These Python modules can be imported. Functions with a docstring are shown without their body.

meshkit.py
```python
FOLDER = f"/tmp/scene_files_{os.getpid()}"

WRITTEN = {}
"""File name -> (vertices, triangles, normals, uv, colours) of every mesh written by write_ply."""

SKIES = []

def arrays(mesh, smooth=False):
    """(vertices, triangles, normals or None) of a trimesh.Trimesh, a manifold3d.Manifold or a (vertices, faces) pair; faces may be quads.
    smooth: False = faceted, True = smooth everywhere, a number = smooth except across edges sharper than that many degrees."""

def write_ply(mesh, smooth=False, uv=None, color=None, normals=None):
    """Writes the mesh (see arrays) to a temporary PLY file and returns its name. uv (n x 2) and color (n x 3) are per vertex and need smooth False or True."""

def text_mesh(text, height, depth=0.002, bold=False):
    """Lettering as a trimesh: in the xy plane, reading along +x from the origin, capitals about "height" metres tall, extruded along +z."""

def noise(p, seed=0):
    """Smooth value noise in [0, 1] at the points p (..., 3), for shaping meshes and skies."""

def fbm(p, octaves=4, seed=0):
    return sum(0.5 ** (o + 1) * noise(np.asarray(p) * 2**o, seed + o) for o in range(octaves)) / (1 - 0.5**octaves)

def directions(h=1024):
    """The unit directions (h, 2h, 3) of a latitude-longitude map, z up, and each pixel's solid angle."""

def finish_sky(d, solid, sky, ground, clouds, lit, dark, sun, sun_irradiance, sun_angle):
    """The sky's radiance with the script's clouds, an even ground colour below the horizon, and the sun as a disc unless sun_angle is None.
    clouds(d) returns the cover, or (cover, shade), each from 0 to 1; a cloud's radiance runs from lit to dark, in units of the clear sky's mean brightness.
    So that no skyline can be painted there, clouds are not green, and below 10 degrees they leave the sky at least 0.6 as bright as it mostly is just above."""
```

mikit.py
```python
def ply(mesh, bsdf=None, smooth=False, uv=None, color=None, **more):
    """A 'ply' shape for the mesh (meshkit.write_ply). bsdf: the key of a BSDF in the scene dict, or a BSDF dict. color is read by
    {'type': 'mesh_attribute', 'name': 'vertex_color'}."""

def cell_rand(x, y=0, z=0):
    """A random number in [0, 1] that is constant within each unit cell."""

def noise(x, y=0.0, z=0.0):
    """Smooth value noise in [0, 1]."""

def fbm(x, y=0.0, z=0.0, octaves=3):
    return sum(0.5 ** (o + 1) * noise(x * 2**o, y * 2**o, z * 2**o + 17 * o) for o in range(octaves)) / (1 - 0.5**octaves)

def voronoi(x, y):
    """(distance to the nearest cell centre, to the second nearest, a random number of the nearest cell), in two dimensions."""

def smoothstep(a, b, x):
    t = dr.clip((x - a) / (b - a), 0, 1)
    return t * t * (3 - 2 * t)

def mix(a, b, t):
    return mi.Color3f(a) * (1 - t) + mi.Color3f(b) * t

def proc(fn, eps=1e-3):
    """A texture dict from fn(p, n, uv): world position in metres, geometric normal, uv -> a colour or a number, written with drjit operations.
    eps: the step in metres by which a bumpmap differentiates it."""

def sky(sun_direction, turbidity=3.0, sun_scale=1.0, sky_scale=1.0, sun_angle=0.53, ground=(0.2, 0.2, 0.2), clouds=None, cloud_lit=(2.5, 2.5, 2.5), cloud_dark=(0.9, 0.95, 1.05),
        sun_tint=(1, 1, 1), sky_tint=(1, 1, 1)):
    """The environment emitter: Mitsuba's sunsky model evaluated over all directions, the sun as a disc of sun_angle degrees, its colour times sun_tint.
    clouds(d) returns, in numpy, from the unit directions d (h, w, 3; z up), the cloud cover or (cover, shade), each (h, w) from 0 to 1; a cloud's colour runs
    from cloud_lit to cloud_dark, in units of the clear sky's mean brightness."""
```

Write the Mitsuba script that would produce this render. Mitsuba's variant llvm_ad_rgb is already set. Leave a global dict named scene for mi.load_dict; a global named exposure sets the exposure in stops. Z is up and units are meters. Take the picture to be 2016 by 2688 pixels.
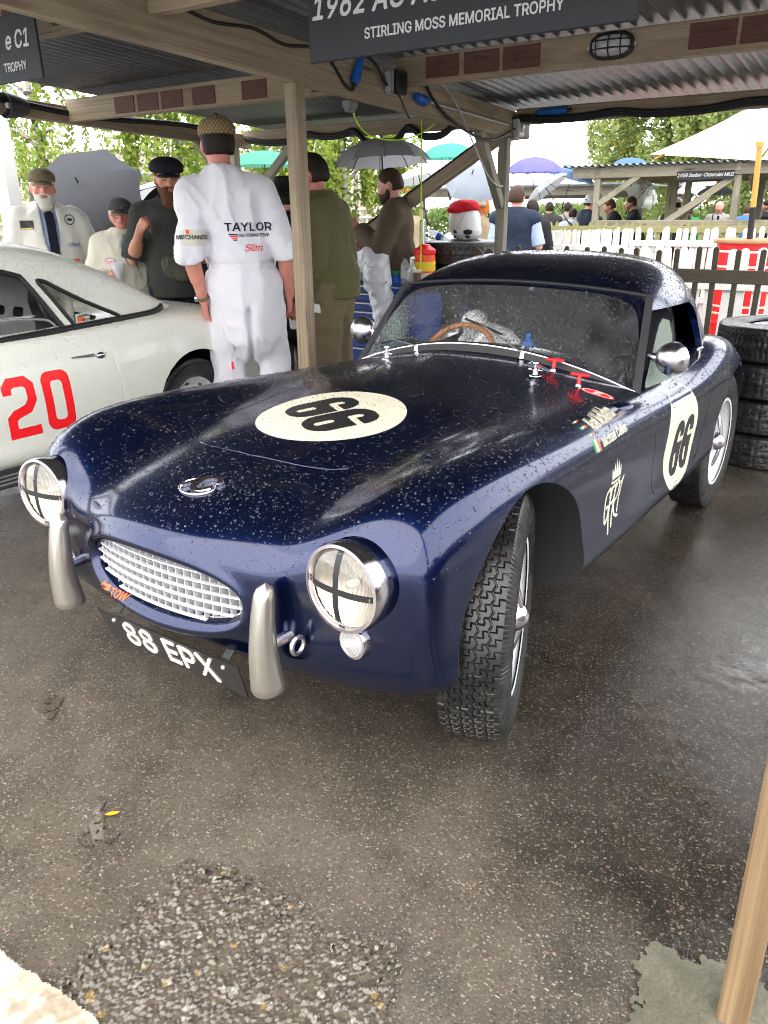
import math
import numpy as np
import trimesh
import manifold3d as m3
import shapely
import shapely.geometry as sg
import drjit as dr
import mitsuba as mi
import meshkit
import mikit
from mikit import proc, noise, fbm, voronoi, cell_rand, smoothstep, mix

T = mi.ScalarTransform4f
PI = math.pi
scene, labels = {}, {}

# ---------------------------------------------------------------- camera, sky, exposure
CAM_H, CAM_PITCH, CAM_ROLL = 1.3585, 0.3771, 0.0119
_f = np.array([0, math.cos(CAM_PITCH), -math.sin(CAM_PITCH)])
_r = np.array([1.0, 0, 0])
_u = np.cross(_r, _f)
_up = math.cos(CAM_ROLL) * _u + math.sin(CAM_ROLL) * _r
scene['camera'] = {
    'type': 'perspective', 'fov': math.degrees(2 * math.atan(1344 / 2019.0)), 'fov_axis': 'y',
    'near_clip': 0.05, 'far_clip': 2000.0,
    'to_world': T().look_at(origin=[0, 0, CAM_H], target=list(np.array([0, 0, CAM_H]) + _f), up=list(_up)),
}
scene['sky'] = mikit.sky([-0.25, -0.55, 0.8], turbidity=3, sun_scale=0.12, sun_angle=90, clouds=lambda d: 1.0,
                         cloud_lit=(2.5, 2.55, 2.62))
exposure = 4.3

# ---------------------------------------------------------------- frames of the place
GR = 0.0326                                   # the yard falls gently away towards the back of the shelter
ORG = np.array([-0.2156, 2.1797])
def frame(th, tilt=0.0, org=ORG, z0=0.0):
    """4x4 from (s, l, z): s runs to the back of the shelter, l to the left, z up"""
    a = np.array([math.sin(th), math.cos(th)])
    b = np.array([-math.cos(th), math.sin(th)])
    m = np.eye(4)
    m[:2, 0], m[:2, 1] = a, b
    m[2, 0] = -tilt
    m[:2, 3], m[2, 3] = org, z0
    return m
SH_TH = math.radians(33.3)
SHED = frame(SH_TH)
CAR = frame(0.6095, GR)
def W(s, l, z, M=SHED):
    return (M @ np.array([s, l, z, 1.0]))[:3]
def gz(s):
    """height of the ground at s metres behind the front axle of the blue car"""
    s = np.asarray(s, float)
    return -GR * np.clip(s, -4, 5) - 0.018 * np.clip(s - 5, 0, 14)

# ---------------------------------------------------------------- scene writing
def numbered(k):
    if k not in USED:
        USED.add(k)
        return k
    n = 1
    while f'{k}_{n:03d}' in USED:
        n += 1
    k = f'{k}_{n:03d}'
    USED.add(k)
    return k
USED = set()
def thing(name, label, cat, group=None, kind=None):
    k = numbered(name)
    labels[k] = {'label': label}
    if cat: labels[k]['category'] = cat
    if group: labels[k]['group'] = group
    if kind: labels[k]['kind'] = kind
    return k
def add(k, mesh, bsdf, smooth=False, M=None, **kw):
    if M is not None:
        kw['to_world'] = T(np.asarray(M).tolist())
    scene[k] = mikit.ply(mesh, bsdf, smooth=smooth, **kw)
    return k
def part(parent, name, mesh, bsdf, smooth=False, M=None, label=None, kind=None, **kw):
    k = numbered(parent + '__' + name)
    add(k, mesh, bsdf, smooth, M, **kw)
    if label or kind:
        labels[k] = {}
        if label: labels[k]['label'] = label
        if kind: labels[k]['kind'] = kind
    return k
def part_dict(parent, name, d, M=None, label=None):
    k = numbered(parent + '__' + name)
    d = dict(d)
    if M is not None:
        d['to_world'] = T(np.asarray(M).tolist())
    scene[k] = d
    if label: labels[k] = {'label': label}
    return k
def struct(name, mesh, bsdf, label, smooth=False, M=None, kind='structure', **kw):
    k = thing(name, label, name.replace('_', ' '), None, kind)
    add(k, mesh, bsdf, smooth, M, **kw)
    return k

# ---------------------------------------------------------------- mesh helpers
def TM(v, f):
    return trimesh.Trimesh(np.asarray(v, float), np.asarray(f), process=False)
def cat(ms):
    return trimesh.util.concatenate(list(ms))
def mat(x=(1, 0, 0), y=(0, 1, 0), z=(0, 0, 1), o=(0, 0, 0)):
    m = np.eye(4)
    m[:3, 0], m[:3, 1], m[:3, 2], m[:3, 3] = x, y, z, o
    return m
def shift(x, y, z):
    return mat(o=(x, y, z))
def rot(deg, axis, o=(0, 0, 0)):
    return trimesh.transformations.rotation_matrix(math.radians(deg), axis, o)
def unit(v):
    v = np.asarray(v, float)
    return v / np.maximum(np.linalg.norm(v, axis=-1, keepdims=True), 1e-12)
def xf(mesh, M):
    m = mesh.copy()
    m.apply_transform(M)
    return m
_BOXF = None
def box(sx, sy, sz, c=(0, 0, 0), b=0.0):
    """box with chamfered edges"""
    h = np.array([sx, sy, sz]) / 2
    if b <= 0:
        m = trimesh.creation.box((sx, sy, sz))
    else:
        b = min(b, 0.45 * min(sx, sy, sz))
        pts = []
        for sgn in np.ndindex(2, 2, 2):
            q = np.array(sgn) * 2 - 1
            for k in range(3):
                e = h - b
                e[k] = h[k]
                pts.append(q * e)
        m = trimesh.convex.convex_hull(np.array(pts))
    m.apply_translation(c)
    return TM(m.vertices, m.faces)
def span_box(a, b_, w, h, up=(0, 0, 1), bev=0.004):
    """a bar from a to b, w wide and h high; returns mesh and uv (u along the bar in metres)"""
    a, b_ = np.asarray(a, float), np.asarray(b_, float)
    x = unit(b_ - a)
    y = unit(np.cross(up, x))
    z = np.cross(x, y)
    L = np.linalg.norm(b_ - a)
    m = box(L, w, h, b=bev)
    m.unmerge_vertices()
    v = m.vertices
    n = np.repeat(m.face_normals, 3, axis=0)
    side = np.where(np.abs(n[:, 1]) > np.abs(n[:, 2]), v[:, 2] + 3 * np.sign(n[:, 1]), v[:, 1] + 7 * np.sign(n[:, 2]))
    ends = np.abs(n[:, 0]) > 0.8
    off = (abs(a[0] * 13.7 + a[1] * 7.3 + a[2] * 3.1 + b_[0] * 5.1) * 10) % 40
    uv = np.stack([v[:, 0] + off, np.where(ends, v[:, 1] * 0.2 + v[:, 2] * 0.15, side) + off * 1.7], -1)
    m = TM(v, m.faces)
    m.apply_transform(mat(x, y, z, (a + b_) / 2))
    return m, uv
def plank(parent, name, a, b_, w, h, bsdf='m_wood', up=(0, 0, 1), bev=0.004, label=None, M=None):
    m, uv = span_box(a, b_, w, h, up, bev)
    return part(parent, name, m, bsdf, False, M, label, uv=uv)
def tube(path, r, sides=8, closed=False, caps=True):
    p = np.asarray(path, float)
    n = len(p)
    r = np.broadcast_to(np.asarray(r, float), (n,))
    if closed:
        t = unit(np.roll(p, -1, 0) - np.roll(p, 1, 0))
    else:
        t = unit(np.gradient(p, axis=0))
    ref = np.array([0, 0, 1.0]) if abs(t[0][2]) < 0.9 else np.array([1.0, 0, 0])
    u = unit(np.cross(ref, t[0]))
    us = []
    for k in range(n):
        u = unit(u - t[k] * np.dot(u, t[k]))
        us.append(u)
    us = np.array(us)
    ws = np.cross(t, us)
    ang = np.arange(sides) / sides * 2 * PI
    v = p[:, None] + r[:, None, None] * (np.cos(ang)[None, :, None] * us[:, None] + np.sin(ang)[None, :, None] * ws[:, None])
    v = v.reshape(-1, 3)
    f = []
    for k in range(n if closed else n - 1):
        a = k * sides
        b = ((k + 1) % n) * sides
        for j in range(sides):
            j2 = (j + 1) % sides
            f += [[a + j, a + j2, b + j2], [a + j, b + j2, b + j]]
    if not closed and caps:
        v = np.vstack([v, p[0], p[-1]])
        c0, c1 = len(v) - 2, len(v) - 1
        e = (n - 1) * sides
        for j in range(sides):
            j2 = (j + 1) % sides
            f += [[c0, j2, j], [c1, e + j, e + j2]]
    return TM(v, f)
def smooth_path(pts, n=24):
    from scipy.interpolate import CubicSpline
    p = np.asarray(pts, float)
    d = np.r_[0, np.cumsum(np.linalg.norm(np.diff(p, axis=0), axis=1))]
    return CubicSpline(d, p)(np.linspace(0, d[-1], n))
def lathe(prof, n=32, axis='z'):
    """profile of (radius, height) points, outward normals when it runs upward on the outside"""
    p = np.asarray(prof, float)
    ang = np.arange(n) / n * 2 * PI
    v = np.stack([p[:, None, 0] * np.cos(ang), p[:, None, 0] * np.sin(ang), np.broadcast_to(p[:, None, 1], (len(p), n))], -1).reshape(-1, 3)
    f = []
    for i in range(len(p) - 1):
        for j in range(n):
            j2 = (j + 1) % n
            a, b, c, d = i * n + j, i * n + j2, (i + 1) * n + j2, (i + 1) * n + j
            f += [[a, b, c], [a, c, d]]
    m = TM(v, f)
    if axis == 'y':      # height runs along -y (towards the side the wheel faces)
        m.apply_transform(mat((1, 0, 0), (0, 0, 1), (0, -1, 0)))
    return m
def clean(m):
    m = trimesh.Trimesh(m.vertices, m.faces, process=True)
    m.update_faces(m.nondegenerate_faces())
    m.remove_unreferenced_vertices()
    return m
def gridmesh(P, wrap_u=False, wrap_v=False):
    """P (nu, nv, 3) -> mesh"""
    nu, nv = P.shape[:2]
    idx = np.arange(nu * nv).reshape(nu, nv)
    iu = np.arange(nu if wrap_u else nu - 1)
    iv = np.arange(nv if wrap_v else nv - 1)
    a = idx[np.ix_(iu, iv)]
    b = idx[np.ix_((iu + 1) % nu, iv)]
    c = idx[np.ix_((iu + 1) % nu, (iv + 1) % nv)]
    d = idx[np.ix_(iu, (iv + 1) % nv)]
    f = np.concatenate([np.stack([a, b, c], -1).reshape(-1, 3), np.stack([a, c, d], -1).reshape(-1, 3)])
    return TM(P.reshape(-1, 3), f)
def prism(poly, h, z0=0.0):
    """extruded shapely polygon (or several)"""
    gs = [g for g in getattr(poly, 'geoms', [poly]) if g.area > 1e-9]
    m = cat([trimesh.creation.extrude_polygon(g, h, engine='earcut') for g in gs])
    m.apply_translation((0, 0, z0))
    return TM(m.vertices, m.faces)
def to_man(m):
    m = trimesh.Trimesh(m.vertices, m.faces, process=True)
    if m.volume < 0: m.invert()
    return m3.Manifold(m3.Mesh(np.asarray(m.vertices, np.float32), np.asarray(m.faces, np.uint32)))
def from_man(m):
    q = m.to_mesh()
    return TM(q.vert_properties[:, :3], q.tri_verts)
def rounded_rect(w, h, r):
    return sg.box(-w / 2 + r, -h / 2 + r, w / 2 - r, h / 2 - r).buffer(r, 8)
def text(s, height, depth=0.001, bold=False, shear=0.0, sx=1.0, centre=True):
    m = meshkit.text_mesh(s, height, depth, bold)
    v = np.array(m.vertices)
    if centre:
        v[:, 0] -= (v[:, 0].min() + v[:, 0].max()) / 2
    v[:, 0] = v[:, 0] * sx + v[:, 1] * shear
    return TM(v, m.faces)
def flat(mesh, o, x, y, lift=0.0):
    """a mesh drawn in the xy plane set at o with its axes along x and y"""
    x, y = unit(x), unit(y)
    z = np.cross(x, y)
    return xf(mesh, mat(x, y, z, np.asarray(o, float) + z * lift))
def sheet_poly(poly, size):
    """flat triangulated sheet of a polygon, cut along a grid so that it can be laid over curved things"""
    out = []
    x0, y0, x1, y1 = poly.bounds
    nx, ny = max(1, int(math.ceil((x1 - x0) / size))), max(1, int(math.ceil((y1 - y0) / size)))
    shapely.prepare(poly)
    for i in range(nx):
        for j in range(ny):
            c = sg.box(x0 + i * size, y0 + j * size, x0 + (i + 1) * size, y0 + (j + 1) * size)
            if not poly.intersects(c): continue
            g = c if poly.contains(c) else poly.intersection(c)
            for q in getattr(g, 'geoms', [g]):
                if q.geom_type == 'Polygon' and q.area > 1e-10:
                    v, f = trimesh.creation.triangulate_polygon(q, engine='earcut')
                    out.append(TM(np.c_[v, np.zeros(len(v))], f))
    m = cat(out)
    return TM(m.vertices, m.faces)
def drape(mesh, o, x, y, target, lift=0.0012, size=0.02, reach=0.5):
    """lays a flat mesh drawn in the xy plane onto a target mesh (trimesh), looking along -(x cross y)"""
    x, y = unit(x), unit(y)
    y = unit(y - x * np.dot(x, y))
    z = np.cross(x, y)
    if hasattr(mesh, 'geom_type'):
        mesh, size = sheet_poly(mesh, size), None
    m = trimesh.Trimesh(mesh.vertices, mesh.faces, process=True)
    if size:
        v, f = trimesh.remesh.subdivide_to_size(m.vertices, m.faces, size)
        m = trimesh.Trimesh(v, f, process=True)
    v = np.asarray(m.vertices)
    zz = v[:, 2] - v[:, 2].min()
    P = np.asarray(o, float) + v[:, :1] * x + v[:, 1:2] * y + z * reach
    loc, ri, ti = target.ray.intersects_location(P, np.repeat(-z[None], len(P), 0), multiple_hits=False)
    out = P - z * reach
    nn = np.repeat(z[None], len(P), 0)
    out[ri] = loc
    nn[ri] = target.face_normals[ti]
    fc = np.asarray(m.faces)
    if len(fc) > 1 and len(ri) < len(P):
        hit = np.zeros(len(P), bool)
        hit[ri] = True
        if hit[fc].all(1).any(): fc = fc[hit[fc].all(1)]
    q = trimesh.Trimesh(out + nn * (lift + zz)[:, None], fc, process=False)
    if len(fc) > 1: q.remove_unreferenced_vertices()
    return TM(q.vertices, q.faces)

# ---------------------------------------------------------------- soft bodies (figures, cloth, hats) from distance fields
def smin(a, b, k):
    if k <= 0: return np.minimum(a, b)
    h = np.clip(0.5 + 0.5 * (b - a) / k, 0, 1)
    return b * (1 - h) + a * h - k * h * (1 - h)
def d_bone(p, a, b, ra, rb):
    a, b = np.asarray(a, float), np.asarray(b, float)
    ab = b - a
    t = np.clip(((p - a) @ ab) / max(ab @ ab, 1e-9), 0, 1)
    return np.linalg.norm(p - a - t[:, None] * ab, axis=1) - (ra + (rb - ra) * t)
def d_ell(p, c, r, R=None):
    q = p - np.asarray(c, float)
    if R is not None: q = q @ np.asarray(R)
    r = np.asarray(r, float)
    k0 = np.linalg.norm(q / r, axis=1)
    k1 = np.linalg.norm(q / (r * r), axis=1)
    return k0 * (k0 - 1) / np.maximum(k1, 1e-9)
def surface_nets(fn, lo, hi, step):
    """mesh of fn(points) = 0 on a grid, evaluated only near the surface"""
    lo, hi = np.asarray(lo, float), np.asarray(hi, float)
    B = 6
    n = (np.ceil((hi - lo) / step / B).astype(int)) * B + 1
    val = np.full(n, 1.0, np.float32)
    nb = (n - 1) // B
    cb = np.stack(np.meshgrid(*[np.arange(k) for k in nb], indexing='ij'), -1).reshape(-1, 3)
    cen = lo + (cb + 0.5) * B * step
    dc = fn(cen)
    act = cb[np.abs(dc) < B * step * 1.25]
    val_b = np.full(nb, 1.0, np.float32)
    val_b[tuple(cb.T)] = dc
    val[:-1, :-1, :-1] = np.repeat(np.repeat(np.repeat(val_b, B, 0), B, 1), B, 2)
    off = np.stack(np.meshgrid(*[np.arange(B + 1)] * 3, indexing='ij'), -1).reshape(-1, 3)
    if len(act) == 0: return TM(np.zeros((0, 3)), np.zeros((0, 3), int))
    idx = (act[:, None] * B + off[None]).reshape(-1, 3)
    flat_i = np.unique(np.ravel_multi_index(tuple(idx.T), n))
    ii = np.stack(np.unravel_index(flat_i, n), -1)
    val.reshape(-1)[flat_i] = fn(lo + ii * step)
    s = val < 0
    c = [s[i:n[0] - 1 + i, j:n[1] - 1 + j, k:n[2] - 1 + k] for i, j, k in np.ndindex(2, 2, 2)]
    cnt = sum(x.astype(np.int8) for x in c)
    cells = np.argwhere((cnt > 0) & (cnt < 8))
    cid = -np.ones(n - 1, np.int64)
    cid[tuple(cells.T)] = np.arange(len(cells))
    acc = np.zeros((len(cells), 3))
    num = np.zeros(len(cells))
    corners = list(np.ndindex(2, 2, 2))
    cv = np.stack([val[cells[:, 0] + i, cells[:, 1] + j, cells[:, 2] + k] for i, j, k in corners], -1)
    for a in range(8):
        for b in range(a + 1, 8):
            d = np.array(corners[b]) - corners[a]
            if np.abs(d).sum() != 1: continue
            va, vb = cv[:, a], cv[:, b]
            m = (va < 0) != (vb < 0)
            t = np.where(m, va / np.where(np.abs(va - vb) < 1e-12, 1, va - vb), 0)
            acc += np.where(m[:, None], np.array(corners[a]) + t[:, None] * d, 0)
            num += m
    V = lo + (cells + acc / np.maximum(num, 1)[:, None]) * step
    F = []
    for ax in range(3):
        sl0 = [slice(1, -1)] * 3
        sl1 = [slice(1, -1)] * 3
        sl0[ax], sl1[ax] = slice(0, n[ax] - 1), slice(1, n[ax])
        s0, s1 = s[tuple(sl0)], s[tuple(sl1)]
        e = np.argwhere(s0 != s1)
        if not len(e): continue
        st = s0[tuple(e.T)]
        base = e.copy()
        for q in range(3):
            if q != ax: base[:, q] += 1
        b1, b2 = (ax + 1) % 3, (ax + 2) % 3
        def at(o1, o2):
            q = base.copy()
            q[:, b1] -= o1
            q[:, b2] -= o2
            return cid[tuple(q.T)]
        q0, q1, q2, q3 = at(1, 1), at(0, 1), at(0, 0), at(1, 0)
        quad = np.where(st[:, None], np.stack([q0, q1, q2, q3], -1), np.stack([q3, q2, q1, q0], -1))
        F.append(quad)
    F = np.concatenate(F)
    F = F[(F >= 0).all(1)]
    return TM(V, np.concatenate([F[:, [0, 1, 2]], F[:, [0, 2, 3]]]))
def relax(m, it=4, lam=0.5):
    m = trimesh.Trimesh(m.vertices, m.faces, process=False)
    if len(m.faces): trimesh.smoothing.filter_taubin(m, lamb=lam, nu=lam + 0.03, iterations=it)
    return TM(m.vertices, m.faces)
# ---------------------------------------------------------------- materials
def lin(r, g, b):
    c = np.array([r, g, b]) / 255.0
    return [float(x) for x in np.where(c <= 0.04045, c / 12.92, ((c + 0.055) / 1.055) ** 2.4)]
def col(name, rgb, rough=0.6, spec=0.4, metal=0.0, two=True, **kw):
    b = {'type': 'principled', 'base_color': rgb if isinstance(rgb, dict) else {'type': 'rgb', 'value': list(map(float, rgb))},
         'roughness': rough, 'specular': spec, 'metallic': metal, **kw}
    scene[name] = {'type': 'twosided', 'bsdf': b} if two else b
    return name
VC = {'type': 'mesh_attribute', 'name': 'vertex_color'}
col('m_vc', VC, 0.65, 0.3)
col('m_skin', VC, 0.5, 0.4)
col('m_black', (0.012, 0.012, 0.013), 0.5)
col('m_black_gloss', (0.01, 0.01, 0.011), 0.12, 0.5)
col('m_black_cloth', (0.012, 0.013, 0.016), 0.8, 0.2)
col('m_rubber_grey', (0.02, 0.02, 0.021), 0.42, 0.45)
col('m_dark_grey', (0.035, 0.037, 0.042), 0.45)
col('m_grey', (0.18, 0.18, 0.19), 0.5)
col('m_light_grey', (0.38, 0.39, 0.4), 0.4)
col('m_white', (0.66, 0.66, 0.65), 0.45)
col('m_offwhite', (0.56, 0.54, 0.47), 0.45)
col('m_cream', (0.52, 0.48, 0.39), 0.5)
col('m_red', (0.80, 0.014, 0.018), 0.35)
col('m_red_cloth', (0.45, 0.01, 0.02), 0.8, 0.2)
col('m_orange', (0.80, 0.10, 0.012), 0.5)
col('m_blue', (0.01, 0.045, 0.22), 0.35)
col('m_bright_blue', (0.01, 0.10, 0.40), 0.4)
col('m_green', (0.01, 0.22, 0.06), 0.5)
col('m_yellow', (0.75, 0.50, 0.02), 0.5)
col('m_lime', (0.45, 0.75, 0.03), 0.7)
col('m_tan', (0.33, 0.24, 0.14), 0.7)
col('m_brown', (0.10, 0.055, 0.03), 0.6)
col('m_wood_varnish', (0.42, 0.15, 0.03), 0.3)
col('m_aluminium', (0.60, 0.61, 0.62), 0.32, 0.5, 0.9)
col('m_silver_paint', (0.50, 0.51, 0.52), 0.35, 0.5, 0.15)
col('m_galv_plain', (0.40, 0.41, 0.42), 0.45, 0.5, 0.7)
scene['m_chrome'] = {'type': 'twosided', 'bsdf': {'type': 'roughconductor', 'material': 'Cr', 'alpha': 0.06}}
scene['m_chrome_wet'] = {'type': 'twosided', 'bsdf': {'type': 'roughconductor', 'material': 'Cr', 'alpha': 0.16}}
scene['m_mirror'] = {'type': 'twosided', 'bsdf': {'type': 'roughconductor', 'material': 'Ag', 'alpha': 0.03}}
scene['m_pane'] = {'type': 'thindielectric'}
def painted_haze(p, n, uv):  # pale haze mixed into the clear windscreen in place of reflected light
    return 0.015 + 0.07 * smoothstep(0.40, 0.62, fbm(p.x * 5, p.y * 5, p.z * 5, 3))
scene['m_misted'] = {'type': 'blendbsdf', 'weight': proc(painted_haze), 'a': {'type': 'thindielectric'},
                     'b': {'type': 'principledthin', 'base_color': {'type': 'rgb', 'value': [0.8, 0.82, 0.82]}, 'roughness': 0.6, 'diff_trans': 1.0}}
scene['m_glass'] = {'type': 'dielectric', 'int_ior': 1.5}
scene['m_water'] = {'type': 'roughdielectric', 'int_ior': 1.45, 'alpha': 0.05, 'distribution': 'ggx'}
col('m_plastic_clear', (0.85, 0.87, 0.88), 0.15, 0.5, two=False, spec_trans=0.85)

# car paint: a dark blue flake layer under a clear coat
scene['m_paint'] = {'type': 'twosided', 'bsdf': {'type': 'blendbsdf', 'weight': 0.76,
    'a': {'type': 'principled', 'base_color': {'type': 'rgb', 'value': [0.003, 0.026, 0.17]}, 'metallic': 1.0, 'roughness': 0.31, 'specular': 0.5},
    'b': {'type': 'roughplastic', 'diffuse_reflectance': {'type': 'rgb', 'value': [0.0004, 0.0014, 0.0075]}, 'int_ior': 1.62, 'alpha': 0.012, 'distribution': 'ggx'}}}
scene['m_white_paint'] = {'type': 'twosided', 'bsdf': {'type': 'roughplastic', 'diffuse_reflectance': {'type': 'rgb', 'value': [0.70, 0.71, 0.64]}, 'int_ior': 1.5, 'alpha': 0.035, 'distribution': 'ggx'}}
col('m_decal_cream', (0.52, 0.49, 0.385), 0.3, 0.5)
col('m_decal_black', (0.012, 0.012, 0.014), 0.3, 0.5)

def wood_fn(base, dark, contrast):
    def fn(p, n, uv):
        u, v = uv.x, uv.y
        kx, ky = u * 1.3 + 40, v * 9.0 + 20
        d, d2, r = voronoi(kx, ky)                       # knots
        kn = dr.exp(-dr.square(d * 10.0)) * dr.select(r > 0.86, 1.0, 0.0)
        warp = v + 0.012 * fbm(u * 2.2, v * 9.0, 1.0, 2) + 0.05 * dr.exp(-dr.square(d * 3.2)) * dr.select(r > 0.86, 1.0, 0.0)
        ring = noise(u * 1.1, warp * 170.0, 3.0)
        fine = noise(u * 9.0, warp * 520.0, 5.0)
        blot = fbm(u * 3.1, v * 8.0, 9.0, 3)
        t = dr.clip(0.62 * ring + 0.28 * fine + 0.35 * (blot - 0.5) + 0.02, 0, 1)
        c = mix(base, dark, t * contrast)
        stain = smoothstep(0.60, 0.74, fbm(u * 1.3, v * 4.0, 31.0, 3))
        c = c * (1 - 0.3 * stain)
        return mix(c, (0.035, 0.02, 0.011), dr.clip(kn * 1.1, 0, 0.85))
    return fn
col('m_wood', proc(wood_fn((0.36, 0.29, 0.20), (0.175, 0.13, 0.085), 0.95)), 0.62, 0.3)
col('m_wood_fresh', proc(wood_fn((0.235, 0.160, 0.088), (0.092, 0.057, 0.028), 1.0)), 0.5, 0.35)
col('m_wood_grey', proc(wood_fn((0.28, 0.26, 0.205), (0.14, 0.13, 0.095), 0.9)), 0.7, 0.25)
col('m_wood_brown', proc(wood_fn((0.115, 0.095, 0.068), (0.06, 0.048, 0.034), 1.0)), 0.6, 0.3)
col('m_wood_dark', proc(wood_fn((0.085, 0.066, 0.048), (0.036, 0.028, 0.022), 1.0)), 0.6, 0.3)

def galv(p, n, uv):
    d, d2, r = voronoi(p.x * 60, p.y * 60 + p.z * 40)
    b = fbm(p.x * 2.2, p.y * 2.2, 2.0, 3)
    g = 0.25 + 0.05 * r + 0.12 * (b - 0.5)
    return mi.Color3f(g * 0.90, g * 0.99, g * 1.06)
col('m_galv', proc(galv), 0.36, 0.5, 0.85)

# ------- wet asphalt with pale chips
def asphalt_parts(p):
    x, y = p.x, p.y
    w = noise(x * 110, y * 110, 1.0) - 0.5
    d, d2, r = voronoi((x + 0.005 * w) * 150, (y - 0.005 * w) * 185)
    e, e2, q = voronoi(x * 270 + 9, y * 310)
    return d, d2 - d, r, e, q
def damp(p):
    return fbm(p.x * 0.8 + 3, p.y * 0.8, 11.0, 4)
WX, WY = float(np.sin(SH_TH)), float(np.cos(SH_TH))
def soaked(p):
    """1 where rain has run in from the open side and soaked the yard, with ragged edges"""
    qx, qy = p.x - float(ORG[0]), p.y - float(ORG[1])
    s, l = qx * WX + qy * WY, -qx * WY + qy * WX
    d = dr.maximum(-0.55 - l, 0.0) + 0.7 * dr.minimum(s + 0.35, 0.5) + 1.1 * (fbm(p.x * 2.2, p.y * 2.2, 4.0, 4) - 0.5)
    return smoothstep(0.15, 0.50, d) * smoothstep(3.4, 2.2, -l + 0.6 * fbm(p.x * 1.5, p.y * 1.5, 9.0, 2))
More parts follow.
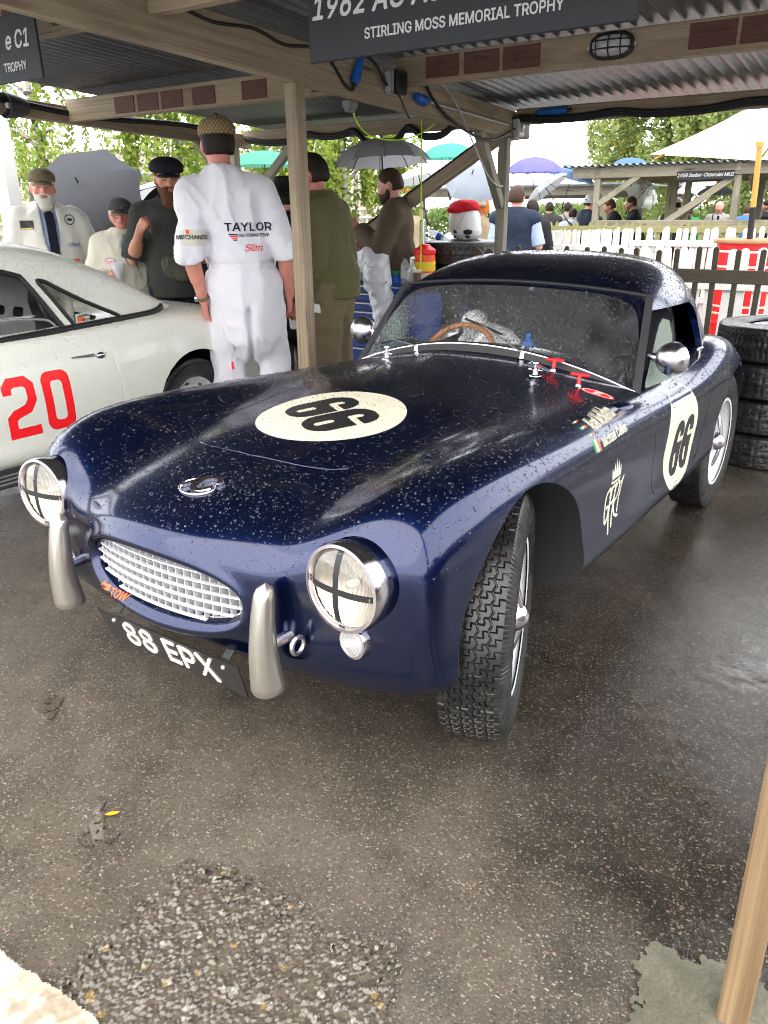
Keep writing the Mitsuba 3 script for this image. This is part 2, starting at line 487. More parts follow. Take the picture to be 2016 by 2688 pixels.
def asphalt_col(p, n, uv):
    d, h, r, e, q = asphalt_parts(p)
    big = fbm(p.x * 1.7, p.y * 1.7, 3.0, 4)
    mid = fbm(p.x * 13, p.y * 13, 3.0, 3)
    base = mix((0.042, 0.035, 0.0275), (0.080, 0.066, 0.051), dr.clip(0.45 * q + 1.3 * (mid - 0.5) + 0.9 * (big - 0.5) + 0.25, 0, 1))
    oil = smoothstep(0.60, 0.70, fbm(p.x * 2.6 + 7, p.y * 2.6, 21.0, 3))
    so = soaked(p)
    base = base * (1 - 0.20 * oil) * (1 - 0.42 * so)
    k = cell_rand(r * 977.0, 1.0, 2.0)
    tint = mix((0.105, 0.09, 0.071), (0.225, 0.20, 0.162), k * k)
    tint = dr.select(cell_rand(r * 531.0, 3.0, 2.0) > 0.94, mi.Color3f(0.18, 0.105, 0.08), tint)
    chip = dr.select(r > 0.70, 1.0, 0.0) * smoothstep(0.08, 0.20, h) * smoothstep(0.58, 0.30, d * (0.7 + 1.1 * cell_rand(r * 77.0, 5.0)))
    dark = dr.select(r < 0.10, 1.0, 0.0) * smoothstep(0.10, 0.26, h)
    chip2 = dr.select(q > 0.86, 1.0, 0.0) * smoothstep(0.42, 0.25, e)
    c = mix(base, tint, chip * (0.5 + 0.4 * k))
    c = mix(c, mi.Color3f(0.13, 0.113, 0.09), chip2 * 0.65)
    c = c * (1 - 0.25 * so)
    return mix(c, mi.Color3f(0.012, 0.0115, 0.011), dark * 0.4)
def asphalt_rough(p, n, uv):
    m = noise(p.x * 60, p.y * 60, 2.0)
    return (0.07 + 0.26 * smoothstep(0.40, 0.60, damp(p)) + 0.08 * m) * (1 - 0.72 * soaked(p))
def asphalt_bump(p, n, uv):
    d, h, r, e, q = asphalt_parts(p)
    dry = (0.30 + 0.70 * smoothstep(0.38, 0.58, damp(p))) * (1 - 0.4 * soaked(p))          # water lies level in the damp places
    return dry * (0.55 * smoothstep(0.0, 0.30, h) * (0.3 + 0.7 * cell_rand(r * 13.0, 2.0)) + 0.22 * q * smoothstep(0.5, 0.2, e)) + 0.8 * fbm(p.x * 22, p.y * 22, 0.0, 2)
scene['m_asphalt'] = {'type': 'bumpmap', 'scale': 0.0021, 'arbitrary': proc(asphalt_bump, 1.2e-3),
    'bsdf': {'type': 'principled', 'base_color': proc(asphalt_col), 'roughness': proc(asphalt_rough), 'specular': 0.5}}
def rubble_col(p, n, uv):
    d, d2, r = voronoi(p.x * 88, p.y * 88)
    c = mix((0.046, 0.038, 0.029), (0.088, 0.073, 0.055), cell_rand(r * 911.0, 1.0))
    c = dr.select(cell_rand(r * 313.0, 4.0) > 0.972, mi.Color3f(0.16, 0.11, 0.045), c)
    c = dr.select(cell_rand(r * 119.0, 6.0) > 0.955, mi.Color3f(0.17, 0.155, 0.13), c)
    return c * (0.7 + 0.6 * noise(p.x * 300, p.y * 300, 1.0))
col('m_rubble', proc(rubble_col), 0.08, 0.6)
def concrete_col(p, n, uv):
    f = fbm(p.x * 9, p.y * 9, p.z * 9, 4)
    g = noise(p.x * 160, p.y * 160, p.z * 160)
    c = mix((0.21, 0.185, 0.135), (0.46, 0.43, 0.34), dr.clip(1.9 * (f - 0.5) + 0.55 + 0.35 * (g - 0.5), 0, 1))
    return mix(c, (0.14, 0.09, 0.055), 0.6 * smoothstep(0.60, 0.70, fbm(p.x * 17 + 4, p.y * 17, 2.0, 3)))
col('m_concrete', proc(concrete_col), 0.55, 0.4)
def cement_col(p, n, uv):
    f = fbm(p.x * 12, p.y * 12, 1.0, 4)
    c = mix((0.060, 0.059, 0.040), (0.110, 0.104, 0.078), dr.clip(2.0 * (f - 0.5) + 0.5, 0, 1))
    d, d2, r = voronoi(p.x * 7 + 0.6 * fbm(p.x * 14, p.y * 14, 0.0, 2), p.y * 7 + 0.6 * fbm(p.x * 14, p.y * 14, 5.0, 2))
    crack = smoothstep(0.035, 0.0, d2 - d) * dr.select(r > 0.6, 1.0, 0.0)
    return mix(c, (0.04, 0.04, 0.03), 0.7 * crack) * (0.85 + 0.3 * noise(p.x * 300, p.y * 300, 1.0))
col('m_cement', proc(cement_col), 0.42, 0.45)
def grass_col(p, n, uv):
    return mix((0.06, 0.13, 0.02), (0.14, 0.24, 0.04), fbm(p.x * 6, p.y * 6, 1.0, 3))
col('m_grass', proc(grass_col), 0.8, 0.2)
scene['m_leaf'] = {'type': 'principledthin', 'base_color': VC, 'roughness': 0.5, 'diff_trans': 0.9, 'specular': 0.3} if False else \
    {'type': 'principledthin', 'base_color': VC, 'roughness': 0.5, 'diff_trans': 0.9}
def bark(p, n, uv):
    f = fbm(p.x * 8, p.y * 8, p.z * 20, 3)
    return mix((0.36, 0.34, 0.30), (0.07, 0.06, 0.05), smoothstep(0.45, 0.62, f))
col('m_bark', proc(bark), 0.8, 0.2)
def rubber(p, n, uv):
    f = fbm(p.x * 30, p.y * 30, p.z * 30, 3)
    return mix((0.006, 0.006, 0.0065), (0.017, 0.0165, 0.0155), smoothstep(0.35, 0.75, f))
col('m_rubber', proc(rubber), 0.36, 0.5)
def plaque_col(p, n, uv):
    f = noise(uv.x * 18, uv.y * 420, 3.0)
    return mix((0.115, 0.05, 0.037), (0.075, 0.030, 0.024), f)
col('m_plaque', proc(plaque_col), 0.6, 0.3)
# ================================================================ THE SETTING
rng = np.random.default_rng(7)
def ground_mesh():
    ax = np.unique(np.concatenate([np.linspace(-60, 90, 31), np.linspace(-12, 30, 85), np.linspace(-5, 6, 45)]))
    ss, ll = np.meshgrid(ax, ax, indexing='ij')
    P = np.stack([ss, ll, gz(ss)], -1)
    far = np.abs(ss) + np.abs(ll) > 1e9
    return gridmesh(P)
struct('ground', xf(TM(ground_mesh().vertices * [4.0, 4.0, 1.0] if False else ground_mesh().vertices, ground_mesh().faces), SHED), 'm_asphalt',
       'wet brown asphalt yard strewn with pale chips', True)
# ground patches close to the camera -------------------------------------------------
def sheet(poly, z_fn, step):
    """triangulated sheet over a polygon in world xy, fine enough to carry relief"""
    x0, y0, x1, y1 = poly.bounds
    nx, ny = int((x1 - x0) / step) + 2, int((y1 - y0) / step) + 2
    X, Y = np.meshgrid(x0 + np.arange(nx) * step, y0 + np.arange(ny) * step, indexing='ij')
    P = np.stack([X, Y, z_fn(X, Y)], -1)
    m = gridmesh(P)
    c = m.triangles_center
    keep = shapely.contains_xy(poly, c[:, 0], c[:, 1])
    m = trimesh.Trimesh(m.vertices, m.faces[keep], process=False)
    m.remove_unreferenced_vertices()
    return TM(m.vertices, m.faces)
INV_SHED = np.linalg.inv(SHED)
def gw(X, Y):
    """ground height at world x, y"""
    s = INV_SHED[0, 0] * X + INV_SHED[0, 1] * Y + INV_SHED[0, 3]
    return gz(s)
def ragged(pts, amp, seed, freq=9.0):
    g = sg.Polygon(pts).segmentize(0.01)
    q = np.array(g.exterior.coords)[:, :2]
    n1 = meshkit.fbm(np.c_[q * freq, np.full(len(q), seed)], 4)
    n2 = meshkit.fbm(np.c_[q * freq, np.full(len(q), seed + 9.5)], 4)
    return sg.Polygon(q + amp * 2 * np.c_[n1 - 0.5, n2 - 0.5]).buffer(0)
def cells(X, Y, f):
    """distance to nearest and second nearest jittered cell point, and its random height (numpy)"""
    x, y = X * f, Y * f
    d1, d2, w = np.full(X.shape, 9.0), np.full(X.shape, 9.0), np.zeros(X.shape)
    for a in (-1, 0, 1):
        for b in (-1, 0, 1):
            cx, cy = np.floor(x) + a, np.floor(y) + b
            h = np.modf(np.abs(np.sin(cx * 127.1 + cy * 311.7) * 43758.5453))[0]
            k = np.modf(np.abs(np.sin(cx * 269.5 + cy * 183.3) * 43758.5453))[0]
            r = np.modf(np.abs(np.sin(cx * 419.2 + cy * 371.9) * 43758.5453))[0]
            d = np.hypot(cx + h - x, cy + k - y)
            d2 = np.where(d < d1, d1, np.minimum(d2, d))
            w = np.where(d < d1, r, w)
            d1 = np.minimum(d1, d)
    return d1, d2, w
def rubble_z(X, Y):
    d1, d2, w = cells(X, Y, 88.0)
    e1, e2, v = cells(X + 3, Y, 110.0)
    h = np.clip(d2 - d1, 0, 0.5) * 2
    hollow = meshkit.fbm(np.stack([X * 2.6, Y * 2.6, X * 0 + 2], -1), 2)
    return gw(X, Y) + 0.0035 + 0.006 * (0.25 + 0.75 * w) * np.sqrt(h) + 0.003 * v * np.clip(e2 - e1, 0, 0.4) + 0.004 * (hollow - 0.5)
rubble_poly = ragged([(-0.412, 1.273), (-0.324, 1.235), (-0.227, 1.169), (-0.181, 1.135), (-0.128, 1.098), (-0.02, 1.05), (0.0, 0.86), (-0.53, 0.86),
                      (-0.596, 0.984), (-0.568, 1.037), (-0.519, 1.13), (-0.472, 1.198)], 0.03, 3.0)
def crumble(poly, m, seed, w=0.05, f=70.0):
    """drops bits of a patch near its rim so that it frays into what lies around it"""
    c = m.triangles_center
    d = shapely.distance(poly.exterior, shapely.points(c[:, :2]))
    keep = meshkit.fbm(np.c_[c[:, :2] * f, np.full(len(c), seed)], 3) < 0.36 + 0.5 * d / w
    q = trimesh.Trimesh(m.vertices, m.faces[keep], process=False)
    q.remove_unreferenced_vertices()
    return TM(q.vertices, q.faces)
struct('asphalt_patch', crumble(rubble_poly.buffer(0.03), sheet(rubble_poly.buffer(0.03), rubble_z, 0.0026), 2.0, 0.07, 60.0), 'm_rubble', 'rough wet patch of coarse loose aggregate at the bottom left', True)
def conc_z(X, Y):
    P = np.stack([X, Y, X * 0], -1)
    return gw(X, Y) + 0.016 + 0.006 * (meshkit.fbm(P * 30, 4) - 0.5) + 0.004 * (meshkit.fbm(P * 120, 2) - 0.5)
conc_poly = ragged([(-0.80, 1.085), (-0.743, 1.057), (-0.688, 1.022), (-0.628, 0.99), (-0.588, 0.965), (-0.541, 0.936), (-0.47, 0.90), (-0.40, 0.84), (-0.95, 0.84)], 0.008, 5.0, 30)
cm_ = sheet(conc_poly, conc_z, 0.004)
struct('concrete_pavement', cm_, 'm_concrete', 'worn pale concrete slab in the bottom left corner', True)
def cem_z(X, Y):
    P = np.stack([X, Y, X * 0], -1)
    return gw(X, Y) + 0.004 + 0.003 * (meshkit.fbm(P * 14, 4) - 0.5) + 0.0015 * (meshkit.fbm(P * 150, 2) - 0.5)
cem_poly = ragged([(0.484, 1.073), (0.532, 1.088), (0.57, 1.06), (0.63, 1.04), (0.705, 1.01), (0.80, 0.98), (0.80, 0.84), (0.38, 0.84), (0.407, 0.921), (0.432, 0.963), (0.469, 1.013), (0.454, 1.04)], 0.02, 8.0)
struct('cement_patch', crumble(cem_poly, sheet(cem_poly, cem_z, 0.003), 5.0, 0.035, 60.0), 'm_cement', 'greenish grey cement patch around the foot of the near post', True)
# small puddles: sheets of water lying in hollows
def puddle_col(p, n, uv):
    return asphalt_col(p, n, uv) * 0.8
scene['m_puddle'] = {'type': 'principled', 'base_color': proc(puddle_col), 'roughness': 0.02, 'specular': 0.8}
for pts, sd in (([(-0.699, 1.498), (-0.633, 1.41), (-0.619, 1.345), (-0.618, 1.305), (-0.66, 1.326), (-0.692, 1.382), (-0.702, 1.443)], 1.0),
                ([(-1.014, 1.92), (-0.953, 1.911), (-0.933, 1.843), (-0.942, 1.798), (-0.988, 1.844)], 2.0)):
    pp = ragged(pts, 0.045, sd, 22)
    m = sheet(pp, lambda X, Y: gw(X, Y) + 0.004, 0.006)
    c = m.triangles_center
    keep = meshkit.fbm(c * [55, 55, 0] + sd, 3) > 0.44
    m = trimesh.Trimesh(m.vertices, m.faces[keep], process=False)
    m.remove_unreferenced_vertices()
    struct('puddle', TM(m.vertices, m.faces), 'm_puddle', 'shallow ragged puddle on the asphalt', True)
_a, _b = np.meshgrid(np.linspace(5.4, 6.8, 6), np.linspace(2.2, 3.1, 5), indexing='ij')
lawn = gridmesh(np.stack([_a, _b, gz(_a) + 0.02], -1))
struct('lawn', xf(lawn, SHED), 'm_grass', 'strip of green grass behind the shelter')

# ================================================================ THE SHELTER
def make_shelter():
    t = thing('paddock_shelter', 'open timber paddock shelter with a corrugated metal roof over both cars', 'shelter')
    zr = lambda s: 2.325 - 0.056 * s                      # underside of the roof
    LS = (1.4, 4.2, -1.42)                           # rafter lines
    P = lambda name, a, b, w, h, bsdf='m_wood', up=(0, 0, 1), label=None: plank(t, name, a, b, w, h, bsdf, up, 0.005, label, SHED)
    for l in LS:
        d = 'm_wood'
        zb = lambda s: (2.02 - 0.042 * s) if l != 4.2 else (2.075 - 0.04 * s)
        hgt = 0.19 if l != 4.2 else 0.12
        P('rafter', (-0.64, l, zb(-0.64) + hgt / 2), (4.47, l, zb(4.47) + hgt / 2), 0.075, hgt, d)
        if l != -1.42:
            P('post', (-0.60, l, gz(-0.6)), (-0.60, l, zb(-0.6)), 0.075, 0.075, 'm_wood', (1, 0, 0))
        P('post', (4.27, l, gz(4.27)), (4.27, l, zb(4.27)), 0.075, 0.075, 'm_wood_grey', (1, 0, 0))
    P('post', (-0.585, -1.372, 0.0), (-0.585, -1.355, 2.03), 0.052, 0.058, 'm_wood_fresh', (1, 0, 0))
    # middle post
    P('post', (1.745, 1.4, gz(1.745)), (1.745, 1.4, 2.02 - 0.042 * 1.745 + 0.002), 0.078, 0.078, 'm_wood', (1, 0, 0))
    # cross beams that carry the roof
    for s, zb, h in ((0.82, 2.085, 0.15), (2.67, 2.015, 0.15), (4.40, 1.935, 0.11)):
        for la, lb in ((1.36, -1.38), (4.16, 1.44)):
            ss = s - (0.20 if (la == 4.16 and s == 2.67) else 0)
            dz = -0.03 if (la == 4.16 and s == 2.67) else 0
            P('cross_beam', (ss, la, zb + dz + h / 2), (ss, lb, zb + dz + h / 2), 0.065, h)
    P('cross_beam', (-0.62, 1.36, 2.15 + 0.08), (-0.62, -1.38, 2.15 + 0.08), 0.065, 0.15)
    P('cross_beam', (-0.62, 4.16, 2.15 + 0.08), (-0.62, 1.44, 2.15 + 0.08), 0.065, 0.15)
    # rafter end block outside the back post
    P('beam_end', (4.47, 1.4, 1.84 + 0.10), (4.60, 1.4, 1.835 + 0.10), 0.12, 0.17, 'm_wood_grey')
    # braces
    P('brace', (4.36, 3.10, 0.96), (4.36, 1.50, 1.86), 0.055, 0.115, 'm_wood', (0, 0.5, 1))
    P('brace', (3.82, 1.4, 1.87), (4.235, 1.4, 1.36), 0.06, 0.075, 'm_wood_grey')
    P('brace', (3.80, 4.2, 1.93), (4.235, 4.2, 1.50), 0.06, 0.075, 'm_wood_grey')
    P('brace', (4.36, 3.55, 1.90), (4.36, 4.16, 1.40), 0.06, 0.075, 'm_wood_grey')
    P('brace', (4.36, 1.02, 1.90), (4.36, 1.36, 1.48), 0.06, 0.075, 'm_wood_grey') if False else None
    # black strip on the long brace
    m, uv = span_box((4.325, 3.06, 1.035), (4.325, 1.60, 1.862), 0.02, 0.012, (0, 0.5, 1))
    part(t, 'brace_strip', m, 'm_black', M=SHED)
    # corrugated sheets: four along the bay, laps proud of one another
    pitch, amp = 0.080, 0.0130
    k = 0
    for j, (l0, l1) in enumerate(((-1.85, -0.9), (-0.95, 0.0), (-0.05, 0.9), (0.85, 1.8), (1.75, 2.7), (2.65, 3.6), (3.55, 4.12))):
        ll = np.arange(l0, l1 + 1e-6, pitch / (8 if -5 < l0 < 5 else 4))
        for (s0, s1, dz) in ((-0.66, 1.05, 0.006), (0.90, 4.78, 0.0)):
            ss = np.linspace(s0, s1, 6)
            A, B = np.meshgrid(ss, ll, indexing='ij')
            Z = zr(A) + amp + amp * np.sin(B / pitch * 2 * PI) + dz + 0.0025 * (j % 2)
            top = np.stack([A, B, Z], -1)
            m = gridmesh(top)
            low = gridmesh(top - [0, 0, 0.0012])
            part(t, 'roof_sheet', cat([m, TM(low.vertices, low.faces[:, ::-1])]), 'm_galv', True, SHED)
    return t, zr
shelter, z_roof = make_shelter()
# ================================================================ THE BLUE SPORTS CAR
def mouth(s, a, b, zc=0.497):
    out = []
    for d in (90, 66, 42, 23, 8, -8, -25, -52, -90):
        c, q = math.cos(math.radians(d)), math.sin(math.radians(d))
        l = a * np.sign(c) * abs(c) ** 0.85
        out.append((s + 0.55 * l * l, l, zc + b * np.sign(q) * abs(q) ** 0.85))
    return out
def st(s, z0, l1z, v, cr, sh, mx, lo, si, zb, ds=(0,) * 9):
    q = [(0, z0), l1z, v, cr, sh, mx, lo, si, (0, zb)]
    return [(s + d, l, z) for (l, z), d in zip(q, ds)]
BODY_ROWS = [
    mouth(-0.585, 0.262, 0.072), mouth(-0.612, 0.266, 0.076), mouth(-0.632, 0.286, 0.096), mouth(-0.622, 0.312, 0.118),
    [(-0.598, 0, 0.640), (-0.588, .17, 0.632), (-0.562, .30, 0.603), (-0.548, .385, 0.580), (-0.535, .425, 0.535), (-0.53, .425, 0.465), (-0.54, .385, 0.405), (-0.56, .25, 0.362), (-0.585, 0, 0.352)],
    [(-0.540, 0, 0.665), (-0.525, .20, 0.658), (-0.500, .34, 0.648), (-0.488, .49, 0.690), (-0.475, .625, 0.655), (-0.475, .655, 0.545), (-0.478, .645, 0.42), (-0.485, .52, 0.318), (-0.52, 0, 0.310)],
    [(-0.430, 0, 0.700), (-0.420, .20, 0.694), (-0.400, .36, 0.685), (-0.385, .535, 0.762), (-0.370, .662, 0.718), (-0.365, .698, 0.590), (-0.375, .700, 0.42), (-0.40, .645, 0.300), (-0.42, 0, 0.285)],
    st(-0.22, .740, (.20, .735), (.370, .727), (.555, .795), (.682, .752), (.722, .612), (.722, .45), (.66, .290), .26),
    st(0.04, .780, (.20, .775), (.385, .757), (.56, .803), (.688, .757), (.728, .617), (.720, .46), (.66, .29), .25),
    st(0.38, .815, (.20, .810), (.40, .785), (.565, .798), (.690, .747), (.726, .612), (.712, .45), (.655, .275), .22),
    st(0.75, .843, (.20, .837), (.415, .803), (.57, .788), (.690, .737), (.724, .602), (.708, .44), (.655, .27), .22),
    st(1.10, .868, (.20, .858), (.42, .815), (.58, .776), (.692, .727), (.722, .597), (.706, .44), (.655, .27), .22),
    st(1.45, .868, (.20, .860), (.42, .820), (.585, .775), (.695, .726), (.724, .598), (.708, .44), (.655, .27), .22),
    st(1.80, .868, (.20, .862), (.41, .830), (.590, .806), (.700, .752), (.733, .615), (.716, .45), (.655, .28), .22),
    st(2.12, .850, (.20, .846), (.40, .835), (.590, .868), (.695, .815), (.742, .660), (.730, .48), (.66, .30), .24),
    st(2.46, .795, (.20, .790), (.39, .785), (.560, .820), (.672, .770), (.727, .635), (.715, .48), (.65, .33), .27),
    st(2.80, .700, (.20, .695), (.36, .690), (.505, .700), (.600, .655), (.650, .560), (.635, .44), (.57, .35), .31),
    [(3.03, 0, .58), (3.03, .18, .578), (3.03, .32, .57), (3.03, .42, .565), (3.03, .48, .54), (3.03, .50, .49), (3.03, .48, .44), (3.03, .40, .40), (3.03, 0, .38)],
    [(3.12, 0, .52), (3.12, .10, .518), (3.12, .18, .515), (3.12, .24, .51), (3.12, .26, .50), (3.12, .27, .485), (3.12, .25, .46), (3.12, .2, .45), (3.12, 0, .44)],
]
def bs_basis(n, periodic, per):
    """rows: samples, columns: control points of a uniform cubic B-spline"""
    spans = n if periodic else n - 1
    t = np.arange(spans * per + (0 if periodic else 1)) / per
    i = np.minimum(t.astype(int), spans - 1)
    u = t - i
    w = np.stack([(1 - u) ** 3, 3 * u ** 3 - 6 * u ** 2 + 4, -3 * u ** 3 + 3 * u ** 2 + 3 * u + 1, u ** 3], -1) / 6
    B = np.zeros((len(t), n))
    for k in range(4):
        j = i + k - 1
        if periodic:
            np.add.at(B, (np.arange(len(t)), j % n), w[:, k])
        else:
            lo, hi = j < 0, j >= n
            ok = ~lo & ~hi
            np.add.at(B, (np.arange(len(t))[ok], j[ok]), w[ok, k])
            B[lo, 0] += 2 * w[lo, k]; B[lo, 1] -= w[lo, k]
            B[hi, n - 1] += 2 * w[hi, k]; B[hi, n - 2] -= w[hi, k]
    return B
def loft(rows, per_i, per_j, tight=0.8):
    """closed smooth skin through half sections (right half, mirrored)"""
    half = np.array(rows, float)                              # (n, 9, 3)
    mir = half[:, -2:0:-1] * [1, -1, 1]
    P = np.concatenate([half, mir], 1)                        # (n, 16, 3) round the section
    n, m = P.shape[:2]
    Si, Sj = bs_basis(n, False, 1), bs_basis(m, True, 1)
    Q = P.copy()
    for _ in range(3):
        S = np.einsum('ai,bj,ijk->abk', Si, Sj, Q)
        Q = Q + tight * 0.7 * (P - S)
    return np.einsum('ai,bj,ijk->abk', bs_basis(n, False, per_i), bs_basis(m, True, per_j), Q)
def close_loft(G):
    m = gridmesh(G, False, True)
    n, k = G.shape[:2]
    v = np.vstack([m.vertices, G[0].mean(0), G[-1].mean(0)])
    a, b = n * k, n * k + 1
    j = np.arange(k)
    j2 = (j + 1) % k
    f = np.vstack([m.faces, np.stack([np.full(k, a), j, j2], -1), np.stack([np.full(k, b), (n - 1) * k + j2, (n - 1) * k + j], -1)])
    o = TM(v, f)
    if trimesh.Trimesh(v, f, process=False).volume < 0:
        o.faces = o.faces[:, ::-1]
    return o
def cyl_l(r, l0, l1, s, z, n=96):
    """cylinder whose axis runs along l"""
    m = trimesh.creation.cylinder(r, abs(l1 - l0), sections=n)
    m.apply_transform(mat((1, 0, 0), (0, 0, 1), (0, -1, 0), (s, (l0 + l1) / 2, z)))
    return m

car = thing('sports_car', 'dark blue open-nosed sports car with hardtop, wet with rain, wearing number 66', 'car')
blue_G = loft(BODY_ROWS, 14, 14)
blue_solid = close_loft(blue_G)
body_ref = trimesh.Trimesh(blue_solid.vertices, blue_solid.faces, process=True)     # for laying things on the skin
WB, WR = 2.286, 0.338
def on_top(s, l, lift=0.0):
    loc, ri, ti = body_ref.ray.intersects_location(np.array([[s, l, 3.0]]), np.array([[0, 0, -1.0]]), multiple_hits=False)
    return loc[0] + body_ref.face_normals[ti[0]] * lift
def on_side(s, z, lift=0.0, side=-1):
    loc, ri, ti = body_ref.ray.intersects_location(np.array([[s, side * 3.0, z]]), np.array([[0, -side * 1.0, 0]]), multiple_hits=False)
    return loc[0] + body_ref.face_normals[ti[0]] * lift

body = to_man(blue_solid)
for s, r in ((0.0, 0.372), (WB, 0.372)):
    for sd in (-1, 1):
        body = body - to_man(cyl_l(r, sd * 0.40, sd * 1.0, s, 0.345))
for sd in (-1, 1):
    body = body - to_man(xf(trimesh.creation.cylinder(0.0955, 0.24, sections=64), shift(-0.585, sd * 0.532, 0.603) @ rot(90, (0, 1, 0))))
mth = prism(shapely.affinity.scale(sg.Point(0, 0).buffer(1, 32), 0.245, 0.062), 0.42)      # the air intake is a real, deep opening
body = body - to_man(xf(mth, mat((0, -1, 0), (0, 0, 1), (-1, 0, 0), (-0.22, 0, 0.490))))
cockpit = box(0.80, 1.06, 0.62, (1.665, 0, 0.66), 0.05)
body = body - to_man(cockpit)
# shut lines cut into the skin
def groove(pts, fn, r=0.0022, closed=False, per=6):
    q = np.asarray(pts, float)
    if closed: q = np.vstack([q, q[:1]])
    q = smooth_path(q, len(q) * per)
    return tube([fn(*x) for x in q], r, 5)
lid = [(-0.245, 0.0), (-0.235, -.16), (-0.19, -.27), (-0.10, -.315), (0.1, -.335), (0.45, -.35), (0.75, -.36), (0.90, -.345), (0.98, -.28), (1.015, -.15), (1.025, 0)]
lid = lid + [(s, -l) for s, l in lid[-2:0:-1]]
bonnet_line = lambda s, l: on_top(s, l, -0.0002)
grooves = [groove(lid, bonnet_line, 0.0026, True)]
door = [(1.02, .76), (1.015, .66), (1.03, .55), (1.05, .45), (1.075, .405), (1.13, .388), (1.3, .385), (1.5, .392), (1.63, .41), (1.70, .47), (1.735, .56), (1.765, .68), (1.785, .775)]
for sd in (-1, 1):
    pts = [on_side(s, z, -0.0002, sd) for s, z in smooth_path(np.array(door), 60)]
    grooves.append(tube(pts, 0.0028, 5))
for g in grooves:
    body = body - to_man(g)
bm = from_man(body)
c = bm.triangles_center
dark = np.zeros(len(c), bool)
for s in (0.0, WB):
    rad = np.hypot(c[:, 0] - s, c[:, 2] - 0.345)
    dark |= (rad < 0.3735) & (np.abs(c[:, 1]) > 0.395) & (rad > 0.369) | ((np.abs(np.abs(c[:, 1]) - 0.40) < 0.002) & (rad < 0.3735))
ck = (np.abs(c[:, 0] - 1.665) < 0.4015) & (np.abs(c[:, 1]) < 0.5315) & (np.abs(c[:, 2] - 0.66) < 0.3115)
nrm = bm.face_normals
inner = ck & ((np.abs(np.abs(c[:, 0] - 1.665) - 0.40) < 0.0016) | (np.abs(np.abs(c[:, 1]) - 0.53) < 0.0016) | (np.abs(c[:, 2] - 0.35) < 0.0016) | (np.abs(np.abs(c[:, 0] - 1.665) + np.abs(c[:, 1]) - 0.88) < 0.0016))
def sub(mesh, keep):
    m = trimesh.Trimesh(mesh.vertices, mesh.faces[keep], process=False)
    m.remove_unreferenced_vertices()
    return TM(m.vertices, m.faces)
part(car, 'body', sub(bm, ~dark & ~inner), 'm_paint', 32, CAR)
col('m_liner', (0.018, 0.018, 0.019), 0.5, 0.4)
for s in (0.0, WB):
    for sd in (-1, 1):
        part(car, 'wheel_arch_liner', sub(bm, dark & (np.abs(c[:, 0] - s) < 0.6) & (c[:, 1] * sd > 0)), 'm_liner', 32, CAR)
part(car, 'cockpit_lining', sub(bm, inner), 'm_black_cloth', 32, CAR)

# ---------------------------------------------------------------- wheels
def tread_depth(a, y, per=0.031, cols=5, w=0.074):
    """0..1 groove depth at arc length a (m) and offset y (m) across the tread"""
    cw = 2 * w / cols
    zig = 0.0038 * np.abs(((a / per) % 1.0) * 2 - 1) * 2 - 0.0038
    g = np.zeros_like(a)
    for k in range(1, cols):
        d = np.abs(y - (-w + k * cw) - zig * (1 if k % 2 else -1))
        g = np.maximum(g, np.clip((0.0025 - d) / 0.0008, 0, 1))
    x = (y + w) / cw
    ci = np.floor(x)
    fx = (x - ci) * cw                                  # across the rib
    ph = np.where(ci % 2 == 0, 0.0, 0.5)
    for off, flip in ((0.0, False), (0.5, True)):
        b = ((a / per + ph + off) % 1.0 - 0.5) * per    # along the tyre, centred on the sipe
        xx = cw - fx if flip else fx
        bb = -b if flip else b
        d1 = np.hypot(bb, np.maximum(xx - cw * 0.52, 0))
        d2 = np.hypot(xx - cw * 0.52, np.maximum(np.abs(bb - 0.0035) - 0.0035, 0))
        g = np.maximum(g, 0.85 * np.clip((0.0016 - np.minimum(d1, d2)) / 0.0008, 0, 1))
    return np.where(np.abs(y) < w, g, 0)
def tyre_mesh(R=0.338, sec=0.094, w=0.074, na=360, tread=False, rim=0.212, nt=40, lim=None):
    half = [(rim, sec * 0.80), (rim + 0.012, sec * 0.90), (rim + 0.045, sec), (rim + 0.080, sec * 0.985), (R - 0.030, sec * 0.93), (R - 0.014, w * 1.10), (R - 0.0055, w * 1.015)]
    ys = np.linspace(-w, w, nt)
    tr = [(R - 0.0045 * (y / w) ** 2, y) for y in ys[::-1]]
    prof = np.array(half + tr + [(r, -y) for r, y in half[::-1]])
    ang = np.linspace(0, 2 * PI, na, endpoint=False)
    r = np.broadcast_to(prof[:, 0], (na, len(prof))).copy()
    y = np.broadcast_to(prof[:, 1], (na, len(prof)))
    A = ang[:, None] * R + 0 * y
    if tread:
        r = r - 0.0052 * tread_depth(A, y, w=w)
        sh = (np.abs(y) > w) & (r > R - 0.035)
        r = r - np.where(sh, 0.004 * np.clip(1 - np.abs(((A / 0.0122) % 1) - 0.5) / 0.16, 0, 1), 0)
    P = np.stack([r * np.cos(ang)[:, None], y, r * np.sin(ang)[:, None]], -1)
    m = gridmesh(P, True, False)
    return m
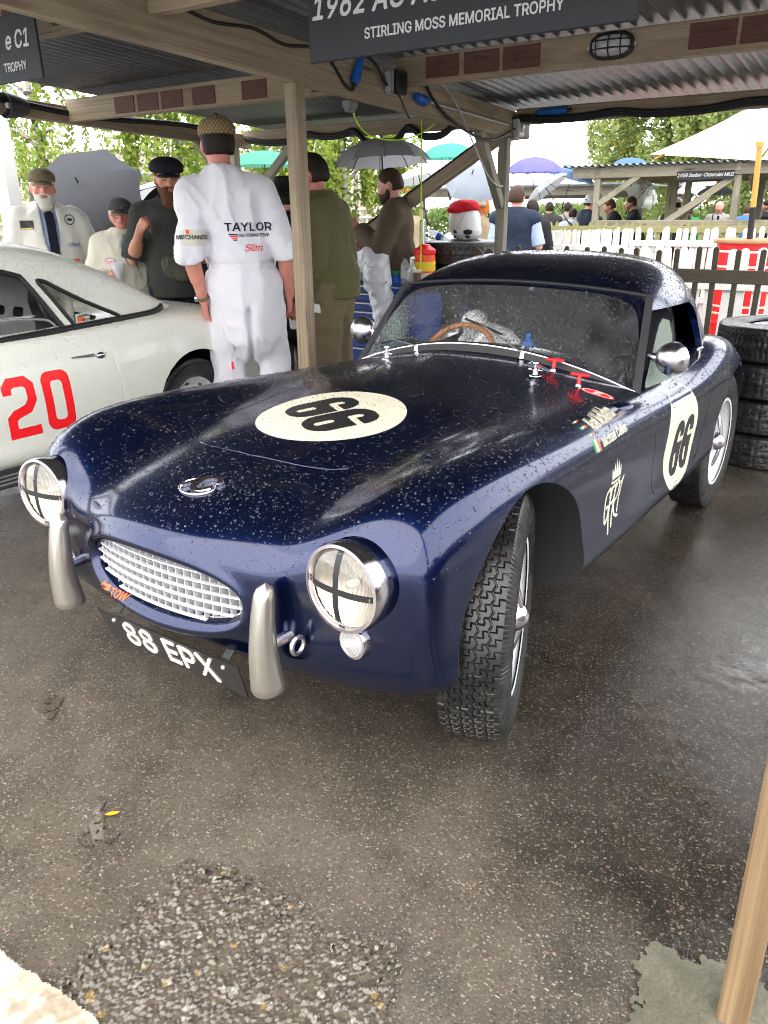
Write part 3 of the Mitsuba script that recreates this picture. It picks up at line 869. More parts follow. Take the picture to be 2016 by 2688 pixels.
def wire_wheel(root, M, outer=-1, tread=False, spokes=60, na=300, rimmat='m_silver_paint', nt=40):
    """wheel about its own y axis; the outer side faces y * outer"""
    ty = tyre_mesh(na=na, tread=tread, nt=nt)
    o = outer
    tk = part(root, 'tyre', ty, 'm_rubber', 55 if not tread else 30, M)
    prof = [(0.205, 0.080), (0.2165, 0.082), (0.219, 0.077), (0.214, 0.070), (0.200, 0.058), (0.190, 0.030), (0.176, 0.012), (0.176, -0.020), (0.196, -0.045), (0.205, -0.074), (0.217, -0.080)]
    part(root, 'rim', xf(lathe(prof, 72, 'y'), rot(180 if o > 0 else 0, (0, 0, 1))), rimmat, 40, M)
    sp = []
    for k in range(spokes):
        a = k / spokes * 2 * PI
        inn = k % 2
        tw = 0.34 * (1 if (k // 2) % 2 else -1)
        h0 = 0.052 if not inn else -0.045
        r1, h1 = (0.183, 0.022) if inn else (0.178, -0.006)
        p0 = (0.045 * math.cos(a + tw), o * h0, 0.045 * math.sin(a + tw))
        p1 = (r1 * math.cos(a), o * h1, r1 * math.sin(a))
        part(root, 'spoke', tube([p0, p1], 0.0024, 5, caps=False), rimmat, True, M)
    hub = [(0.0, 0.062), (0.040, 0.060), (0.050, 0.050), (0.050, -0.050), (0.0, -0.055)]
    part(root, 'hub', xf(lathe(hub[::-1], 24, 'y'), rot(180 if o > 0 else 0, (0, 0, 1))), rimmat, 40, M)
    ear = cat([lathe([(0.046, 0.058), (0.044, 0.076), (0.030, 0.096), (0.014, 0.106), (0.0, 0.108)], 24, 'y')] +
              [xf(xf(trimesh.creation.icosphere(2, 1.0), np.diag([0.064, 0.010, 0.017, 1])), rot(s_, (0, 0, 1)) @ shift(0.055 * q, -0.090, 0)) for q, s_ in ((1, 14), (-1, -14))])
    ear = xf(ear, rot(72, (0, 1, 0)))
    part(root, 'knock_off', xf(ear, rot(180 if o > 0 else 0, (0, 0, 1))), 'm_chrome', 40, M)
def place_wheel(s, l, steer=0.0, spin=0.0, tread=False, na=200, nt=16):
    M = CAR @ shift(s, l, WR) @ rot(steer, (0, 0, 1)) @ rot(spin, (0, 1, 0))
    wire_wheel(car, M, -1 if l < 0 else 1, tread, 60 if l < 0 else 30, na, nt=nt)
place_wheel(0.0, -0.605, 19, 8, True, 1060, 88)
place_wheel(0.0, 0.600, 15, 20)
place_wheel(WB, -0.615, 0, 15)
place_wheel(WB, 0.615, 0, 33)

# ---------------------------------------------------------------- lamps, grille, overriders, plate
def onto_front(m, s, l, z, pitch=0.0, yaw=0.0):
    """a lathe about z becomes one about -s (facing forward)"""
    return xf(m, shift(s, l, z) @ rot(yaw, (0, 0, 1)) @ rot(pitch, (0, 1, 0)) @ mat((0, 1, 0), (0, 0, 1), (-1, 0, 0)) if False else shift(s, l, z) @ rot(yaw, (0, 0, 1)) @ rot(pitch, (0, 1, 0)) @ mat((0, -1, 0), (0, 0, 1), (-1, 0, 0)))
scene['m_reflector'] = {'type': 'twosided', 'bsdf': {'type': 'roughconductor', 'material': 'Al', 'alpha': 0.28, 'specular_reflectance': {'type': 'rgb', 'value': [0.50, 0.465, 0.39]}}}
for sd in (-1, 1):
    hs, hl, hz = -0.535, sd * 0.532, 0.603
    h = part(car, 'headlight', onto_front(lathe([(0.086, -0.19), (0.094, -0.09), (0.097, -0.028), (0.097, -0.012)], 64), hs, hl, hz, 3, sd * 4), 'm_paint', 40, CAR)
    add_ = lambda nm, m, b, sm=40: part(h, nm, onto_front(m, hs, hl, hz, 3, sd * 4), b, sm, CAR)
    add_('rim', lathe([(0.0965, -0.034), (0.0985, -0.030), (0.0995, -0.018), (0.1008, -0.008), (0.1005, 0.004), (0.0975, 0.013), (0.0905, 0.014), (0.0880, 0.008), (0.0880, 0.000)], 72), 'm_chrome')
    ang = np.arange(96) / 96 * 2 * PI
    rr = np.linspace(0.0, 0.089, 24)
    bowl = np.stack([rr[:, None] * np.cos(ang), rr[:, None] * np.sin(ang), (-0.050 + 5.6 * rr ** 2)[:, None] + 0.0012 * np.cos(rr[:, None] * np.cos(ang) * 2 * PI / 0.011)], -1)
    add_('reflector', gridmesh(bowl, False, True), 'm_reflector', True)
    add_('bulb', lathe([(0.0, -0.012), (0.008, -0.016), (0.010, -0.028), (0.006, -0.045)][::-1], 16), 'm_offwhite', True)
    dome = lathe([(0.0885, 0.004), (0.080, 0.012), (0.060, 0.020), (0.035, 0.0255), (0.0, 0.0275)], 64)
    add_('lens', dome, 'm_pane', True)
    dref = trimesh.Trimesh(dome.vertices, dome.faces)
    for k, (w_, h_) in enumerate(((0.0155, 0.174), (0.174, 0.0145))):
        dr_ = drape(sg.box(-w_ / 2, -h_ / 2, w_ / 2, h_ / 2), (0, 0, 0.05), (1, 0, 0), (0, 1, 0), dref, 0.0006, 0.012, 0.3)
        add_('tape_strip', dr_, 'm_black', True)
    # side lamp below
    il, iz = sd * 0.535, 0.462
    ps = -0.505
    q = part(car, 'side_lamp', onto_front(lathe([(0.0385, -0.04), (0.0405, 0.004), (0.0395, 0.012), (0.0335, 0.013)], 40), ps, il, iz, 2, sd * 10), 'm_chrome', 40, CAR)
    lens = [(0.034, 0.012)] + [(0.034 - 0.034 * (k / 14.0), 0.014 + 0.018 * math.sin(k / 14.0 * PI / 2) + (0.0016 if k % 2 else 0)) for k in range(15)]
    col('m_lamp_lens', (0.30, 0.305, 0.30), 0.12, 0.6)
    part(q, 'lens', onto_front(lathe(lens, 40), ps, il, iz, 2, sd * 10), 'm_lamp_lens', 30, CAR)

def ribbon(path, wdir, w, t):
    """flat bar along a path, w wide along wdir and t thick"""
    p = np.asarray(path, float)
    wd = unit(wdir) * w / 2
    tg = unit(np.gradient(p, axis=0))
    td = unit(np.cross(tg, wd)) * t / 2
    G = np.stack([p - wd - td, p + wd - td, p + wd + td, p - wd + td], 1)
    m = gridmesh(G, False, True)
    n = len(p)
    e = (n - 1) * 4
    f = np.vstack([m.faces, [[0, 1, 2], [0, 2, 3], [e, e + 2, e + 1], [e, e + 3, e + 2]]])
    return TM(m.vertices, f)
gr_s = lambda l: -0.604 + 0.55 * l * l
ga = np.linspace(0, 2 * PI, 72, endpoint=False)
gl_ = 0.263 * np.sign(np.cos(ga)) * np.abs(np.cos(ga)) ** 0.85
gk = part(car, 'grille', tube(np.stack([gr_s(gl_) + 0.014, gl_, 0.497 + 0.0735 * np.sign(np.sin(ga)) * np.abs(np.sin(ga)) ** 0.85], -1), 0.004, 6, closed=True), 'm_silver_paint', True, CAR)
for k in range(6):
    z = -0.062 + k * 0.0248
    lm = 0.262 * math.sqrt(max(0.04, 1 - (abs(z) / 0.076) ** 2.3))
    ll = np.linspace(-lm, lm, 15)
    part(gk, 'horizontal_bar', ribbon(np.stack([gr_s(ll), ll, 0.497 + z + 0 * ll], -1), (1, 0, 0), 0.010, 0.0036), 'm_silver_paint', False, CAR)
for k in range(21):
    l = -0.25 + k * 0.025
    hz_ = 0.071 * (1 - (abs(l) / 0.268) ** 2.3) ** 0.5
    part(gk, 'vertical_slat', ribbon([(gr_s(l) + 0.018, l, 0.497 - hz_), (gr_s(l) + 0.018, l, 0.497 + hz_)], (1, 0, 0), 0.030, 0.0018), 'm_silver_paint', False, CAR)
# overriders
col('m_worn_chrome', (0.40, 0.375, 0.335), 0.24, 0.5, 0.85)
for sd in (-1, 1):
    u = np.linspace(0, 1, 26)
    z = 0.318 + 0.275 * u
    hw = 0.036 * (1 - 0.42 * u) * np.sqrt(np.clip(1 - np.clip((u - 0.90) / 0.10, 0, 1) ** 2, 0.0004, 1)) * np.sqrt(np.clip(1 - np.clip((0.07 - u) / 0.07, 0, 1) ** 2, 0.0004, 1))
    dp = hw * (1.35 - 0.2 * u)
    cs = -0.606 + 0.008 * u - 0.014 * np.sin(PI * u)
    th = np.arange(28) / 28 * 2 * PI
    rad = np.where(np.cos(th) < -0.0, 1.0, 0.75)
    G = np.stack([cs[:, None] + dp[:, None] * np.cos(th) * rad, sd * 0.368 + hw[:, None] * np.sign(np.sin(th)) * np.abs(np.sin(th)) ** 0.8, z[:, None] + 0 * th], -1)
    ov = part(car, 'overrider', close_loft(G), 'm_worn_chrome', 40, CAR)
    part(ov, 'bracket', tube([(-0.61, sd * 0.368, 0.438), (-0.58, sd * 0.372, 0.44), (-0.52, sd * 0.38, 0.442)], 0.014, 12), 'm_chrome_wet', 40, CAR)
    part(ov, 'eye_bolt', xf(trimesh.creation.torus(0.019, 0.006, 20, 10), mat((0, 1, 0), (0, 0, 1), (1, 0, 0), (-0.60, sd * 0.435, 0.44))) if False else tube([(-0.565 + 0.020 * math.cos(a), sd * 0.420, 0.440 + 0.020 * math.sin(a)) for a in np.linspace(0, 2 * PI, 18, endpoint=False)], 0.006, 8, closed=True), 'm_chrome_wet', True, CAR)
# number plate
pl_top, pl_bot = np.array([-0.600, 0, 0.345]), np.array([-0.568, 0, 0.243])
py = unit(pl_top - pl_bot)
pc = (pl_top + pl_bot) / 2
pm = prism(sg.Polygon([(-0.262, 0.054), (0.262, 0.054), (0.252, -0.054), (-0.252, -0.054)]), 0.003)
np_ = part(car, 'number_plate', flat(pm, pc, (0, -1, 0), py), 'm_black_gloss', False, CAR)
plt_ = text('88 EPX', 0.078, 0.004, False, sx=0.95)
part(np_, 'plate_lettering', flat(plt_, pc + np.array([0, 0.0, 0]) - py * 0.037, (0, -1, 0), py, 0.003), 'm_offwhite', False, CAR)
for l in (-0.205, 0.205):
    part(np_, 'bolt', xf(trimesh.creation.icosphere(2, 0.007), shift(*(pc + py * 0.028 + np.array([-0.003, l, 0])))), 'm_chrome', True, CAR)
    part(np_, 'bracket', ribbon([(-0.585, l, 0.34), (-0.55, l, 0.37), (-0.53, l, 0.36)], (0, 1, 0), 0.025, 0.003), 'm_black', False, CAR)
# nose badge: two interlaced chrome letters
bx = drape(text('A', 0.060, 0.009, True, 0.25, 0.95), (-0.462, 0.018, 0.72), (-0.05, -1, 0), (0.95, -0.05, 0.25), body_ref, 0.001, 0.012, 0.3)
bk = part(car, 'badge', bx, 'm_chrome', 30, CAR)
bc = drape(text('C', 0.072, 0.009, True, 0.25, 0.95), (-0.468, -0.010, 0.72), (-0.05, -1, 0), (0.95, -0.05, 0.25), body_ref, 0.001, 0.012, 0.3)
part(bk, 'letter', bc, 'm_chrome', 30, CAR)
part(bk, 'letter', drape(sg.Point(0, 0).buffer(1, 24).difference(sg.Point(0, 0).buffer(0.82, 24)), (-0.44, 0.004, 0.72), (1, 0, 0), (0, 1, 0), body_ref, 0.001, None, 0.3) if False else
     tube(np.array([on_top(-0.440 + 0.034 * math.cos(a), 0.052 * math.sin(a), 0.002) for a in np.linspace(0.5, 2 * PI - 0.9, 26)]), 0.004, 8), 'm_chrome', True, CAR)

# ---------------------------------------------------------------- race numbers and lettering on the skin
def six(h=1.0, w=0.62, hole=0.115, r=0.28):
    o = rounded_rect(w, h, r)
    low = rounded_rect(hole, h * 0.27, hole * 0.49)
    low = shapely.affinity.translate(low, 0.0, -h * 0.225)
    up = shapely.affinity.translate(rounded_rect(hole, h * 0.22, hole * 0.49), 0.0, h * 0.21)
    notch = sg.box(0.0, h * 0.105, w, h * 0.185)
    notch2 = sg.box(hole / 2 - 0.01, h * 0.10, w, h * 0.19)
    return o.difference(low).difference(up).difference(notch2).buffer(-0.006).buffer(0.006)
import shapely.affinity
two6 = shapely.union_all([shapely.affinity.translate(six(), -0.33, 0), shapely.affinity.translate(six(), 0.33, 0)])
upb = unit(np.array([0.87, -0.50, 0.09]))
rgb_ = unit(np.array([-0.50, -0.87, 0.0]))
oc = np.array([0.105, 0.0, 1.2])
# laid from above
def drape_top(mesh, o, right, up, lift, size=0.02):
    return drape(mesh, o, (right[0], right[1], 0), (up[0], up[1], 0), body_ref, lift, size, 0.5)
rd = part(car, 'bonnet_roundel', drape_top(sg.Point(0, 0).buffer(0.228, 32), oc, rgb_, upb, 0.0004), 'm_decal_cream', True, CAR)
part(rd, 'number', drape_top(shapely.affinity.scale(two6, 0.222, 0.232, origin=(0, 0)), oc, rgb_, upb, 0.0013), 'm_decal_black', True, CAR)
def drape_side(mesh, s, z, right, up, lift, size=0.02, side=-1):
    return drape(mesh, (s, side * 0.9, z), right, up, body_ref, lift, size, 0.5)
sh6 = shapely.affinity.skew(shapely.affinity.scale(two6, 0.205, 0.215, origin=(0, 0)), 8, 0, origin=(0, 0))
ovl = shapely.affinity.scale(sg.Point(0, 0).buffer(0.212, 32), 1.0, 1.0)
rs = part(car, 'door_roundel', drape_side(ovl, 1.385, 0.553, (1, 0, 0), (0, 0, 1), 0.0004), 'm_decal_cream', True, CAR)
part(rs, 'number', drape_side(sh6, 1.405, 0.520, (1, 0, 0), (0, 0, 1), 0.0013), 'm_decal_black', True, CAR)
for k, (s, z, nm) in enumerate(((0.50, 0.752, 'Noel McMahon'), (0.505, 0.706, 'Michael Cullen'))):
    rt = (1, 0, 0.02)
    part(car, 'driver_name', drape_side(text(nm, 0.026, 0.0006, True, 0.25, 0.92, centre=False), s, z, rt, (0, 0, 1), 0.0006), 'm_decal_cream', True, CAR)
    for q, b in enumerate(('m_green', 'm_decal_cream', 'm_orange')):
        part(car, 'flag_stripe', drape_side(sg.box(0, 0, 0.0165, 0.034), s - 0.068 + 0.0168 * q, z - 0.004, rt, (0, 0, 1), 0.0005), b, True, CAR)
# crowned monogram on the flank
mono = []
def stroke(pts, w):
    return sg.LineString(smooth_path(pts, 24)).buffer(w / 2, 4)
mono += [stroke([(-.03, .03), (-.045, .06), (-.062, .05), (-.066, 0), (-.055, -.05), (-.04, -.04), (-.034, 0), (-.05, .0)], .011)]
mono += [stroke([(-.022, .06), (-.024, -.02), (-.03, -.09)], .012), stroke([(-.022, .05), (.004, .062), (.012, .03), (-.004, .005), (-.022, .01)], .010)]
mono += [stroke([(.014, .065), (.012, 0), (.0, -.075)], .011), stroke([(.016, .05), (.044, .065), (.05, .03), (.03, .008), (.014, .01)], .010), stroke([(.02, .005), (.04, -.05), (.062, -.055)], .010)]
mono += [stroke([(.078, .07), (.066, .02), (.058, -.04)], .010), stroke([(.060, .055), (.082, .075)], .008)]
crown = sg.Polygon([(-.036, .088), (.040, .088), (.046, .125), (.030, .110), (.022, .142), (.010, .112), (.002, .152), (-.007, .112), (-.018, .142), (-.026, .110), (-.042, .125)])
mono += [crown, stroke([(-.037, .080), (.002, .076), (.041, .080)], .007)]
part(car, 'monogram', drape_side(shapely.union_all(mono), 0.605, 0.500, (1, 0, 0.0), (0.04, 0, 1), 0.0006), 'm_decal_cream', True, CAR)
# stickers and pulls on the scuttle
def sticker(name, poly, s, l, ang, b, lift=0.0006, parent=None):
    r_ = (math.sin(ang), -math.cos(ang))
    u_ = (math.cos(ang), math.sin(ang))
    return part(parent or car, name, drape_top(poly, (s, l, 1.2), r_, u_, lift), b, True, CAR)
ell = shapely.affinity.scale(sg.Point(0, 0).buffer(1, 24), 0.062, 0.036)
st_ = sticker('scuttle_sticker', ell, 0.875, -0.545, -0.15, 'm_red')
sticker('ring', shapely.affinity.scale(ell, 0.90, 0.84).difference(shapely.affinity.scale(ell, 0.80, 0.70)), 0.875, -0.545, -0.15, 'm_white', 0.0012, st_)
part(st_, 'lettering', drape_top(text('E', 0.030, 0.0005, True, 0, 1.3), (0.862, -0.545, 1.2), (-0.15, -1, 0), (1, -0.15, 0), 0.0012), 'm_white', True, CAR)
tri = sg.Polygon([(-0.058, 0.028), (0.062, -0.012), (0.050, -0.026), (-0.050, -0.016)])
s2 = sticker('scuttle_sticker', tri, 0.995, -0.285, -0.1, 'm_white')
sticker('field', sg.Polygon([(-0.050, 0.022), (-0.010, 0.010), (-0.008, -0.017), (-0.046, -0.013)]), 0.995, -0.285, -0.1, 'm_blue', 0.0012, s2)
sticker('field', sg.Polygon([(0.002, 0.005), (0.050, -0.011), (0.043, -0.022), (0.004, -0.018)]), 0.995, -0.285, -0.1, 'm_blue', 0.0012, s2)
sticker('field', sg.Polygon([(-0.010, 0.012), (0.004, 0.006), (0.004, -0.019), (-0.008, -0.018)]), 0.995, -0.285, -0.1, 'm_red', 0.0018, s2)
for (s, l) in ((0.985, -0.335), (0.895, -0.468)):
    b0 = on_top(s, l, -0.004)
    d = unit(np.array([0.35, 0.05, 0.9]))
    k = part(car, 'pull_handle', tube([b0, b0 + d * 0.045], 0.0065, 10), 'm_red', 40, CAR)
    part(k, 'crossbar', tube([b0 + d * 0.045 + np.array([0, q, 0]) for q in (-0.035, -0.028, 0.028, 0.035)], [0.003, 0.0065, 0.0065, 0.003], 10), 'm_red', 40, CAR)
    part(k, 'collar', tube([b0, b0 + d * 0.008], 0.011, 12), 'm_chrome', 40, CAR)
# orange tow arrow and word on the lower lip
tw = sg.Polygon([(-0.030, 0), (-0.012, 0.016), (-0.012, 0.008), (0.012, 0.008), (0.012, -0.008), (-0.012, -0.008), (-0.012, -0.016)])
part(car, 'tow_arrow', drape(tw, (-0.602, 0.195, 0.424), (0.0, -1, 0), (0.5, 0, 0.8), body_ref, 0.0008, 0.01, 0.2), 'm_orange', True, CAR)
part(car, 'tow_lettering', drape(text('TOW', 0.021, 0.0005, True, 0.2), (-0.612, 0.145, 0.410), (0.0, -1, 0), (0.5, 0, 0.8), body_ref, 0.0008, 0.01, 0.2), 'm_orange', True, CAR)
# ---------------------------------------------------------------- windscreen and hardtop
def scr(l, v):
    """point on the windscreen: l across, v from 0 at the scuttle to 1 at the top rail"""
    l = np.asarray(l, float)
    zb, zt = 0.889 - 0.34 * l * l, 1.115 - 0.12 * l * l
    return np.stack(np.broadcast_arrays((1.04 + 0.15 * l * l) + v * 0.28, l, zb + v * (zt - zb)), -1)
def scr_s(l, z):
    zb, zt = 0.889 - 0.34 * l * l, 1.115 - 0.12 * l * l
    return (1.04 + 0.15 * l * l) + (z - zb) / (zt - zb) * 0.28
LB, LT = 0.612, 0.545
def scr_uv(u, v):
    return scr(u * (LB + (LT - LB) * v), v)
U, V = np.meshgrid(np.linspace(-1, 1, 40), np.linspace(0, 1, 16), indexing='ij')
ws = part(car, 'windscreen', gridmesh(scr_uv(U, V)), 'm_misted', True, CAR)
uu = np.linspace(-1, 1, 40)
off = np.array([-0.004, 0, 0.002])
col('m_frame', (0.22, 0.22, 0.23), 0.22, 0.5, 0.85)
part(ws, 'bottom_rail', tube(scr_uv(uu, 0.0) + off, 0.0085, 10), 'm_chrome', True, CAR)
part(ws, 'scuttle_seal', ribbon(scr_uv(uu, 0.0) + np.array([-0.012, 0, -0.016]), (0.35, 0, 1), 0.030, 0.012), 'm_black', False, CAR)
part(ws, 'top_rail', tube(scr_uv(uu, 1.0) + off, 0.008, 10), 'm_black', True, CAR)
for sd in (-1, 1):
    vv = np.linspace(-0.04, 1, 16)
    part(ws, 'side_post', ribbon(scr_uv(sd * 1.0 + 0 * vv, vv) + off, (0.45, sd * 0.9, 0) if False else (0.25, sd * 0.97, 0), 0.028, 0.018), 'm_frame', False, CAR)

def hs(s, z0, p, ds=(0,) * 9):
    return [(s, 0, z0)] + [(s, l, z) for l, z in p] + [(s, 0, 0.70)]
TOP_ROWS = [
    hs(1.22, 1.075, [(.20, 1.070), (.38, 1.056), (.49, 1.030), (.555, .99), (.592, .91), (.622, .82), (.60, .72)]),
    hs(1.34, 1.128, [(.20, 1.123), (.38, 1.108), (.495, 1.083), (.555, 1.035), (.595, .93), (.625, .82), (.60, .72)]),
    hs(1.48, 1.182, [(.20, 1.177), (.375, 1.160), (.485, 1.125), (.555, 1.055), (.598, .94), (.628, .82), (.60, .72)]),
    hs(1.68, 1.222, [(.20, 1.217), (.365, 1.200), (.477, 1.158), (.553, 1.065), (.600, .94), (.630, .82), (.60, .72)]),
    hs(1.90, 1.226, [(.20, 1.221), (.355, 1.203), (.470, 1.157), (.550, 1.06), (.600, .93), (.630, .81), (.60, .72)]),
    hs(2.10, 1.190, [(.20, 1.185), (.335, 1.166), (.445, 1.117), (.530, 1.02), (.585, .90), (.615, .80), (.58, .72)]),
    hs(2.28, 1.105, [(.19, 1.100), (.31, 1.080), (.41, 1.032), (.49, .95), (.540, .87), (.565, .80), (.54, .72)]),
    hs(2.44, .985, [(.17, .980), (.28, .965), (.37, .93), (.43, .88), (.465, .83), (.485, .79), (.46, .72)]),
    hs(2.55, .870, [(.14, .868), (.24, .858), (.32, .84), (.37, .82), (.40, .80), (.41, .77), (.39, .72)]),
    hs(2.60, .800, [(.10, .799), (.18, .796), (.24, .79), (.28, .78), (.30, .77), (.30, .75), (.28, .72)]),
]
def shrink(rows, d):
    out = []
    for r in rows:
        a = np.array(r, float)
        s = a[0, 0]
        a[:, 1] = np.maximum(a[:, 1] - d, 0) * np.where(a[:, 1] > 0, 1, 0)
        a[:, 2] = np.where(a[:, 2] > 0.73, a[:, 2] - d * 0.9, a[:, 2] - 0.2)
        a[:, 0] = s - (0.03 if s > 2.2 else 0.0) + (-0.2 if s < 1.25 else 0)
        out.append([tuple(x) for x in a])
    return out
top_outer = close_loft(loft(TOP_ROWS, 12, 12))
top_ref = trimesh.Trimesh(top_outer.vertices, top_outer.faces, process=True)
top_inner = close_loft(loft(shrink(TOP_ROWS, 0.024), 12, 12))
ht = to_man(top_outer) - to_man(top_inner)
# everything ahead of the windscreen plane goes
Lg, Zg = np.meshgrid(np.linspace(-0.8, 0.8, 24), np.linspace(0.55, 1.35, 14), indexing='ij')
front = np.stack([scr_s(Lg, Zg) - 0.002, Lg, Zg], -1)
back = front.copy()
back[..., 0] = 0.3
fm, bm_ = gridmesh(front), gridmesh(back)
nF = len(fm.vertices)
edge = [(i, 0) for i in range(24)] + [(23, j) for j in range(1, 14)] + [(i, 13) for i in range(22, -1, -1)] + [(0, j) for j in range(12, 0, -1)]
ei = [i * 14 + j for i, j in edge]
side_f = []
for a, b in zip(ei, ei[1:] + ei[:1]):
    side_f += [[a, b, b + nF], [a, b + nF, a + nF]]
cutter = trimesh.Trimesh(np.vstack([fm.vertices, bm_.vertices]), np.vstack([fm.faces[:, ::-1], bm_.faces + nF, np.array(side_f)]), process=False)
trimesh.repair.fix_normals(cutter)
ht = ht - to_man(TM(cutter.vertices, cutter.faces))
# side windows
winp = sg.Polygon([(1.02, 0.72), (1.30, 1.005), (1.36, 1.030), (1.86, 1.030), (1.93, 1.005), (1.955, 0.95), (1.955, 0.72)]).buffer(-0.012).buffer(0.012)
wm = prism(winp, 2.0, -1.0)
ht = ht - to_man(xf(wm, mat((1, 0, 0), (0, 0, 1), (0, -1, 0))))
# bottom trimmed at the deck, back light opening
ht = ht - to_man(box(3, 3, 0.6, (1.8, 0, 0.44)))
rwp = rounded_rect(0.72, 0.17, 0.07)
rwm = xf(prism(rwp, 0.9), mat((0, 1, 0), (-0.62, 0, 0.78), (0.78, 0, 0.62), (2.02, 0, 0.86)))
ht = ht - to_man(rwm)
hk = part(car, 'hardtop', from_man(ht), 'm_paint', 32, CAR)
part(car, 'rear_window', xf(prism(rounded_rect(0.74, 0.19, 0.075), 0.003), mat((0, 1, 0), (-0.62, 0, 0.78), (0.78, 0, 0.62), (2.262, 0, 1.058))), 'm_pane', False, CAR)
for sd in (-1, 1):
    # draught strip round the window opening
    ring = np.array(winp.exterior.coords)[:, :2]
    ring = ring[(ring[:, 1] > 0.74)]
    # sliding quarter pane that stands out behind the windscreen post
    pane = sg.Polygon([(1.13, 0.775), (1.30, 0.985), (1.345, 1.005), (1.43, 0.99), (1.47, 0.93), (1.47, 0.79), (1.42, 0.765)]).buffer(-0.01).buffer(0.01)
    pm_ = xf(prism(pane, 0.003), mat((1, 0, 0), (0, -sd * 0.10, 1), (0, -1, 0), (0, sd * 0.705, 0)))
    scene['m_green_pane'] = {'type': 'principledthin', 'base_color': {'type': 'rgb', 'value': [0.80, 0.90, 0.85]}, 'roughness': 0.08, 'spec_trans': 0.85, 'diff_trans': 0.3, 'eta': 1.5}
    part(car, 'quarter_window', pm_, 'm_green_pane', False, CAR)

# ---------------------------------------------------------------- inside
def seat(l):
    q = part(car, 'seat', box(0.46, 0.42, 0.14, (1.62, l, 0.50), 0.04), 'm_black_cloth', 40, CAR)
    b = box(0.11, 0.42, 0.52, (0, 0, 0.26), 0.045)
    part(q, 'backrest', xf(b, shift(1.84, l, 0.50) @ rot(14, (0, 1, 0))), 'm_black_cloth', 40, CAR)
seat(0.27)
seat(-0.27)
bagp = [('e', (1.66, 0.27, 0.74), (0.10, 0.17, 0.16)), ('e', (1.62, 0.33, 0.90), (0.05, 0.06, 0.06))]
def bagf(p):
    d = d_ell(p, *bagp[0][1:])
    return smin(d, d_ell(p, *bagp[1][1:]), 0.06) + 0.05 * (meshkit.fbm(p * 11, 3) - 0.5)
bg_ = thing('plastic_bag', "crumpled white plastic bag on the driver's seat of the blue car", 'bag')
bag_m = relax(surface_nets(bagf, (1.45, 0.02, 0.5), (1.85, 0.52, 1.02), 0.012), 2)
add(bg_, bag_m, 'm_white', True, CAR)
part(car, 'dashboard', box(0.05, 1.00, 0.17, (1.275, 0, 0.765), 0.02), 'm_black', 30, CAR)
swc = np.array([1.37, 0.28, 0.745])
swM = CAR @ shift(*swc) @ rot(-62, (0, 1, 0)) @ np.eye(4)
sw = part(car, 'steering_wheel', tube([(0.185 * math.cos(a), 0.185 * math.sin(a), 0) for a in np.linspace(0, 2 * PI, 48, endpoint=False)], 0.013, 10, closed=True), 'm_wood_varnish', True, swM)
for a in (90, 210, 330):
    part(sw, 'spoke', ribbon([(0.02 * math.cos(math.radians(a)), 0.02 * math.sin(math.radians(a)), -0.02), (0.18 * math.cos(math.radians(a)), 0.18 * math.sin(math.radians(a)), 0)], (-math.sin(math.radians(a)), math.cos(math.radians(a)), 0), 0.022, 0.003), 'm_aluminium', False, swM)
part(sw, 'hub', lathe([(0.0, 0.012), (0.03, 0.01), (0.032, -0.03), (0.0, -0.03)][::-1], 24), 'm_black', 40, swM)
for sd in (-1, 1):
    pass
part(car, 'roll_bar', tube(smooth_path([(1.98, -0.46, 0.45), (1.98, -0.46, 0.95), (1.98, -0.38, 1.09), (1.98, 0, 1.12), (1.98, 0.38, 1.09), (1.98, 0.46, 0.95), (1.98, 0.46, 0.45)], 40), 0.02, 10), 'm_dark_grey', True, CAR)
bt = part(car, 'drink_bottle', lathe([(0.0, 0.0), (0.033, 0.0), (0.034, 0.10), (0.03, 0.12), (0.014, 0.135), (0.014, 0.16), (0.0, 0.162)], 20), 'm_bright_blue', 40, CAR @ shift(1.36, -0.06, 0.80) @ np.diag([0.7, 0.7, 0.6, 1]))
part(bt, 'cap', lathe([(0.0, 0.0), (0.016, 0.0), (0.016, 0.02), (0.0, 0.022)], 16), 'm_bright_blue', 40, CAR @ shift(1.36, -0.06, 0.893) @ np.diag([0.7, 0.7, 0.6, 1]))
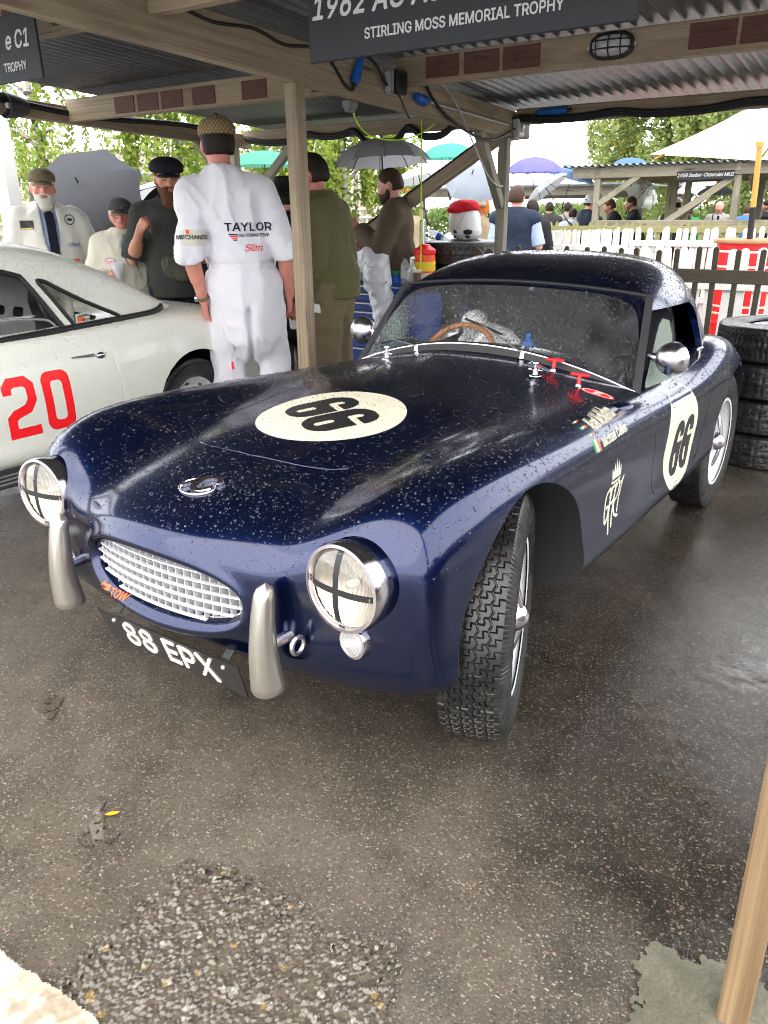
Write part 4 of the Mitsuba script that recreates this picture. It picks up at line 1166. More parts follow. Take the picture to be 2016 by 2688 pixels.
# ---------------------------------------------------------------- mirrors, wipers, pins
scene['m_chrome_soft'] = {'type': 'twosided', 'bsdf': {'type': 'roughconductor', 'material': 'Cr', 'alpha': 0.11}}
for sd in (-1, 1):
    c0 = np.array([1.215, sd * 0.690, 0.878])
    prof = [(0.0, -0.052)] + [(0.060 * math.sin(a), -0.052 * math.cos(a)) for a in np.linspace(0.2, PI / 2, 12)] + [(0.061, 0.012), (0.058, 0.016), (0.052, 0.012)]
    mm = xf(lathe(prof, 40), mat((0, 1, 0), (0, 0, 1), (1, 0, 0)))
    k = part(car, 'door_mirror', xf(mm, rot(sd * 14, (0, 0, 1))), 'm_chrome_soft', 40, CAR @ shift(*c0))
    part(k, 'mirror_glass', xf(lathe([(0.053, 0.013), (0.0, 0.013)], 32), rot(sd * 14, (0, 0, 1)) @ mat((0, 1, 0), (0, 0, 1), (1, 0, 0))), 'm_mirror', False, CAR @ shift(*c0))
    part(k, 'stem', tube([c0 - np.array([0, sd * 0.050, 0]), c0 - np.array([-0.004, sd * 0.085, 0.0])], [0.020, 0.012], 14), 'm_chrome', True, CAR)
    if sd > 0:
        part(k, 'bracket', ribbon([c0 + np.array([-0.02, -0.075, -0.075]), c0 + np.array([0.015, -0.07, 0.03])], (1, -0.25, 0), 0.05, 0.004), 'm_aluminium', False, CAR)
    p0 = on_top(0.865, sd * 0.318)
    pin = lathe([(0.0, 0.052), (0.010, 0.050), (0.011, 0.044), (0.006, 0.040), (0.006, 0.028), (0.013, 0.026), (0.013, 0.018), (0.008, 0.016), (0.010, 0.006), (0.022, 0.003), (0.023, 0.0)][::-1], 20)
    pk = part(car, 'bonnet_pin', pin, 'm_chrome', 30, CAR @ shift(*p0))
    part(pk, 'clip', tube([p0 + np.array([0, -0.026, 0.022]), p0 + np.array([0, 0.026, 0.022])], 0.004, 8), 'm_chrome', True, CAR)
for l0, l1, l2, v1, v2 in ((0.285, 0.515, 0.385, 0.14, 0.11), (-0.19, 0.115, -0.075, 0.36, 0.17)):
    piv = on_top(1.02 + 0.15 * l0 * l0, l0, 0.002)
    lm = (l1 * 0.55 + l2 * 0.45)
    arm_end = scr(lm, (v1 + v2) / 2 + 0.02) + np.array([-0.022, 0, 0.012])
    wk = part(car, 'wiper', tube([piv + np.array([0, 0, 0.0]), piv + np.array([0, 0, 0.022])], [0.012, 0.009], 14), 'm_chrome', 40, CAR)
    part(wk, 'arm', tube(smooth_path([piv + np.array([0, 0, 0.020]), (piv + arm_end) / 2 + np.array([-0.012, 0, 0.014]), arm_end], 12), 0.0036, 8), 'm_frame', True, CAR)
    e1, e2 = scr(l1, v1) + np.array([-0.010, 0, 0.006]), scr(l2, v2) + np.array([-0.010, 0, 0.006])
    part(wk, 'blade', tube([e1, (e1 + e2) / 2 + np.array([-0.006, 0, 0.004]), e2], 0.0042, 6), 'm_black', True, CAR)
# hinge fairing on the left flank and small pins on the doors
fa = on_top(0.835, -0.645, 0.0)
part(car, 'hinge_fairing', xf(trimesh.creation.icosphere(3, 1.0), CAR @ shift(fa[0], fa[1], fa[2] - 0.002) @ rot(-18, (0, 0, 1)) @ rot(30, (1, 0, 0)) @ np.diag([0.062, 0.024, 0.012, 1])), 'm_paint', True)
pk0 = on_top(1.83, -0.645)
part(car, 'door_catch', cat([tube([pk0, pk0 + np.array([0, 0, 0.045])], 0.006, 10), tube([pk0 + np.array([-0.03, 0, 0.042]), pk0 + np.array([0.03, 0, 0.042])], 0.007, 10)]), 'm_chrome', 40, CAR)

# ---------------------------------------------------------------- rain
def drop_template(n=6):
    rings = [(1.0, 0.0), (0.74, 0.52)]
    v = [(r * math.cos(2 * PI * (j + 0.5 * i) / n), r * math.sin(2 * PI * (j + 0.5 * i) / n), h) for i, (r, h) in enumerate(rings) for j in range(n)] + [(0, 0, 0.72)]
    f = []
    for j in range(n):
        a, b = j, (j + 1) % n
        f += [[a, b, a + n], [b, b + n, a + n], [n + j, n + (j + 1) % n, 2 * n]]
    return np.array(v), np.array(f), None
DV, DF, DN = drop_template()
def drops(P, N, R, seed):
    """one mesh of domes of water at P, normals N, radius R; returns the shape's ply dict pieces"""
    r = np.random.default_rng(seed)
    ref = unit(np.where(np.abs(N[:, 2:3]) < 0.9, [[0, 0, 1.0]], [[1.0, 0, 0]]))
    x = unit(np.cross(ref, N))
    y = np.cross(N, x)
    a = r.uniform(0, 2 * PI, len(P))
    x, y = x * np.cos(a)[:, None] + y * np.sin(a)[:, None], y * np.cos(a)[:, None] - x * np.sin(a)[:, None]
    el = r.uniform(0.8, 1.25, (len(P), 1))
    hh = r.uniform(0.7, 1.15, (len(P), 1))
    V = P[:, None] + R[:, None, None] * (DV[None, :, :1] * (x * el)[:, None] + DV[None, :, 1:2] * (y / el)[:, None] + DV[None, :, 2:] * (N * hh)[:, None])
    F = DF[None] + (np.arange(len(P)) * len(DV))[:, None, None]
    return TM(V.reshape(-1, 3), F.reshape(-1, 3))
def rain(parent, mesh, n, keep, seed, rmin=0.0009, rmed=0.00165, rmax=0.0042, mtl='m_water', name='raindrops', M=CAR):
    tm = trimesh.Trimesh(mesh.vertices, mesh.faces, process=False)
    r = np.random.default_rng(seed)
    area = tm.area_faces
    fi = np.searchsorted(np.cumsum(area) / area.sum(), r.random(n))
    fi = np.minimum(fi, len(area) - 1)
    uvw = r.dirichlet((1, 1, 1), n)
    P = np.einsum('nk,nkj->nj', uvw, tm.triangles[fi])
    N = tm.face_normals[fi]
    R = np.clip(rmed * np.exp(0.42 * r.standard_normal(n)), rmin, rmax)
    ok = keep(P, N, r)
    P, N, R = P[ok], N[ok], R[ok]
    return part(parent, name, drops(P, N, R, seed), mtl, True, M, kind='stuff')
def wet_body(P, N, r):
    d = meshkit.fbm(P * 5.0, 3)
    p = np.clip(0.25 + 1.6 * (d - 0.3), 0.1, 1) * np.clip((N[:, 2] - 0.10) / 0.35, 0, 1)
    return (N[:, 2] > 0.1) & (P[:, 0] < 2.6) & ~((P[:, 0] > 1.02) & (np.abs(P[:, 1]) < 0.58) & (P[:, 0] < 2.5)) & (r.random(len(P)) < p)
body_up = sub(bm, ~dark & ~inner & (bm.face_normals[:, 2] > 0.05))
rain(car, body_up, 62000, wet_body, 3)
top_m = from_man(ht)
top_up = sub(top_m, (top_m.face_normals[:, 2] > 0.1) & (top_m.triangles_center[:, 2] > 0.99))
rain(hk, top_up, 10500, lambda P, N, r: (r.random(len(P)) < 0.8) & (P[:, 2] > top_ref.bounds[0][2]), 5, 0.001, 0.0018, 0.0036)
def wet_glass(P, N, r):
    d = meshkit.fbm(P * 7.0, 3)
    return r.random(len(P)) < np.clip(0.35 + 1.5 * (d - 0.35), 0.05, 1)
wsf = gridmesh(scr_uv(U, V)[::-1])
if wsf.face_normals[:, 2].mean() < 0:
    wsf = TM(wsf.vertices, wsf.faces[:, ::-1])
rain(ws, wsf, 9000, wet_glass, 8, 0.0008, 0.0021, 0.0046)
# ================================================================ THE WHITE CAR IN THE NEXT BAY
def wrow(s, z0, w, zs=None, zb=0.20, hm=0.52):
    """half section: half width w, top z0"""
    zs = zs or z0 - 0.055
    return [(s, 0, z0), (s, .30 * w, z0 - 0.003), (s, .58 * w, z0 - 0.012), (s, .80 * w, zs + 0.018), (s, .93 * w, zs - 0.045), (s, w, hm), (s, .985 * w, (hm + zb) / 2 - 0.02), (s, .90 * w, zb), (s, 0, zb - 0.03)]
W_ROWS = [
    wrow(-1.46, .50, .22, .47, .36, .44), wrow(-1.40, .56, .40, .52, .30, .44), wrow(-1.22, .645, .57, .61, .25, .45), wrow(-0.92, .715, .665, .69, .22, .48), wrow(-0.60, .765, .70, .735, .20, .50),
    wrow(-0.15, .815, .712, .770, .20), wrow(0.30, .835, .714, .780, .20), wrow(0.75, .850, .716, .790, .20), wrow(1.10, .865, .720, .805, .20), wrow(1.50, .870, .725, .820, .20, .55),
    wrow(1.85, .840, .700, .790, .23, .55), wrow(2.15, .770, .640, .725, .28, .53), wrow(2.32, .680, .56, .63, .34, .50), wrow(2.37, .58, .40, .56, .42, .50),
]
def grow(s, z0, zt, w=0.60):
    return [(s, 0, z0), (s, .18, z0 - .004), (s, .33, z0 - .020), (s, .43, zt + (z0 - zt) * .58), (s, .485, zt), (s, .54, max(.80, zt - .13)), (s, w - .03, .80), (s, w - .05, .74), (s, 0, .72)]
G_ROWS = [grow(-0.16, .85, .82), grow(-0.04, .96, .92), grow(0.12, 1.10, 1.03), grow(0.30, 1.20, 1.11), grow(0.52, 1.24, 1.12), grow(0.76, 1.23, 1.075), grow(1.00, 1.165, 1.005),
          grow(1.22, 1.075, .94), grow(1.41, .965, .88), grow(1.53, .885, .845), grow(1.57, .84, .82)]
def shrink2(rows, d):
    out = []
    for r in rows:
        a = np.array(r, float)
        a[:, 1] = np.maximum(a[:, 1] - d, 0)
        a[:, 2] = np.where(a[:, 2] > 0.78, a[:, 2] - d, a[:, 2] - 0.1)
        c = 0.6
        a[:, 0] = c + (a[:, 0] - c) * 0.965
        out.append([tuple(x) for x in a])
    return out
def digit0(h, w, t, r):
    return rounded_rect(w, h, r).difference(rounded_rect(w - 2 * t, h - 2 * t, r * 0.45))
def digit2(h, w, t, r):
    pts = [(-w / 2 + t / 2, h / 2 - 0.27 * h), (-w / 2 + t / 2, h / 2 - t / 2 - r * .3), (-w / 2 + t / 2 + r * .3, h / 2 - t / 2), (w / 2 - t / 2 - r * .3, h / 2 - t / 2), (w / 2 - t / 2, h / 2 - t / 2 - r * .3),
           (w / 2 - t / 2, 0.02 * h + r * .3), (w / 2 - t / 2 - r * .35, -0.03 * h), (-w / 2 + t / 2 + r * .3, -0.10 * h), (-w / 2 + t / 2, -0.17 * h), (-w / 2 + t / 2, -h / 2 + t / 2), (w / 2, -h / 2 + t / 2)]
    return sg.LineString(pts).buffer(t / 2, cap_style='flat', join_style='mitre')
def saloon(M, label, paint, full=True):
    t = thing('racing_coupe', label, 'car')
    solid = close_loft(loft(W_ROWS, 10 if full else 5, 10 if full else 5))
    ref = trimesh.Trimesh(solid.vertices, solid.faces, process=True)
    b = to_man(solid)
    for s in (-0.64, 1.49):
        for sd in (-1, 1):
            b = b - to_man(cyl_l(0.330, sd * 0.42, sd * 1.0, s, 0.295, 72))
    b = b - to_man(box(1.15, 1.0, 0.6, (0.45, 0, 0.72), 0.05))
    def side(s, z, lift=0.0, sd=-1):
        loc, ri, ti = ref.ray.intersects_location(np.array([[s, sd * 3.0, z]]), np.array([[0, -sd * 1.0, 0]]), multiple_hits=False)
        return loc[0] + ref.face_normals[ti[0]] * lift
    if full:
        dl = smooth_path(np.array([(0.60, .800), (0.74, .782), (0.84, .745), (0.90, .69), (0.925, .60), (0.930, .45), (0.925, .34), (0.91, .24)]), 50)
        b = b - to_man(tube([side(s, z, 0.0) for s, z in dl], 0.0042, 6))
        fl = np.array(sg.Polygon([(0.915, .745), (1.060, .765), (1.105, .645), (1.10, .625), (0.985, .620), (0.965, .64)]).buffer(-0.012).buffer(0.012, 4).segmentize(0.012).exterior.coords)[:-1]
        b = b - to_man(tube([side(s, z, 0.0) for s, z in fl], 0.0024, 5, closed=True))
    bm2 = from_man(b)
    c = bm2.triangles_center
    dk = np.zeros(len(c), bool)
    for s in (-0.64, 1.49):
        rad = np.hypot(c[:, 0] - s, c[:, 2] - 0.295)
        dk |= (rad < 0.3315) & (rad > 0.325) & (np.abs(c[:, 1]) > 0.415) | ((np.abs(np.abs(c[:, 1]) - 0.42) < 0.002) & (rad < 0.332))
    dk |= (np.abs(c[:, 0] - 0.45) < 0.577) & (np.abs(c[:, 1]) < 0.502) & (c[:, 2] < 0.80) & (c[:, 2] > 0.415) & (np.abs(c[:, 0] - 0.45) + np.abs(c[:, 1]) > 0) & ((c[:, 2] < 0.425) | (np.abs(np.abs(c[:, 1]) - 0.5) < 0.002) | (np.abs(np.abs(c[:, 0] - 0.45) - 0.575) < 0.002))
    part(t, 'body', sub(bm2, ~dk), paint, 32, M)
    part(t, 'underside', sub(bm2, dk), 'm_black_cloth', 32, M, kind='stuff')
    part(t, 'sill', box(1.30, 0.02, 0.10, (0.42, -0.655, 0.175), 0.006), 'm_dark_grey', False, M)
    for z in (0.15, 0.17, 0.19):
        part(t, 'sill_rib', box(1.30, 0.006, 0.008, (0.42, -0.667, z)), 'm_grey', False, M)
    # greenhouse
    go = close_loft(loft(G_ROWS, 10 if full else 5, 10 if full else 5))
    gref = trimesh.Trimesh(go.vertices, go.faces, process=True)
    g = to_man(go) - to_man(close_loft(loft(shrink2(G_ROWS, 0.02), 10 if full else 5, 10 if full else 5)))
    ymat = mat((1, 0, 0), (0, 0, 1), (0, -1, 0))
    door_w = sg.Polygon([(0.0, .805), (0.18, 1.075), (0.28, 1.105), (0.50, 1.105), (0.58, 1.080), (0.735, .815), (0.73, .805)]).buffer(-0.01).buffer(0.01)
    quart = sg.Polygon([(0.66, 1.062), (0.715, 1.045), (0.79, 1.00), (0.91, .935), (1.10, .848), (1.09, .832), (0.80, .825)]).buffer(-0.008).buffer(0.008)
    for w in (door_w, quart):
        g = g - to_man(xf(prism(w, 2.0, -1.0), ymat))
    bl = rounded_rect(0.78, 0.46, 0.06)
    nb = unit(np.array([0.52, 0, 0.85]))
    blm = mat((0, 1, 0), (-nb[2], 0, nb[0]), nb, np.array([1.235, 0, 1.035]) - nb * 0.18)
    g = g - to_man(xf(prism(bl, 0.5), blm))
    scrn = rounded_rect(0.84, 0.36, 0.06)
    nf = unit(np.array([-0.66, 0, 0.75]))
    g = g - to_man(xf(prism(scrn, 0.5), mat((0, -1, 0), (nf[2], 0, -nf[0]), nf, np.array([0.03, 0, 1.06]) - nf * 0.2)))
    g = g - to_man(box(4, 3, 0.5, (0, 0, 0.545)))
    k = part(t, 'hardtop', from_man(g), paint, 32, M)
    def edge_strip(poly, r, dz=0.0, name='window_rubber', n=0.02):
        q = np.array(poly.segmentize(n).exterior.coords)[:-1]
        pts = []
        for s, z in q:
            loc, ri, ti = gref.ray.intersects_location(np.array([[s, -2.0, z]]), np.array([[0, 1.0, 0]]), multiple_hits=False)
            if len(loc): pts.append(loc[0] + np.array([0, -0.002, 0]))
        part(t, name, tube(pts, r, 6, closed=True), 'm_black', True, M)
        return np.array(pts)
    pq = edge_strip(quart, 0.011)
    pd = edge_strip(door_w, 0.013)
    def pane(poly, name, off=0.006):
        return part(t, name, drape(poly, (0, -0.9, 0), (1, 0, 0), (0, 0, 1), gref, -off, 0.04, 0.5), 'm_pane', True, M)
    pane(quart, 'quarter_window')
    pane(door_w.intersection(sg.box(-1, 0, 2, 0.90)), 'door_window')
    part(t, 'door_glass_rail', tube(smooth_path([(0.0, -0.575, 0.89), (0.30, -0.575, 0.895), (0.60, -0.565, 0.88), (0.67, -0.565, 0.86), (0.695, -0.565, 0.815)], 24), 0.006, 8), 'm_aluminium', True, M)
    part(t, 'rear_window', drape(bl.buffer(0.005), np.array([1.235, 0, 1.035]) + nb * 0.2, (0, 1, 0), (-nb[2], 0, nb[0]), gref, -0.004, 0.05, 0.5), 'm_pane', True, M)
    q = np.array(bl.segmentize(0.03).exterior.coords)[:-1]
    rr_ = drape(TM(np.c_[q, 0 * q[:, 0]], np.array([[0, 1, 2]])), np.array([1.235, 0, 1.035]) + nb * 0.2, (0, 1, 0), (-nb[2], 0, nb[0]), gref, 0.001, None, 0.5)
    if len(rr_.vertices) == len(q):
        part(t, 'window_rubber', tube(rr_.vertices, 0.011, 6, closed=True), 'm_black', True, M)
    # black seal where the hardtop meets the body
    ls = np.r_[np.linspace(-0.05, 1.26, 24)]
    seal = [(s, -(0.573 - 0.0 * s), 0.800 + 0.045 * max(0, s - 0.35)) for s in ls] + [(1.40, -0.53, .855), (1.50, -0.40, .865), (1.55, -0.2, .868), (1.56, 0, .868), (1.55, 0.2, .868), (1.50, 0.40, .865)]
    part(t, 'hardtop_seal', tube(smooth_path(seal, 60), 0.017, 8), 'm_black', True, M)
    # wheels
    for s in (-0.64, 1.49):
        for sd in (-1, 1):
            if not full and sd > 0: continue
            Mw = M @ shift(s, sd * 0.585, 0.285) @ rot(20 + 31 * sd, (0, 1, 0))
            R_ = rot(180 if sd > 0 else 0, (0, 0, 1))
            wt = part(t, 'wheel', tyre_mesh(0.285, 0.092, 0.078, 96, False, 0.172, 8), 'm_rubber', 50, Mw)
            part(wt, 'rim', xf(lathe([(0.165, 0.070), (0.178, 0.076), (0.180, 0.070), (0.168, 0.060), (0.150, 0.034), (0.135, 0.030), (0.120, 0.046), (0.06, 0.050), (0.05, 0.058), (0.0, 0.060)], 48, 'y'), R_), 'm_silver_paint', 40, Mw)
            for a in range(8):
                an = a * PI / 4
                part(wt, 'slot', xf(xf(xf(trimesh.creation.icosphere(1, 1.0), np.diag([0.018, 0.006, 0.013, 1])), shift(0.128 * math.cos(an), -0.034, 0.128 * math.sin(an))), R_), 'm_black', True, Mw)
    if not full:
        return t
    # door handle
    hb = [side(s, 0.690 - 0.03 * (s - 0.66), 0.010) for s in np.linspace(0.665, 0.80, 8)]
    hk_ = part(t, 'door_handle', tube(hb, np.linspace(0.004, 0.008, 8), 8), 'm_chrome', True, M)
    hc = side(0.835, 0.680, 0.010)
    part(hk_, 'push_button', xf(xf(trimesh.creation.icosphere(2, 1.0), np.diag([0.030, 0.014, 0.018, 1])), shift(*hc)), 'm_chrome', True, M)
    # race number
    def ds(poly, s, z, b, lift, nm, parent):
        return part(parent, nm, drape(poly, (s, -0.95, z), (1, 0, 0), (0, 0, 1), ref, lift, 0.02, 0.5), b, True, M)
    d0, d2_ = digit0(0.285, 0.155, 0.046, 0.045), digit2(0.285, 0.165, 0.046, 0.08)
    for dd, s in ((d2_, 0.345), (d0, 0.545)):
        kk = ds(dd.buffer(0.004), s, 0.507, 'm_white', 0.0006, 'race_number', t)
        ds(dd, s, 0.507, 'm_red', 0.0014, 'red_figure', kk)
    # sticker in the quarter window
    stk = part(t, 'window_sticker', flat(prism(sg.box(-0.042, -0.026, 0.042, 0.026), 0.001), (0.855, -0.566, 0.858), (1, 0, 0.05), (0, 0, 1)), 'm_offwhite', False, M)
    part(stk, 'orange_patch', flat(prism(sg.box(-0.034, -0.014, 0.004, 0.006), 0.001), (0.855, -0.568, 0.858), (1, 0, 0.05), (0, 0, 1)), 'm_orange', False, M)
    part(stk, 'lettering', flat(text('LAGUNA', 0.013, 0.001, True, 0.2), (0.855, -0.569, 0.866), (1, 0, 0.05), (0, 0, 1)), 'm_black', False, M)
    part(stk, 'lettering', flat(text('SECA', 0.013, 0.001, True, 0.2), (0.870, -0.5695, 0.846), (1, 0, 0.05), (0, 0, 1)), 'm_black', False, M)
    # racing seat, cage and a roll of paper behind it
    prof = sg.Polygon([(-.22, 0), (.22, 0), (.26, .25), (.23, .45), (.15, .56), (.15, .70), (-.15, .70), (-.15, .56), (-.23, .45), (-.26, .25)]).buffer(-.03).buffer(.03)
    hole = shapely.union_all([shapely.affinity.translate(rounded_rect(.09, .05, .02), sx_, .50) for sx_ in (-.08, .08)])
    sm_ = prism(prof.difference(hole), 0.07)
    sbk = part(t, 'seat', xf(sm_, shift(0.55, 0.27, 0.42) @ rot(16, (0, 1, 0)) @ mat((0, 1, 0), (0, 0, 1), (1, 0, 0))), 'm_black', 30, M)
    sbk = part(t, 'seat', xf(sm_, shift(0.50, -0.27, 0.42) @ rot(16, (0, 1, 0)) @ mat((0, 1, 0), (0, 0, 1), (1, 0, 0))), 'm_black', 30, M)
    part(t, 'roll_cage', tube(smooth_path([(0.72, -0.44, 0.45), (0.72, -0.44, 0.90), (0.72, -0.34, 1.08), (0.72, 0, 1.12), (0.72, 0.34, 1.08), (0.72, 0.44, 0.90), (0.72, 0.44, 0.45)], 40), 0.02, 10), 'm_black', True, M)
    part(t, 'cage_pad', tube([(0.92, -0.36, 0.78), (0.92, -0.36, 0.97)], 0.028, 14), 'm_offwhite', 40, M)
    up = sub(bm2, ~dk & (bm2.face_normals[:, 2] > 0.3))
    rain(t, up, 5200, lambda P, N, r: (P[:, 0] > 0.2) & (P[:, 1] < 0.3) & (r.random(len(P)) < 0.25 + meshkit.fbm(P * 6, 2)), 21, 0.001, 0.0017, 0.0034, M=M)
    gt = from_man(g)
    rain(k, sub(gt, (gt.face_normals[:, 2] > 0.25) & (gt.triangles_center[:, 2] > 0.95)), 5200, lambda P, N, r: (P[:, 0] > 0.1) & (r.random(len(P)) < 0.7), 23, 0.001, 0.0017, 0.0034, M=M)
    return t
WHITE = frame(SH_TH, 0.012, W(0, 2.72, 0)[:2], -0.006)
saloon(WHITE, 'white racing coupe with red number 20 on its door, parked beside the blue car', 'm_white_paint')
# ================================================================ PEOPLE
def ev(prims, p, k, near=0.10):
    """smooth union of bones and ellipsoids; each is only worked out close to itself"""
    d = np.full(len(p), 0.2)
    for q in prims:
        if q[0] == 'b':
            a, b, r = np.asarray(q[1]), np.asarray(q[2]), max(q[3], q[4])
            lo, hi = np.minimum(a, b) - r - near, np.maximum(a, b) + r + near
        else:
            r = max(q[2])
            lo, hi = np.asarray(q[1]) - r - near, np.asarray(q[1]) + r + near
        m = np.flatnonzero(((p > lo) & (p < hi)).all(1))
        if not len(m): continue
        pm = p[m]
        e = d_bone(pm, q[1], q[2], q[3], q[4]) if q[0] == 'b' else d_ell(pm, q[1], q[2], q[3] if len(q) > 3 else None)
        d[m] = smin(d[m], e, q[5] if q[0] == 'b' and len(q) > 5 else k)
    return d
def mesh_sdf(fn, prims, pad, step, relax_it=3):
    pts = []
    for q in prims:
        if q[0] == 'b':
            pts += [np.array(q[1]) - q[3], np.array(q[1]) + q[3], np.array(q[2]) - q[4], np.array(q[2]) + q[4]]
        else:
            r = max(q[2])
            pts += [np.array(q[1]) - r, np.array(q[1]) + r]
    pts = np.array(pts)
    m = surface_nets(fn, pts.min(0) - pad, pts.max(0) + pad, step)
    return relax(m, relax_it)
def Rz(a):
    c, s = math.cos(a), math.sin(a)
    return np.array([[c, -s, 0], [s, c, 0], [0, 0, 1.0]])
def Rx(a):
    c, s = math.cos(a), math.sin(a)
    return np.array([[1, 0, 0], [0, c, -s], [0, s, c]])
def Ry(a):
    c, s = math.cos(a), math.sin(a)
    return np.array([[c, 0, s], [0, 1, 0], [-s, 0, c]])
def hand_prims(w, d, n, side, curl=0.5, sc=1.0, thumb_in=0.4):
    """wrist, pointing direction, palm normal; side +1 right hand (thumb lies towards n x d * side)"""
    d, n = unit(d), np.asarray(n, float)
    n = unit(n - d * np.dot(n, d))
    x = np.cross(d, n) * side                            # towards the thumb
    out = []
    for u in (-0.026, -0.009, 0.009, 0.026):
        out.append(('b', w + d * 0.012 * sc + x * u * 0.6 * sc, w + (d * 0.085 + x * u) * sc, 0.0145 * sc, 0.0115 * sc, 0.008))
    for u, L, ad in ((0.029, 0.070, 0.0), (0.0095, 0.079, 0.0), (-0.0095, 0.073, 0.0), (-0.028, 0.058, -0.004)):
        p = w + (d * (0.086 + ad) + x * u) * sc
        a = 0.25 + 0.2 * curl
        for f, r0, r1 in ((0.45, 0.0098, 0.0090), (0.31, 0.0090, 0.0082), (0.24, 0.0082, 0.0070)):
            a += curl * 0.85
            q = p + (d * math.cos(a) + n * math.sin(a)) * L * f * sc
            out.append(('b', p, q, r0 * sc, r1 * sc, 0.003))
            p = q
    p = w + (d * 0.028 + x * 0.026) * sc
    t1 = unit(d * 0.75 + x * (0.8 - thumb_in) + n * 0.35)
    q = p + t1 * 0.040 * sc
    t2 = unit(d * 0.85 + x * (0.2 - thumb_in) + n * (0.3 + thumb_in))
    r = q + t2 * 0.032 * sc
    out += [('b', w + (d * 0.012 + x * 0.012) * sc, p, 0.016 * sc, 0.0125 * sc, 0.008), ('b', p, q, 0.0120 * sc, 0.0105 * sc, 0.004), ('b', q, r, 0.0105 * sc, 0.008 * sc, 0.003)]
    return out
SKIN = {'pale': lin(226, 168, 148), 'pink': lin(222, 150, 132), 'tan': lin(200, 142, 114), 'ruddy': lin(214, 140, 122)}

